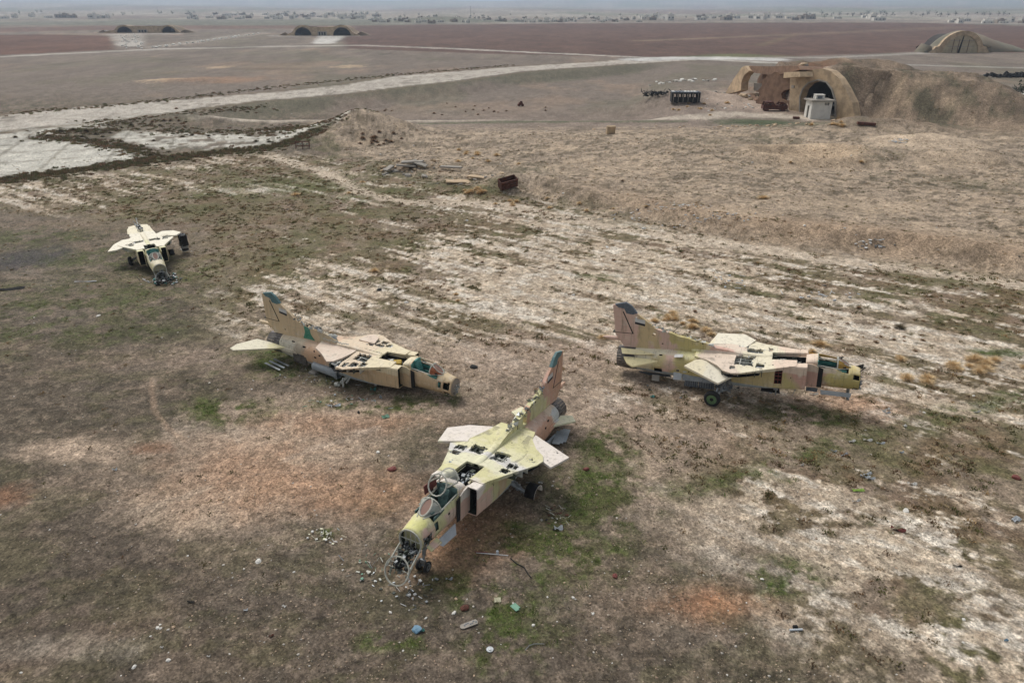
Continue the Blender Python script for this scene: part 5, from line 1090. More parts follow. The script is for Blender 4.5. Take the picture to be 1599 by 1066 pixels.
FAR = dict(key='far_jet', seed=14.2, label='farthest wrecked jet, cream coloured, nose towards the camera and its tail fin gone', noz=(216, 361, .95), blk=(250, 422.5, .75), blkx=11.4, roll=1,
    top=[(-1.2, srgb(214, 202, 164)), (3.0, srgb(216, 206, 180)), (6.0, srgb(210, 204, 162)), (9.6, CRM)], side=[(-1.2, srgb(200, 188, 152)), (6, srgb(204, 186, 150)), (9, srgb(196, 186, 146))], fin=[(-1.2, CRM), (3, CRM)], wingc=[(-1.2, CRM), (3.0, srgb(220, 212, 190))],
    nosekind='ring', droop=-.35, ringx=12.0, fin_on=False, deckwing=True, deckholes={1: [jag(5.45, 5.95, .2, 1.0), jag(5.2, 5.5, 1.3, 1.85, 4, .05), SQ(5.6, 5.9, 1.2, 1.6)], -1: [jag(5.5, 5.9, .25, .9), SQ(5.7, 6.05, 1.05, 1.5), SQ(6.15, 6.4, 1.0, 1.35)]},
    wings={1: dict(poly=[(4.1, .92), (3.7, 1.5), (4.1, 2.3), (5.0, 2.75), (5.6, 2.3), (5.2, 1.6), (5.0, 1.0)], droop=-3, holes=[[(4.7, 1.2), (5.1, 1.75), (5.2, 2.0), (4.9, 1.7)]]), -1: dict(poly=[(4.3, .88), (4.2, 1.6), (4.9, 2.3), (6.4, 2.9), (6.5, 2.2), (6.1, 1.6), (5.3, .9)], droop=3, edge=((5.6, 1.2), (6.4, 1.7)))},
    stabs={1: dict(poly=[(2.4, .7), (2.2, .95), (.6, .9), (.4, .6)], z=.5), -1: dict(poly=[(2.6, .7), (2.1, 1.0), (.6, .85), (.4, .6)], z=.5)},
    tub='teal', seatmat='teal', wsside='glass', holes=[], lowers={}, extra=[x_far])
JETS = {}
for cfg in (NEAR, LEFT, RIGHT, FAR): JETS[cfg['key']] = build_jet(cfg)

# ------------------------------------------------------------ shelters and what stands near them
def vframe(pa, pb, px, py):
    """(along, up) coordinates of a photo pixel on the upright plane through ground points pa, pb"""
    d = Vector((pb.x-pa.x, pb.y-pa.y, 0)).normalized(); n = Vector((-d.y, d.x, 0)); o = Vector((0, 0, CAM_H)); e = at(px, py)-o
    t = (pa-o).dot(n)/e.dot(n); p = o+e*t
    return (p-pa).dot(d), p.z-pa.z
def place(name, loc, rz, label, cat, group=None):
    return empty(name, Matrix.Translation(loc) @ Matrix.Rotation(rz, 4, 'Z'), label, cat, group)
def arc(cx, cz, rx, rz, a0, a1, n): return [(cx+rx*math.cos(a0+(a1-a0)*i/n), cz+rz*math.sin(a0+(a1-a0)*i/n)) for i in range(n+1)]
# standing vaulted shelter on the right
pa = at(1240, 172); pb = at(1346, 189); dd = (pb-pa); dd.z = 0; dd.normalize()
ang = math.atan2(dd.y, dd.x)
sh = place('aircraft_shelter', pa, ang, 'concrete shelter with an open arch, buried under a long earth mound', 'shelter', 'aircraft shelters around the airfield')
U = lambda pts: [vframe(pa, pb, *p) for p in pts]
out = U([(1240, 172), (1240, 113), (1262, 112), (1276, 108.5), (1290, 107), (1304, 111), (1316, 122), (1326, 138), (1337, 160), (1346, 189)])
opn = U([(1256, 178), (1256.5, 152), (1261, 139), (1270, 130), (1284, 125.5), (1297, 129), (1305, 140), (1310.5, 157), (1311, 186)])
out[0] = (out[0][0], -1.2); out[-1] = (out[-1][0], -1.2); opn[0] = (opn[0][0], -.4); opn[-1] = (opn[-1][0], -.4)
zz = max(p[1] for p in out)
bm = bmesh.new(); ring = out+[(opn[-1][0], -1.2)]+list(reversed(opn))+[(opn[0][0], -1.2)]
prism(bm, ring, lambda p: (p[0], -1.0, p[1]), lambda p: (p[0], .6, p[1])); from_bm('facade', bm, 'concrete', sh)
bm = bmesh.new(); ii = opn; cc = (sum(p[0] for p in ii)/len(ii), 2.0); oo = [(cc[0]+(p[0]-cc[0])*1.07, cc[1]+(p[1]-cc[1])*1.06) for p in ii]; oo[0] = (oo[0][0], -.4); oo[-1] = (oo[-1][0], -.4)
prism(bm, oo+list(reversed(ii)), lambda p: (p[0], -1.18, p[1]), lambda p: (p[0], -1.0, p[1])); from_bm('arch_rim', bm, 'concgrey', sh)
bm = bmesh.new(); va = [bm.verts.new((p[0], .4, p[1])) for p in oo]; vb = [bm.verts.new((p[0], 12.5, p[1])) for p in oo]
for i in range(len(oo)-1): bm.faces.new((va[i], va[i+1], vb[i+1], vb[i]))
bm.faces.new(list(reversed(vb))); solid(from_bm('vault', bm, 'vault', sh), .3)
bm = bmesh.new(); box(bm, ((opn[0][0]+opn[-1][0])/2, 6, -.1), (abs(opn[-1][0]-opn[0][0])+.5, 10, .3)); from_bm('shelter_floor', bm, 'concgrey', sh)
bm = bmesh.new()
for k, z0 in enumerate((1.0, 2.5)): box(bm, ((opn[0][0]+opn[-1][0])/2, 6+k, z0), (abs(opn[-1][0]-opn[0][0])*.96, .4, .35))
from_bm('inner_beam', bm, 'concgrey', sh, kind='stuff')
bm = bmesh.new(); w0, w1 = vframe(pa, pb, 1244, 128), vframe(pa, pb, 1250, 134); box(bm, (w0[0]+.3, -1.05, w0[1]-.8), (.7, .1, .5)); from_bm('wall_plate', bm, 'concgrey', sh)
# the earth lying over the vault
aa = np.linspace(.9, 14.4, 50); tt = np.linspace(.2, 13.9, 44); Tt, Aa = np.meshgrid(tt, aa, indexing='ij'); Xc = _fa[0]+Aa*_fd[0]+Tt*_fn[0]; Yc = _fa[1]+Aa*_fd[1]+Tt*_fn[1]
Zc = np.maximum(mound_h(Xc, Yc+.0), mound_h(_fa[0]+Aa*_fd[0]+1.2*_fn[0], _fa[1]+Aa*_fd[1]+1.2*_fn[1])*(Tt < 1.2))+.03-.25*((Aa < 1.2) | (Aa > 14.1)); cs = ground_colour(Xc, Yc, None)[0]
Iv = np.arange(Xc.size).reshape(Xc.shape); Fq = np.stack([Iv[:-1, :-1], Iv[:-1, 1:], Iv[1:, 1:], Iv[1:, :-1]], -1).reshape(-1, 4)
Vc = np.stack([Xc-pa.x, Yc-pa.y, Zc-pa.z], -1).reshape(-1, 3); ca, sa = math.cos(-ang), math.sin(-ang); Vc = np.stack([Vc[:, 0]*ca-Vc[:, 1]*sa, Vc[:, 0]*sa+Vc[:, 1]*ca, Vc[:, 2]], -1)
np_mesh('earth_cover', Vc, Fq, 'ground', 4, ('soil', cs.reshape(-1, 3)), smooth_=True, parent=sh)
# flanking walls left of the arch, with the dark hole
o2 = U([(1180, 168), (1182, 158), (1187, 150), (1185, 141), (1191, 134), (1190, 127), (1197, 122), (1199, 117), (1206, 116), (1211, 112), (1222, 114), (1228, 111), (1240, 112), (1240, 172)]); h2 = U([(1222, 154), (1221, 146), (1226, 141), (1236, 139), (1238.5, 146), (1237, 157), (1228, 157)])
bm = bmesh.new(); prism(bm, o2, lambda p: (p[0], -.2, p[1]), lambda p: (p[0], .9, p[1]), [h2]); from_bm('broken_wall', bm, 'earthbrown', sh)
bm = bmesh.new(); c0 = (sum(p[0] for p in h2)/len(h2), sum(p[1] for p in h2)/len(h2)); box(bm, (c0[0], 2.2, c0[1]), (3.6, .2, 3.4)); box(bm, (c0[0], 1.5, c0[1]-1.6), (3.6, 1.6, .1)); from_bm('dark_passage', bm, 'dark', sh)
# the broken shelter on the left
pl_ = at(1140, 146); pr_ = at(1206, 166); pl_.z = pr_.z = 0
d2 = pr_-pl_; d2.z = 0; a2 = math.atan2(d2.y, d2.x)
sb = place('collapsed_shelter', pl_, a2, 'broken concrete shelter end wall with its vault fallen in, left of the open arch', 'shelter', 'aircraft shelters around the airfield')
U2 = lambda pts: [vframe(pl_, pr_, *p) for p in pts]
bm = bmesh.new(); prism(bm, U2([(1138, 147), (1150, 126), (1164, 106), (1170, 103), (1176, 111), (1168, 118), (1164, 128), (1163, 141), (1158, 143), (1150, 145)]), lambda p: (p[0], -.9, p[1]), lambda p: (p[0], .7, p[1])); from_bm('end_wall', bm, 'concrete', sb)
bm = bmesh.new(); prism(bm, U2([(1163, 142), (1163, 130), (1178, 131), (1186, 134), (1186, 141)]), lambda p: (p[0], 2.0, p[1]), lambda p: (p[0], 2.6, p[1])); from_bm('inner_block_wall', bm, 'concgrey', sb)
bm = bmesh.new(); prism(bm, U2([(1160, 144), (1162, 124), (1170, 110), (1190, 107), (1215, 108), (1215, 146)]), lambda p: (p[0], 3.0, p[1]), lambda p: (p[0], 3.6, p[1])); from_bm('fallen_roof', bm, 'earthbrown', sb)
bm = bmesh.new(); prism(bm, U2([(1168, 107), (1172, 103), (1205, 104), (1236, 103), (1248, 104), (1252, 109), (1240, 112), (1236, 113), (1210, 118), (1180, 114)]), lambda p: (p[0], -.2, p[1]), lambda p: (p[0], 5.0, p[1]-.2)); from_bm('earth_crest', bm, 'earthbrown', sb)
bm = bmesh.new(); prism(bm, U2([(1236, 122), (1237, 113), (1262, 112), (1263, 120)]), lambda p: (p[0], -1.6, p[1]), lambda p: (p[0], .8, p[1])); from_bm('roof_slab', bm, 'concrete', sb)

# ------------------------------------------------------------ rubble things share five rock meshes
ROCKS = []
for i in range(5):
    bm = bmesh.new(); bmesh.ops.create_icosphere(bm, subdivisions=2, radius=1); r = random.Random(40+i)
    for v in bm.verts: k = 1+.28*(vn(v.co.x*1.6+i*9, v.co.y*1.6+v.co.z*2, i)-.5)*2; v.co *= k; v.co.z *= .66
    for _ in range(5):
        n_ = Vector((r.uniform(-1, 1), r.uniform(-1, 1), r.uniform(-.4, 1))).normalized()
        for v in bm.verts:
            d = v.co.dot(n_)-.72
            if d > 0: v.co -= n_*d
    me = bpy.data.meshes.new('rock'); bm.to_mesh(me); bm.free(); ROCKS.append(me)
RM = {}
def rock(p, s, mat, label, name='stone', cat='stone', group='pale stones lying on the dirt', rz=None, parent=None, sq=1.0):
    i = rnd.randrange(5)
    if (i, mat) not in RM: me = ROCKS[i].copy(); me.name = 'stone'; me.materials.append(M[mat]); RM[(i, mat)] = me
    o = bpy.data.objects.new(name, RM[(i, mat)]); o.location = p; o.scale = (s*rnd.uniform(.9, 1.3), s*rnd.uniform(.75, 1.1), s*rnd.uniform(.7, 1)*sq); o.rotation_euler = (rnd.uniform(-.2, .2), rnd.uniform(-.2, .2), rnd.uniform(0, 6.3) if rz is None else rz)
    if parent: return link(o, parent)
    return link(o, None, label, cat, group)
def pxm(p): return FPX/math.sqrt(p.x**2+p.y**2+(CAM_H-p.z)**2)     # photo pixels per metre

def rubble_thing(px, py, w, n, lab, mats=('concgrey', 'concrete'), smin=.2, smax=.6, sp=(3, 2)):
    c = hit(px, py); t = place('rubble_pile', c, 0, lab, 'rubble'); 
    for _ in range(n):
        x, y = rnd.gauss(0, sp[0]), rnd.gauss(0, sp[1]); z = tz(c.x+x, c.y+y)-c.z
        rock((x, y, z+.05), rnd.uniform(smin, smax), rnd.choice(mats), None, name='chunk', parent=t)
    return t, c
t, c = rubble_thing(640, 264, 1, 34, 'heap of broken concrete slabs in the middle distance below the dry mound', smin=.12, smax=.45, sp=(2.2, 1.2))
for k, (x, y, w, l, rz) in enumerate(((-.5, 0, 2.2, .9, .3), (1.2, .4, 1.8, .6, -.5), (.2, .9, 2.6, .8, .1), (5, -.6, 2.8, .5, -.35), (-2.4, -.6, 1.2, .7, .9))):
    bm = bmesh.new(); prism(bm, jag(-w/2, w/2, -l/2, l/2, 4, .08), lambda p: (p[0], p[1], .09), lambda p: (p[0], p[1], -.09)); o = from_bm('slab', bm, 'concgrey', t); o.location = (x, y, tz(c.x+x, c.y+y)-c.z+.4); o.rotation_euler = (rnd.uniform(-.3, .3), rnd.uniform(-.35, .35), rz)
t, c = rubble_thing(735, 284, 1, 16, 'low scatter of pale broken slabs left of the rusty box', smin=.1, smax=.3, sp=(2.5, 1))
for x, y, w, l, rz in ((-1, 0, 3.6, 1.2, .2), (.8, .8, 2.2, .9, -.3)):
    bm = bmesh.new(); prism(bm, jag(-w/2, w/2, -l/2, l/2, 4, .08), lambda p: (p[0], p[1], .08), lambda p: (p[0], p[1], -.08)); o = from_bm('slab', bm, 'concrete', t); o.location = (x, y, tz(c.x+x, c.y+y)-c.z+.15); o.rotation_euler = (.05, .08, rz)
t, c = rubble_thing(1205, 140, 1, 70, 'rubble spilled out of the collapsed shelter', ('concrete', 'earthbrown', 'concgrey'), .25, .8, (5, 5))
t, c = rubble_thing(1196, 158, 1, 60, 'brown earth and blocks heaped beside the dark passage of the shelter', ('earthbrown', 'concrete', 'earthbrown'), .3, 1.1, (2.5, 4))
t, c = rubble_thing(1075, 126, 1, 26, 'stone heap in front of the pale road bend', ('concgrey', 'stonew'), .3, .8, (6, 2))
t, c = rubble_thing(1210, 196, 1, 40, 'stony strip in front of the white hut', ('concrete', 'stonet'), .12, .35, (11, 1.5))
t, c = rubble_thing(1170, 168, 1, 30, 'scattered blocks on the pale yard left of the truck hulk', ('concgrey', 'stonew'), .1, .3, (6, 3))
def block(px, py, dims, rot, mat, name, label, cat, bev=.02, sink=.0, group=None, extra=None):
    p = hit(px, py); bm = bmesh.new(); box(bm, (0, 0, dims[2]/2-sink), dims)
    if bev: bmesh.ops.bevel(bm, geom=bm.edges[:], offset=bev, segments=1, affect='EDGES')
    for v in bm.verts: v.co += Vector((rnd.uniform(-1, 1), rnd.uniform(-1, 1), rnd.uniform(-1, 1)))*min(dims)*.06
    if extra: extra(bm)
    o = from_bm(name, bm, mat, None, label=label, cat=cat, group=group); o.location = p; o.rotation_euler = rot; return o
block(953, 209, (1.3, .5, 1.2), (.25, 0, .2), 'concrete', 'concrete_block', 'single upright concrete block standing on the dumped ground', 'block')
# rusty open box on the bank
p = hit(793, 293); t = place('rusty_box', p+Vector((0, 0, .15)), .35, 'rust red open steel box tipped on the bank', 'box'); bm = bmesh.new()
for a, b in (((0, -.45, .45), (1.9, .05, .9)), ((-.95, 0, .45), (.05, .9, .9)), ((.95, 0, .45), (.05, .9, .9)), ((0, .45, .45), (1.9, .05, .9)), ((0, 0, .02), (1.9, .9, .05))): box(bm, a, b)
from_bm('box_walls', bm, 'rust', t); bm = bmesh.new()
for q in (.05, .45, .87): box(bm, (0, -.48, q), (1.94, .04, .06))
for q in (-.5, 0, .5): box(bm, (q, -.48, .45), (.05, .04, .8))
from_bm('box_ribs', bm, 'rust', t); t.rotation_euler = (.3, -.15, .45)
# metal frame left
p = hit(473, 232); t = place('scrap_rack', p, .1, 'dark metal scrap frame standing behind the scrub at the apron end', 'scrap frame'); bm = bmesh.new()
for x in (-.9, .0, .9):
    for y in (-.3, .3): tube(bm, (x, y, 0), (x*1.02, y, .95), .04, n=5)
for z in (.35, .92):
    for y in (-.3, .3): tube(bm, (-.95, y, z), (.95, y, z), .04, n=5)
from_bm('frame_rails', bm, 'rust', t, kind='stuff')
for q in (-.6, -.2, .2, .6):
    bm = bmesh.new(); box(bm, (q, 0, .6), (.2, .6, .05)); from_bm('slat', bm, 'dark', t)
# small wreck on the plain
p = hit(813, 166); t = place('burnt_machine', p, .2, 'small burnt machine hulk alone on the flat field', 'machine hulk'); bm = bmesh.new()
box(bm, (0, 0, .55), (1.0, .7, .6), taper=.8); tube(bm, (-.4, -.4, .3), (-.4, .4, .3), .3, n=12); tube(bm, (.4, -.4, .3), (.4, .4, .3), .3, n=12); box(bm, (.1, 0, .95), (.5, .5, .3)); from_bm('hulk_body', bm, 'rust', t, kind='stuff')
# burnt bus body and tangled scrap beside it
p = hit(1069, 160); t = place('burnt_bus', p, -.05, 'charred box truck body with open windows beside a tangle of black scrap', 'burnt truck')
L_, W_, H_ = 5.6, 2.2, 2.0
bm = bmesh.new(); wins = [SQ(-2.4+1.0*i, -1.7+1.0*i, .9, 1.7, .02) for i in range(5)]
for yy in (-W_/2, W_/2): prism(bm, [(-L_/2, .1), (L_/2, .1), (L_/2, H_), (-L_/2, H_)], lambda p: (p[0], yy-.03, p[1]), lambda p: (p[0], yy+.03, p[1]), wins)
for xx in (-L_/2, L_/2): box(bm, (xx, 0, H_/2+.05), (.06, W_, H_-.15))
from_bm('body_shell', bm, 'dark', t)
bm = bmesh.new(); box(bm, (0, 0, H_+.03), (L_+.1, W_+.1, .07)); from_bm('roof', bm, 'slate', t)
bm = bmesh.new()
for q in range(9): box(bm, (-2.5+q*.62, 0, H_+.12), (rnd.uniform(.2, .5), 1.6, .1), None, rnd.randrange(2))
from_bm('roof_debris', bm, ['white', 'slate'], t, kind='stuff')
bm = bmesh.new()
for q in range(6): box(bm, (-2.5+q*.98, -W_/2-.05, 1.0), (.08, .06, 1.8))
from_bm('body_posts', bm, 'concgrey', t, kind='stuff')
for x in (-1.7, 1.7):
    for y in (-.9, .9): bm = bmesh.new(); tube(bm, (x, y-.1, .25), (x, y+.1, .25), .38, n=14); from_bm('wheel', bm, 'rubber', t)
p = hit(1027, 157); t = place('scrap_tangle', p, 0, 'tangle of blackened scrap metal left of the charred truck body', 'scrap heap'); bm = bmesh.new()
for _ in range(70):
    a = Vector((rnd.gauss(0, 1.7), rnd.gauss(0, .7), rnd.uniform(0, .7))); q = rnd.random()
    if q < .6: tube(bm, a, a+Vector((rnd.uniform(-1, 1), rnd.uniform(-.5, .5), rnd.uniform(-.1, .8))), rnd.uniform(.04, .09), n=5)
    else: box(bm, a, (rnd.uniform(.3, 1.0), rnd.uniform(.2, .6), rnd.uniform(.1, .4)), Matrix.Rotation(rnd.uniform(-1, 1), 3, 'Y'))
from_bm('scrap_pieces', bm, 'dark', t, kind='stuff')
# rusted car hulk before the hut
p = hit(1208, 173); t = place('rusted_truck', p, -.1, 'rust brown burnt out truck hulk between the collapsed shelter and the hut', 'truck hulk')
bm = bmesh.new(); prof = [(-2.2, .3), (-2.2, 1.0), (-1.9, 1.6), (-.5, 1.75), (.0, 1.1), (.5, 1.05), (.8, 1.5), (1.8, 1.5), (2.3, 1.0), (2.3, .3)]
for yy in (-.9, .9): prism(bm, prof, lambda p: (p[0], yy-.04, p[1]), lambda p: (p[0], yy+.04, p[1]), [SQ(-1.7, -.8, 1.05, 1.45), SQ(1.0, 1.6, .95, 1.3)])
for q in (-2.2, 2.25): box(bm, (q, 0, .7), (.06, 1.8, .7))
box(bm, (-1.2, 0, 1.68), (1.4, 1.7, .05)); box(bm, (0, 0, .5), (4.2, 1.6, .1)); box(bm, (.3, 0, .8), (.8, 1.0, .5)); from_bm('hulk_body', bm, 'rust', t)
for x in (-1.5, 1.5):
    for y in (-.85, .85): bm = bmesh.new(); tube(bm, (x, y-.1, .3), (x, y+.1, .3), .4, n=14); from_bm('wheel', bm, 'rust', t)
bm = bmesh.new()
for _ in range(24): a = Vector((rnd.uniform(-2, 2), rnd.uniform(-.8, .8), rnd.uniform(.6, 1.7))); tube(bm, a, a+Vector((rnd.uniform(-.6, .6), rnd.uniform(-.3, .3), rnd.uniform(-.2, .3))), .05, n=4)
from_bm('bent_ribs', bm, 'rust', t, kind='stuff')
# white hut
hp = hit(1275, 184); hp.z = tz(hp.x, hp.y); k = 1/pxm(hp)
hw = 27*k; t = place('guard_hut', hp, 0.0, 'white flat roofed hut with a dark doorway before the shelter arch', 'hut'); hd = 3.0; hh = 22.5*k
bm = bmesh.new(); T = .18
prism(bm, [(-hw/2, -.3), (hw/2, -.3), (hw/2, hh), (-hw/2, hh)], lambda p: (p[0], -hd/2, p[1]), lambda p: (p[0], -hd/2+T, p[1]), [[(hw*.14, hh*.78), (hw*.22, hh*.78), (hw*.22, hh*.93), (hw*.14, hh*.93)], [(hw*.26, hh*.78), (hw*.34, hh*.78), (hw*.34, hh*.93), (hw*.26, hh*.93)]])
from_bm('front_wall', bm, 'whitewash', t)
bm = bmesh.new(); prism(bm, [(-hd/2+T, -.3), (-.35, -.3), (-.35, hh*.72), (.45, hh*.72), (.45, -.3), (hd/2, -.3), (hd/2, hh), (-hd/2+T, hh)], lambda p: (-hw/2, p[0], p[1]), lambda p: (-hw/2+T, p[0], p[1])); from_bm('door_wall', bm, 'whitewash', t)
bm = bmesh.new(); box(bm, (hw/2-T/2, T/2, hh/2-.15), (T, hd-T, hh+.3)); from_bm('side_wall', bm, 'whitewash', t); bm = bmesh.new(); box(bm, (0, hd/2-T/2, hh/2), (hw-2*T-.01, T, hh)); from_bm('back_wall', bm, 'whitewash', t)
bm = bmesh.new(); box(bm, (0, 0, .02), (hw-2*T, hd-2*T, .05)); from_bm('hut_floor', bm, 'dark', t)
bm = bmesh.new(); box(bm, (0, 0, hh+.13), (hw+.7, hd+.7, .24)); from_bm('roof_slab', bm, 'concgrey', t)
bm = bmesh.new(); box(bm, (-.1, .2, hh+.62), (1.5, 1.3, .7)); box(bm, (-.1, .2, hh+1.0), (1.6, 1.4, .08)); from_bm('roof_box', bm, 'whitewash', t); bm = bmesh.new(); box(bm, (-.2, -.5, hh+.62), (.8, .12, .4)); from_bm('roof_box_opening', bm, 'slate', t)
bm = bmesh.new(); tube(bm, (-hw/2+.5, -.6, hh+.25), (-hw/2+.5, -.6, hh+.8), .03, n=5); from_bm('vent_pipe', bm, 'metal', t)
for i, (px, py, lab) in enumerate(((1352, 196, 'dark steel trough lying right of the white hut'), (1243, 186, 'dark scrap lump beside the hut door'))):
    block(px, py, (2.6 if i == 0 else 1.1, .7, .4), (0, .05, -.2), 'rust', 'scrap_piece', lab, 'scrap')
for px, py, lab, s in ((1374, 130, 'grey concrete lid high on the shelter mound', (1.5, 1.1, .35)), (1376, 143.5, 'white flat slab with a dark gap lying on the shelter mound', (1.8, 1.1, .18)), (1350, 108, 'pale block on the crest of the shelter mound', (1.0, .8, 1.0)), (1475, 161, 'small white scrap low on the shelter mound', (1.0, .4, .15))):
    block(px, py, s, (0, .1, -.2), 'concgrey' if 'grey' in lab else 'white', 'slab', lab, 'slab')
# far right scrap line
t = place('scrap_line', hit(1585, 121), 0, 'dark row of scrapped vehicles beyond the shelter mound at the right edge', 'scrap'); bm = bmesh.new()
for _ in range(70): a = Vector((rnd.gauss(0, 5), rnd.gauss(0, 1.2), rnd.uniform(.1, .9))); box(bm, a, (rnd.uniform(.5, 1.8), rnd.uniform(.4, 1), rnd.uniform(.3, 1.0)), Matrix.Rotation(rnd.uniform(-.7, .7), 3, 'Y'))
from_bm('scrap_pieces', bm, 'dark', t, kind='stuff')

# ------------------------------------------------------------ distant shelters: facade with two arches under one earth cover
def twin(px0, px1, py, hpx, arches, label, door=None, coverpx=20, seedn=1, mound='earthfar'):
    p = hit((px0+px1)/2, py); k = 1/pxm(p); w = (px1-px0)*k; h = hpx*k*1.02; t = place('distant_shelter', p, 0, label, 'shelter', 'aircraft shelters around the airfield')
    n = 40; top = []
    for i in range(n+1):
        x = -w/2+w*i/n; zz_ = 0
        for (ax, ar) in arches:
            cx = (ax-.5)*w; R_ = ar*w*1.28; q = abs(x-cx)/R_; zz_ = max(zz_, h*math.sqrt(max(0, 1-q*q)) if q < 1 else 0)
        if abs(x) < w*.28 and len(arches) > 1: zz_ = max(zz_, h*.84)
        e = min(1, (w/2-abs(x))/(w*.08)); top.append((x, max(.3, max(zz_, h*.30*e))))
    holes = [arc((ax-.5)*w, 0.02, ar*w, h*.80, 0, math.pi, 14) for ax, ar in arches]
    bot = [(w/2, -.5), (-w/2, -.5)]
    bm = bmesh.new(); prism(bm, top+bot, lambda p: (p[0], -.8, p[1]), lambda p: (p[0], .8, p[1]), [hh_ for hh_ in holes]); from_bm('facade', bm, 'concrete', t)
    for (ax, ar), hh_ in zip(arches, holes):
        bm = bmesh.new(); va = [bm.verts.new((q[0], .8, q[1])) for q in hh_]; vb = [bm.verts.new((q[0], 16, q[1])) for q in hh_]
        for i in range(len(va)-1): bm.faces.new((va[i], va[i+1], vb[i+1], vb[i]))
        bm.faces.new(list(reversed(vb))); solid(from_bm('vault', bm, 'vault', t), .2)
        if door: 
            bm = bmesh.new(); prism(bm, [(q[0]*1.0, q[1]) for q in hh_], lambda p: (p[0], -.4, p[1]), lambda p: (p[0], -.1, p[1])); d = from_bm('shelter_door', bm, 'shutter', t)
            cx = (ax-.5)*w; bm = bmesh.new(); prism(bm, [(cx-.25*k*6-1.4*k, 0), (cx-.3*k+.2*k, 0), (cx+1.2*k, h*.78), (cx+.2*k, h*.78)], lambda p: (p[0], -.5, p[1]), lambda p: (p[0], -.45, p[1])); from_bm('door_gap', bm, 'black', d)
            for q in (.3, .55): bm = bmesh.new(); box(bm, (cx, -.46, h*q), (ar*w*1.6*math.sqrt(1-q*q*1.2), .06, .2)); from_bm('door_rail', bm, 'concgrey', d)
            for q in (-.45, -.15, .4): bm = bmesh.new(); box(bm, (cx+q*ar*w, -.47, h*.32), (.22, .05, h*.6)); from_bm('door_rail', bm, 'rust', d)
    if len(arches) > 1 and not door:
        bm = bmesh.new(); box(bm, (0, -.9, h*.20), (w*.12, .3, h*.42)); d = from_bm('centre_wall', bm, 'concgrey', t)
        for q in (-1, 0, 1): bm = bmesh.new(); box(bm, (q*w*.035, -1.08, h*.2), (w*.018, .1, h*.30)); from_bm('doorway', bm, 'black', d)
    # earth cover lofted behind the facade
    bm = bmesh.new(); rings = []; D = coverpx
    for j in range(9):
        q = j/8; rings.append([bm.verts.new((x*(1+.16*q)+seedn*.0, .8+D*q, (zc*(1.02-.9*max(0, q-.35)/.65*q)-.5*q)*(1+.12*(vn(x*.2, q*5, seedn)-.5)))) for x, zc in top])
    side = []
    for a, b in zip(rings[:-1], rings[1:]):
        for i in range(len(a)-1): bm.faces.new((a[i], a[i+1], b[i+1], b[i]))
    from_bm('earth_cover', bm, mound, t, True)
    for sgn in (-1, 1):
        bm = bmesh.new(); v = [bm.verts.new(q) for q in ((sgn*w*.5, -.6, h*.32), (sgn*w*.5, 8, h*.4), (sgn*w*.66, 6, -.5), (sgn*w*.60, 1.2, -.5), (sgn*w*.40, 1.0, -.5))]
        bm.faces.new((v[0], v[1], v[2], v[3])); bm.faces.new((v[0], v[3], v[4]))
        from_bm('earth_skirt', bm, mound, t, True)
    return t
twin(452, 556, 56, 13, [(.24, .115), (.76, .12)], 'distant twin shelter with two dark arches in the centre left background', seedn=3, mound='earthfar')
twin(172, 276, 51.5, 9, [(.27, .10), (.82, .09)], 'distant twin shelter with a broken left arch at the left background', seedn=5, mound='earthfar')
twin(1460, 1534, 83, 25, [(.50, .30)], 'far closed shelter with pale doors under a green mound at the right', door=True, coverpx=9, seedn=7, mound='earthgreen')
# long green mound behind the closed shelter
p = hit(1556, 83); bm = bmesh.new(); rings = []
for j in range(15):
    q = j/14; xx = -15+36*q; hh = 7.6*(.72+.35*math.exp(-((q-.42)/.16)**2))*math.sin(math.pi*min(1, q*.9+.12))**.5; rings.append([bm.verts.new((xx, 15*math.cos(a)+23, hh*math.sin(a)*(.95+.1*vn(xx*.3, a*2, 5))-.4)) for a in [math.pi*i/16 for i in range(17)]])
for a, b in zip(rings[:-1], rings[1:]):
    for i in range(16): bm.faces.new((a[i], b[i], b[i+1], a[i+1]))
o = from_bm('earth_mound', bm, 'earthgreen', None, True, kind='structure'); o.location = p
# white stones edging the far taxi spurs
for pts, n, lab in (([(193, 56), (196, 76)], 14, 'white edge stone'), ([(209, 56), (222, 76)], 14, ''), ([(240, 75), (330, 63), (404, 53)], 40, '')):
    g = gp(pts)
    for i in range(n):
        q = i/(n-1)*(len(g)-1); a = min(int(q), len(g)-2); f = q-a; x, y = g[a][0]+(g[a+1][0]-g[a][0])*f+rnd.uniform(-2, 2), g[a][1]+(g[a+1][1]-g[a][1])*f+rnd.uniform(-3, 3)
        rock((x, y, tz(x, y)+.2), rnd.uniform(.5, 1.0), 'stonew', 'white block edging a far taxi spur of the airfield', 'edge_stone', 'stone', 'white blocks along the far taxi spurs')

# ------------------------------------------------------------ the far town
HM = []
for i, (w, d, h, mt) in enumerate(((11, 9, 4, 'house'), (15, 9, 4.5, 'houseb'), (9, 9, 7, 'house'), (18, 8, 3.6, 'house'))):
    hm = bpy.data.meshes.new('house_wall'); bm = bmesh.new(); box(bm, (0, 0, h/2-1), (w, d, h+2)); box(bm, (0, -d/2+.15, h+.25), (w, .3, .5)); box(bm, (-w/2+.15, .15, h+.25), (.3, d-.3, .5)); box(bm, (w/2-.15, .15, h+.25), (.3, d-.3, .5)); box(bm, (w*.25, d*.2, h+1.2), (w*.3, d*.35, 2.4)); bm.to_mesh(hm); bm.free(); hm.materials.append(M[mt])
    wm = bpy.data.meshes.new('window'); bm = bmesh.new(); box(bm, (0, 0, 0), (1.6, .16, 1.8)); bm.to_mesh(wm); bm.free(); wm.materials.append(M['dark'])
    HM.append((hm, wm, w, d, h))
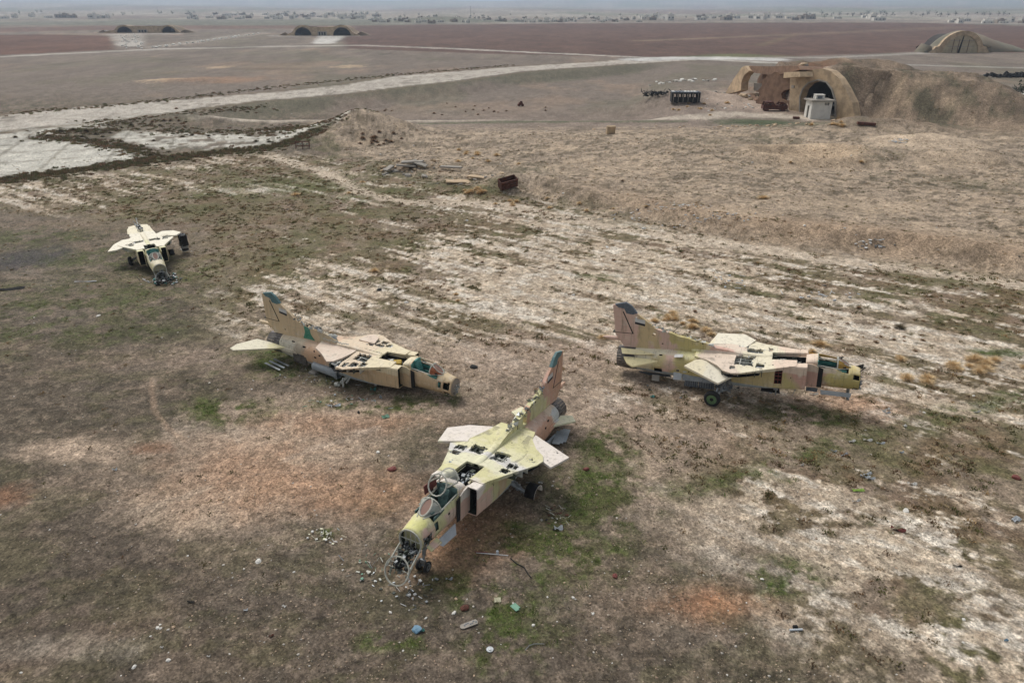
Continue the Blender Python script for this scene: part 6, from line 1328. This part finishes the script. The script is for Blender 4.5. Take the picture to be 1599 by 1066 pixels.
def houses(px0, px1, py0, py1, n, scale=1.0, lab=''):
    for _ in range(n):
        px, py = rnd.uniform(px0, px1), rnd.uniform(py0, py1); p = hit(px, py); i = rnd.randrange(4); hm, wm, w, d, h = HM[i]
        o = bpy.data.objects.new('house', hm); o.location = p; o.rotation_euler = (0, 0, rnd.uniform(-.5, .5)); s = scale*rnd.uniform(.7, 1.2); o.scale = (s, s, s)
        link(o, None, lab, 'house', lab)
        for q in (-.3, .0, .3):
            if rnd.random() < .8: wo_ = bpy.data.objects.new('window', wm); wo_.location = (q*w, -d/2-.06, h*.5); link(wo_, o)
houses(575, 1000, 29, 35.5, 110, .5, 'pale house of the far town behind the red field')
houses(290, 600, 22, 31, 80, .7, 'pale house of the far town at the upper left')
houses(1000, 1400, 28, 32.5, 34, .9, 'pale house on the far plain at the upper right')
houses(0, 170, 26.5, 30, 14, 1.0, 'low farm shed at the far left edge')
houses(1480, 1598, 33, 37, 16, .7, 'pale house by the far right field edge')
TRE = []
for i in range(3):
    tm = bpy.data.meshes.new('crown'); bm = bmesh.new(); r = random.Random(70+i)
    for _ in range(46):
        c = Vector((r.gauss(0, 1.3), r.gauss(0, 1.3), 3.6+r.gauss(0, 1.0))); s = r.uniform(.4, .9)
        vs = [bm.verts.new(c+Vector((r.uniform(-s, s), r.uniform(-s, s), r.uniform(-s, s)))) for _ in range(4)]; bm.faces.new(vs[:3]); bm.faces.new((vs[0], vs[2], vs[3]))
    bm.to_mesh(tm); bm.free(); tm.materials.append(M['tree']); km = bpy.data.meshes.new('trunk'); bm = bmesh.new(); tube(bm, (0, 0, -.3), (.1, 0, 3.4), .28, .12, n=6); bm.to_mesh(km); bm.free(); km.materials.append(M['bark']); TRE.append((tm, km))
def trees(px0, px1, py0, py1, n, sc, lab):
    for _ in range(n):
        p = hit(rnd.uniform(px0, px1), rnd.uniform(py0, py1)); i = rnd.randrange(3); e = bpy.data.objects.new('tree', TRE[i][1]); e.location = p; s = sc*rnd.uniform(.7, 1.4); e.scale = (s, s, s); link(e, None, lab, 'tree', lab); c = bpy.data.objects.new('crown', TRE[i][0]); link(c, e)
trees(0, 600, 20, 26, 34, 1.0, 'small dark tree on the far plain, upper left')
trees(1250, 1598, 23, 27, 44, 1.1, 'dark tree in the far belt, upper right')
trees(600, 1300, 24, 31, 34, .7, 'small dark tree among the far town houses')
trees(1578, 1597, 148, 154, 4, .55, 'dark bush tree behind the shelter mound at the right edge')
p = hit(735, 26); t = place('lattice_mast', p, 0, 'thin mast rising above the far town', 'mast'); bm = bmesh.new(); tube(bm, (0, 0, 0), (0, 0, 17), .4, .2, n=5); box(bm, (0, 0, 17), (1.6, .5, .5)); box(bm, (0, 0, 1), (3, 3, 2)); from_bm('mast_pole', bm, 'slate', t, kind='stuff')

# ------------------------------------------------------------ dry bushes, each its own thing
BUSH = []
for i in range(5):
    r = random.Random(90+i); bm = bmesh.new()
    for _ in range(380):
        a = r.uniform(0, 6.283); el = r.uniform(.1, 1.45); L_ = r.uniform(.55, 1.0); b = Vector((math.cos(a)*math.cos(el), math.sin(a)*math.cos(el), math.sin(el)*.8)); base = b*r.uniform(.1, .5)+Vector((r.uniform(-.15, .15), r.uniform(-.15, .15), 0)); tip = b*L_+Vector((r.uniform(-.15, .15), r.uniform(-.15, .15), r.uniform(-.1, .1)))
        s = Vector((-b.y, b.x, r.uniform(-.3, .3)))*r.uniform(.02, .05); bm.faces.new([bm.verts.new(base-s), bm.verts.new(base+s), bm.verts.new(tip)])
    me = bpy.data.meshes.new('bush'); bm.to_mesh(me); bm.free(); BUSH.append(me)
M['straw'] = plain('straw_bush', srgb(212, 184, 140), .9, .3, 3); M['brownbush'] = plain('brown_bush', srgb(150, 122, 92), .9, .35, 3); M['darkbush'] = plain('dark_bush', srgb(104, 92, 66), .9, .35, 3)
BM = {}
def bush(px, py, rpx, mat, label, group):
    p = hit(px, py); i = rnd.randrange(5)
    if (i, mat) not in BM: me = BUSH[i].copy(); me.name = 'bush_twigs'; me.materials.append(M[mat]); BM[(i, mat)] = me
    o = bpy.data.objects.new('dry_bush' if mat != 'darkbush' else 'dark_bush', BM[(i, mat)]); s = rpx/pxm(p)*(1.35 if mat == 'straw' else 1.0); o.location = p-Vector((0, 0, .03)); o.scale = (s*rnd.uniform(.9, 1.25), s*rnd.uniform(.8, 1.1), s*rnd.uniform(.65, .95)); o.rotation_euler = (0, 0, rnd.uniform(0, 6.3)); link(o, None, label, 'bush', group)
def cluster(cx, cy, n, sx, sy, r0, r1, mat, label, group):
    for _ in range(n): bush(cx+rnd.gauss(0, sx), cy+rnd.gauss(0, sy), rnd.uniform(r0, r1), mat, label, group)
gB = 'straw coloured dry bushes on the crusted ground'
cluster(1535, 570, 13, 26, 5, 7, 14, 'straw', 'straw coloured bush in the big clump at the right edge', gB)
cluster(1442, 592, 3, 8, 3, 8, 13, 'straw', 'straw coloured bush in the pair ahead of the right jet', gB)
cluster(1404, 562, 2, 6, 2, 6, 9, 'straw', 'small straw bush just above the right jet nose', gB)
cluster(1285, 538, 2, 4, 1, 8, 12, 'straw', 'bushy straw clump behind the right jet cockpit', gB); cluster(1268, 550, 1, 1, 1, 7, 8, 'straw', 'low straw bush beside the jet glove', gB)
cluster(1035, 500, 9, 16, 6, 6, 10, 'straw', 'straw bush in the row behind the right jet fin', gB); cluster(1085, 512, 8, 14, 7, 6, 10, 'straw', 'straw bush behind the right jet spine', gB)
cluster(942, 528, 2, 3, 2, 9, 12, 'straw', 'round straw bush left of the right jet tail', gB)
for q in ((585, 424, 10), (712, 460, 6), (1140, 482, 4), (462, 305, 8), (545, 302, 5), (715, 470, 5)): bush(*q, 'straw', 'lone straw bush on the crusted belt', gB)
cluster(740, 300, 10, 14, 3, 5, 9, 'straw', 'straw bush below the rusty box', gB); cluster(795, 318, 5, 10, 3, 5, 7, 'straw', 'straw bush on the track below the bank', gB)
for q in ((858, 325, 6), (905, 318, 7), (916, 330, 6), (958, 326, 4), (962, 333, 4), (855, 310, 5), (640, 290, 4), (1010, 322, 5), (1192, 310, 9), (566, 285, 5), (1235, 252, 4), (1345, 250, 5)): bush(*q, 'straw', 'straw bush along the foot of the dumped bank', gB)
cluster(740, 245, 10, 34, 5, 4, 7, 'straw', 'straw bush up on the dumped ground', gB); cluster(590, 216, 16, 22, 9, 4, 8, 'brownbush', 'brown dry bush on the mound behind the apron', 'brown dry bushes')
cluster(1310, 196, 10, 18, 4, 3, 6, 'straw', 'straw bush by the trough in front of the mound', gB); cluster(1085, 165, 10, 20, 5, 3, 5, 'straw', 'straw bush below the charred truck body', gB)
cluster(700, 172, 18, 70, 4, 3, 5, 'brownbush', 'brown bush along the pale track', 'brown dry bushes')
cluster(270, 186, 14, 26, 5, 3, 6, 'brownbush', 'brown bush on the small pink mound by the taxiway', 'brown dry bushes')
cluster(1250, 470, 16, 150, 40, 4, 7, 'brownbush', 'brown bush on the pale ground beyond the right jet', 'brown dry bushes'); cluster(1400, 520, 12, 90, 25, 4, 7, 'brownbush', 'brown bush on the pale ground at the right', 'brown dry bushes')
cluster(720, 440, 18, 150, 45, 3, 6, 'brownbush', 'brown bush in the middle of the crusted belt', 'brown dry bushes'); cluster(500, 340, 14, 120, 30, 3, 5, 'brownbush', 'brown bush at the left of the crusted belt', 'brown dry bushes')
gD = 'dark bushes on the concrete apron'
for q in ((24, 215, 7), (60, 208, 5), (75, 214, 9), (95, 206, 10), (115, 204, 10), (135, 206, 11), (150, 210, 10), (128, 214, 8), (160, 214, 8), (172, 208, 7), (190, 200, 7), (240, 220, 6), (285, 214, 8), (300, 212, 8), (326, 213, 7), (250, 196, 7), (205, 196, 8), (170, 196, 7), (400, 221, 7), (420, 222, 8), (445, 224, 8), (350, 240, 8), (345, 236, 7), (270, 246, 8), (215, 254, 7), (235, 243, 9), (430, 205, 6), (480, 210, 7), (210, 246, 5)):
    bush(q[0], q[1], q[2]*.8, 'darkbush', 'dark scrub bush growing on the pale apron concrete', gD)
for q in ((1405, 512, 12), (1180, 700, 5), (480, 420, 4)): bush(*q, 'darkbush', 'dark spiky bush on the open ground', 'dark spiky bushes')

# ------------------------------------------------------------ single stones
for (px, py, r, mt, lab) in ((403, 876, 7.5, 'stonew', 'biggest white stone on the dirt left of the nearest jet'), (1415, 798, 7.5, 'stonew', 'large white stone on the crusted ground at the right'), (154, 493, 5, 'stonew', 'white stone alone on the dark dirt at the left'), (590, 706, 5, 'stonew', 'flat white stone between the left jet and the red block'),
                             (246, 980, 4.5, 'stonew', 'white stone in the pair at the lower left'), (250, 975, 3, 'stonew', 'smaller white stone of the lower left pair'), (271, 979, 5, 'stonet', 'tan stone right of the white pair at the lower left'), (297, 1007, 3.5, 'stonet', 'round tan stone near the bottom left'), (263, 1031, 5.5, 'stonew', 'oval white stone near the bottom'),
                             (209, 1041, 4.5, 'stonew', 'round white stone at the bottom left'), (33, 1050, 3, 'stonew', 'small white stone by the bottom left corner'), (459, 893, 3.5, 'stonew', 'white stone left of the ring nose'), (377, 936, 3, 'stonet', 'tan pebble stone below the white stone'), (367, 973, 3, 'stonet', 'tan stone in the dirt by the green patch'),
                             (644, 934, 4, 'stonet', 'pinkish stone in the grass below the ring nose'), (712, 935, 4, 'stonet', 'pink stone left of the cream panel'), (656, 921, 3.5, 'stonet', 'orange stone below the nose frame'), (709, 957, 6, 'stonew', 'white oblong stone above the streaked board'), (665, 965, 4, 'stonew', 'white stone left of the oblong stone'), (610, 956, 4, 'stonew', 'white stone below the bent scraps'),
                             (895, 933, 5, 'stonew', 'white ring shaped stone on the grass at the right'), (926, 958, 4, 'stonew', 'pale stone right of the grass strip'), (833, 976, 4.5, 'stonew', 'white stone on the dry grass'), (855, 932, 2.5, 'stonew', 'small white stone below the grass'), (866, 789, 2.6, 'stonet', 'small stone below the mudguard'), (870, 763, 5, 'stonet', 'tan stone right of the mudguard'),
                             (1190, 904, 4, 'stonew', 'white stone at the crust edge'), (1505, 967, 3.5, 'stonew', 'white stone at the lower right'), (1394, 960, 3.5, 'stonet', 'pale stone in the lower right crust'), (1232, 1060, 2.6, 'stonew', 'white pebble stone at the bottom right'), (948, 386, 5, 'white', 'white plastic scrap standing on the crust'), (1520, 618, 3, 'stonew', 'white stone by the green tyre line'), (1443, 644, 3, 'stonew', 'white stone ahead of the right jet'), (1358, 744, 4, 'stonew', 'white stone among the scraps below the right jet')):
    p = hit(px, py); rock(p+Vector((0, 0, .01)), r/pxm(p)*.62, mt, lab, sq=.8, group=None, name='stone' if mt != 'white' else 'plastic_scrap', cat='stone' if mt != 'white' else 'scrap')
gS = 'pale stones lying on the dirt'
for (x0, x1, y0, y1, n, lab) in ((0, 600, 860, 1060, 60, 'small pale stone on the dark dirt, lower left'), (0, 420, 600, 860, 46, 'small pale stone on the dark dirt, left'), (600, 1100, 880, 1060, 44, 'small pale stone on the dirt, lower centre'), (1100, 1590, 700, 1060, 60, 'small pale stone on the crusted ground, lower right'), (430, 900, 660, 870, 50, 'small pale stone near the nearest jet')):
    for _ in range(n):
        p = hit(rnd.uniform(x0, x1), rnd.uniform(y0, y1)); rock(p, rnd.uniform(.014, .034)+.015*rnd.random()**4, rnd.choice(['stonew', 'stonet', 'stonet']), lab, group=lab.replace('small pale stone', 'small pale stones'))
for (px, py, s, mt, nm, lab) in ((612, 733, .28, 'redprime', 'red_block', 'dark red metal block left of the nearest jet'), (560, 644, .14, 'dark', 'dark_lump', 'small black lump below the left jet'), (651, 984, .2, 'blue', 'crushed_fitting', 'crushed blue grey fitting on the dirt at the bottom centre'), (725, 950, .2, 'rust', 'rust_lump', 'rusty lump beside the oblong white stone'),
                                (1586, 746, .3, 'redprime', 'red_scrap', 'dark red scrap at the right edge'), (915, 733, .2, 'redprime', 'red_scrap', 'small red scrap right of the jet wing tip'), (960, 900, .15, 'redprime', 'red_scrap', 'small faded red scrap on the dirt right of the grass'), (740, 574, .25, 'dark', 'dark_lump', 'dark lump beside the left jet nose'), (592, 453, .3, 'dark', 'dark_lump', 'black lump on the crusted belt'), (868, 681, .25, 'redprime', 'dark_scrap', 'dark red scrap behind the nearest jet tail')):
    p = hit(px, py); rock(p+Vector((0, 0, .03)), s*.7, mt, lab, nm, 'scrap', None)

# ------------------------------------------------------------ flat debris
def sheet(px, py, w, l, rz, mat, name, label, cat, bend=.04, poly=None, mesh_=None):
    p = hit(px, py); bm = bmesh.new(); n = 5
    if poly: prism(bm, poly, lambda q: (q[0]*w, q[1]*l, .03+bend*q[0]), lambda q: (q[0]*w, q[1]*l, .012+bend*q[0]))
    else:
        g = [[bm.verts.new(((i/n-.5)*w+rnd.uniform(-.02, .02)*w, (j/2-.5)*l+rnd.uniform(-.04, .04)*l, .03+bend*math.sin(i*1.3+j)+.5*bend)) for j in range(3)] for i in range(n+1)]
        for i in range(n):
            for j in range(2): bm.faces.new((g[i][j], g[i+1][j], g[i+1][j+1], g[i][j+1]))
        r = bmesh.ops.solidify(bm, geom=bm.faces[:], thickness=.012)
    o = from_bm(name, bm, mat, None, label=label, cat=cat); o.location = p; o.rotation_euler = (0, 0, rz); return o
sheet(805, 948, .32, .22, -.9, 'litgreen', 'green_sheet', 'torn green metal sheet on the grass right of the cream panel', 'sheet', .02, [(-.5, -.5), (.5, -.5), (.55, .1), (.35, .2), (.4, .5), (-.5, .5)])
sheet(777, 937, .22, .2, .1, 'cream', 'cream_panel', 'small square cream panel lying on the grass', 'panel', .01)
sheet(1340, 766, .5, .16, .05, 'limesheet', 'lime_sheet', 'flat lime green sheet below the right jet', 'sheet', .02)
sheet(1585, 812, .4, .22, .4, 'ltgrey', 'crumpled_sheet', 'crumpled pale grey sheet at the right edge', 'sheet', .05)
sheet(602, 651, .35, .3, .5, 'litgreen', 'green_hatch', 'pale green hatch lying below the left jet nose', 'hatch', .02)
sheet(583, 609, .3, .25, .2, 'teal', 'teal_scrap', 'bright teal scrap beside the left jet', 'scrap', .06); sheet(594, 621, .12, .3, .4, 'ltgrey', 'grey_scrap', 'slender pale scrap below the left jet trunk', 'scrap', .05)
sheet(1018, 620, .22, .18, .2, 'teal', 'teal_scrap', 'small turquoise scrap left of the right jet wheel', 'scrap', .05)
sheet(872, 826, .32, .2, .1, 'ltgrey', 'crumpled_sheet', 'crumpled white and blue sheet right of the nearest jet', 'sheet', .07)
sheet(523, 634, .6, .14, .2, 'ltgrey', 'grey_strip', 'bent pale strip under the left jet', 'strip', .06)
sheet(1402, 828, .5, .14, -.5, 'redprime', 'red_strip', 'twisted rust red strip on the crusted ground', 'strip', .07)
sheet(455, 178+0, .3, .2, 0, 'white', 'white_scrap', 'white scrap on the far apron edge', 'scrap', .05)
sheet(660, 985, .12, .1, .5, 'teal', 'teal_scrap', 'tiny teal scrap at the bottom centre', 'scrap', .03)
sheet(134, 440, 1.5, .12, .1, 'ltgrey', 'pale_bar', 'long pale bar on the dirt below the far jet', 'bar', .02)
sheet(12, 452, 2.2, .5, .2, 'dark', 'dark_sheet', 'dark buried sheet at the left edge', 'sheet', .05)
sheet(180, 734, .18, .14, .4, 'ltgrey', 'bluish_scrap', 'bluish white scrap on the grey patch at the left', 'scrap', .05)
sheet(298, 940, .25, .07, -.1, 'dark', 'black_plate', 'short black plate at the lower left', 'plate', .01)
sheet(384, 953, .14, .07, .3, 'ltgrey', 'white_chip', 'bluish chip of metal at the lower left', 'chip', .02); sheet(444, 947, .14, .08, -.4, 'white', 'white_chip', 'white chip below the big white stone', 'chip', .02)
sheet(253, 1011, .1, .06, 0, 'white', 'white_chip', 'white chip at the bottom left', 'chip', .02); sheet(326, 1025, .1, .06, .2, 'white', 'white_chip', 'white chip right of the oval white stone', 'chip', .02)
sheet(565, 906, .16, .1, .9, 'white', 'white_chip', 'white chip left of the ring nose', 'chip', .04); sheet(424, 993, .16, .06, .6, 'rust', 'rust_chip', 'rust brown chip at the bottom', 'chip', .02)
sheet(1570, 1000, .16, .08, .2, 'blue', 'blue_chip', 'blue chip at the lower right edge', 'chip', .02)
sheet(1495, 884, .3, .06, -.2, 'dark', 'black_plate', 'black plate on the crusted ground at the right', 'plate', .02)
for i, (px, py) in enumerate(((1350, 741), (1380, 645), (1382, 642), (1408, 707), (1372, 693), (1353, 688), (1330, 690), (1350, 745), (1362, 748), (1420, 756), (1315, 711), (1333, 783), (1390, 640), (1250, 727), (1314, 616+0), (1272, 616), (700, 905), (1525, 644), (1410, 666), (1300, 705))):
    sheet(px+rnd.uniform(-4, 4), py, rnd.uniform(.15, .45), rnd.uniform(.05, .12), rnd.uniform(-.5, .5), rnd.choice(['white', 'ltgrey']), 'pale_scrap', 'torn pale metal scrap scattered below the right jet', 'scrap', .05)['group'] = 'torn pale scraps below the right jet'
# streaked board
p = hit(731, 976); t = place('broken_board', p+Vector((0, 0, .03)), .45, 'grey streaked oblong board with a rounded end at the bottom centre', 'board'); bm = bmesh.new()
prism(bm, [(-.28, 0), (-.25, -.07), (-.18, -.1), (.3, -.1), (.34, .0), (.3, .1), (-.18, .1), (-.25, .07)], lambda q: (q[0], q[1], .02), lambda q: (q[0], q[1], -.01)); from_bm('board', bm, 'concgrey', t); bm = bmesh.new()
for i in range(7): box(bm, (-.12+i*.065, rnd.uniform(-.04, .04), .028), (.05, .04, .008), Matrix.Rotation(rnd.uniform(-.6, .6), 3, 'Z'))
from_bm('dark_streaks', bm, 'slate', t, kind='stuff')
# long pole
p = hit(770, 866); t = place('broken_pole', p, -.08, 'thin broken pole lying on the dirt beside the nearest jet', 'pole'); bm = bmesh.new(); tube(bm, (-.62, .02, .05), (.55, -.02, .03), .02, n=6); from_bm('pole_rod', bm, 'white', t); bm = bmesh.new(); tube(bm, (-.68, .03, .08), (-.2, .03, .06), .024, n=6); from_bm('pole_grip', bm, 'redprime', t); bm = bmesh.new(); tube(bm, (.15, .06, .0), (.15, .06, .14), .05, n=10); from_bm('white_cup', bm, 'ltgrey', t)
# cable
bm = bmesh.new(); pts = [hit(*q)+Vector((0, 0, .03)) for q in ((797, 872), (806, 880), (818, 886), (824, 896), (829, 902))]
for a, b in zip(pts[:-1], pts[1:]): tube(bm, a, b, .02, n=5)
from_bm('black_cable', bm, 'dark', None, label='black cable curving over the grass from the pole', cat='cable', kind=None)
bm = bmesh.new(); pts = [hit(*q)+Vector((0, 0, .04)) for q in ((820, 1016), (826, 1009), (834, 1006), (850, 1006))]
for a, b in zip(pts[:-1], pts[1:]): tube(bm, a, b, .012, n=5)
from_bm('bent_wire', bm, 'metal', None, label='thin bent wire near the bottom centre', cat='wire')
p = hit(765, 1014); bm = bmesh.new(); tube(bm, (0, 0, 0), (0, 0, .03), .11, n=16); tube(bm, (0, 0, .03), (0, 0, .045), .05, n=12); o = from_bm('round_lid', bm, 'metal', None, label='small round grey lid in the grass at the bottom centre', cat='lid'); o.location = p
p = hit(1243, 984); t = place('grey_tube', p, .05, 'grey tube with a black lump at the lower right', 'tube'); bm = bmesh.new(); tube(bm, (-.22, 0, .04), (.2, 0, .04), .035, n=8); from_bm('tube_pipe', bm, 'ltgrey', t); bm = bmesh.new(); box(bm, (.0, .09, .07), (.16, .1, .1)); bmesh.ops.bevel(bm, geom=bm.edges[:], offset=.02, segments=1, affect='EDGES'); from_bm('black_lump', bm, 'black', t)
# tangle of parts around the near nose, and by the mudguard
def tangle(px, py, n, sp, lab, mats, name='metal_tangle', s=1):
    p = hit(px, py); t = place(name, p, 0, lab, 'scrap'); bm = bmesh.new()
    for _ in range(n):
        a = Vector((rnd.gauss(0, sp[0]), rnd.gauss(0, sp[1]), 0)); a.z = tz(p.x+a.x, p.y+a.y)-p.z+rnd.uniform(.01, .08); q = rnd.random(); mi = rnd.randrange(len(mats))
        if q < .55: tube(bm, a, a+Vector((rnd.uniform(-.25, .25), rnd.uniform(-.25, .25), rnd.uniform(-.02, .08)))*s, rnd.uniform(.007, .018)*s, n=4, mi=mi)
        else: box(bm, a, (rnd.uniform(.03, .14)*s, rnd.uniform(.02, .1)*s, rnd.uniform(.01, .05)*s), Matrix.Rotation(rnd.uniform(-1, 1), 3, 'Z'), mi)
    from_bm('scrap_bits', bm, mats, t, kind='stuff')
tangle(590, 883, 34, (.5, .35), 'bent pipes and scraps left of the nearest jet ring nose', ['metal', 'litgreen', 'frame'])
tangle(648, 920, 44, (.55, .4), 'wires and small fittings on the grass under the nearest jet nose', ['metal', 'primer', 'white'])
tangle(868, 808, 40, (.35, .3), 'brown and pale torn cloth and wiring below the mudguard', ['frame', 'rust', 'dark'])
tangle(800, 760, 26, (.9, .4), 'white shredded scraps under the nearest jet wing', ['white', 'metal'])
tangle(500, 590, 50, (1.6, .6), 'metal scraps scattered under the left jet', ['metal', 'white', 'dark'])
tangle(530, 625, 34, (1.6, .5), 'small white fittings on the grass below the left jet', ['white', 'ltgrey', 'litgreen'])
tangle(1085, 610, 40, (2.0, .4), 'dark scraps on the ground behind the right jet wheel', ['dark', 'metal'])
tangle(255, 438, 40, (.8, .4), 'dark and white parts spilled at the far jet nose', ['dark', 'metal', 'white'], s=1.6)
tangle(1030, 322+8, 46, (3.2, .6), 'white refuse at the foot of the dumped bank', ['white', 'ltgrey'], 'refuse_heap', 1.8)
tangle(1090, 345, 46, (3.0, .6), 'white refuse further along the foot of the bank', ['white', 'ltgrey'], 'refuse_heap', 1.8)
tangle(1355, 383, 20, (.8, .3), 'grey scrap heap at the foot of the right bank', ['metal', 'white'], 'refuse_heap', 2.2)
tangle(1405, 222, 24, (.8, .3), 'white scraps beside the sand heap', ['white', 'ltgrey'], 'refuse_heap', 2.5)
tangle(1300, 462, 20, (1.6, .4), 'white scraps on the crusted ground beyond the right jet', ['white', 'ltgrey'], 'refuse_heap', 1.8)
tangle(510, 838, 30, (.3, .2), 'yellow and white chips in a small patch of weeds', ['white', 'cream'])
tangle(1140, 440, 16, (.9, .4), 'pale scraps on the crust above the right jet fin', ['white', 'ltgrey'], s=1.6)

# ------------------------------------------------------------ haze over the plain
HAZE_TOP = 150.0
m = bpy.data.materials.new('haze_air'); m.use_nodes = True; t = m.node_tree; t.nodes.clear(); o_ = t.nodes.new('ShaderNodeOutputMaterial'); v = t.nodes.new('ShaderNodeVolumePrincipled')
v.inputs['Density'].default_value = .00020; v.inputs['Color'].default_value = (.70, .83, 1.0, 1); v.inputs['Anisotropy'].default_value = .2; t.links.new(v.outputs[0], o_.inputs['Volume'])
bm = bmesh.new(); box(bm, (0, 0, 0), (80000, 80000, 1)); ob = from_bm('haze', bm, m, kind='stuff')
for vv in ob.data.vertices: vv.co.z = HAZE_TOP if vv.co.z > 0 else -8
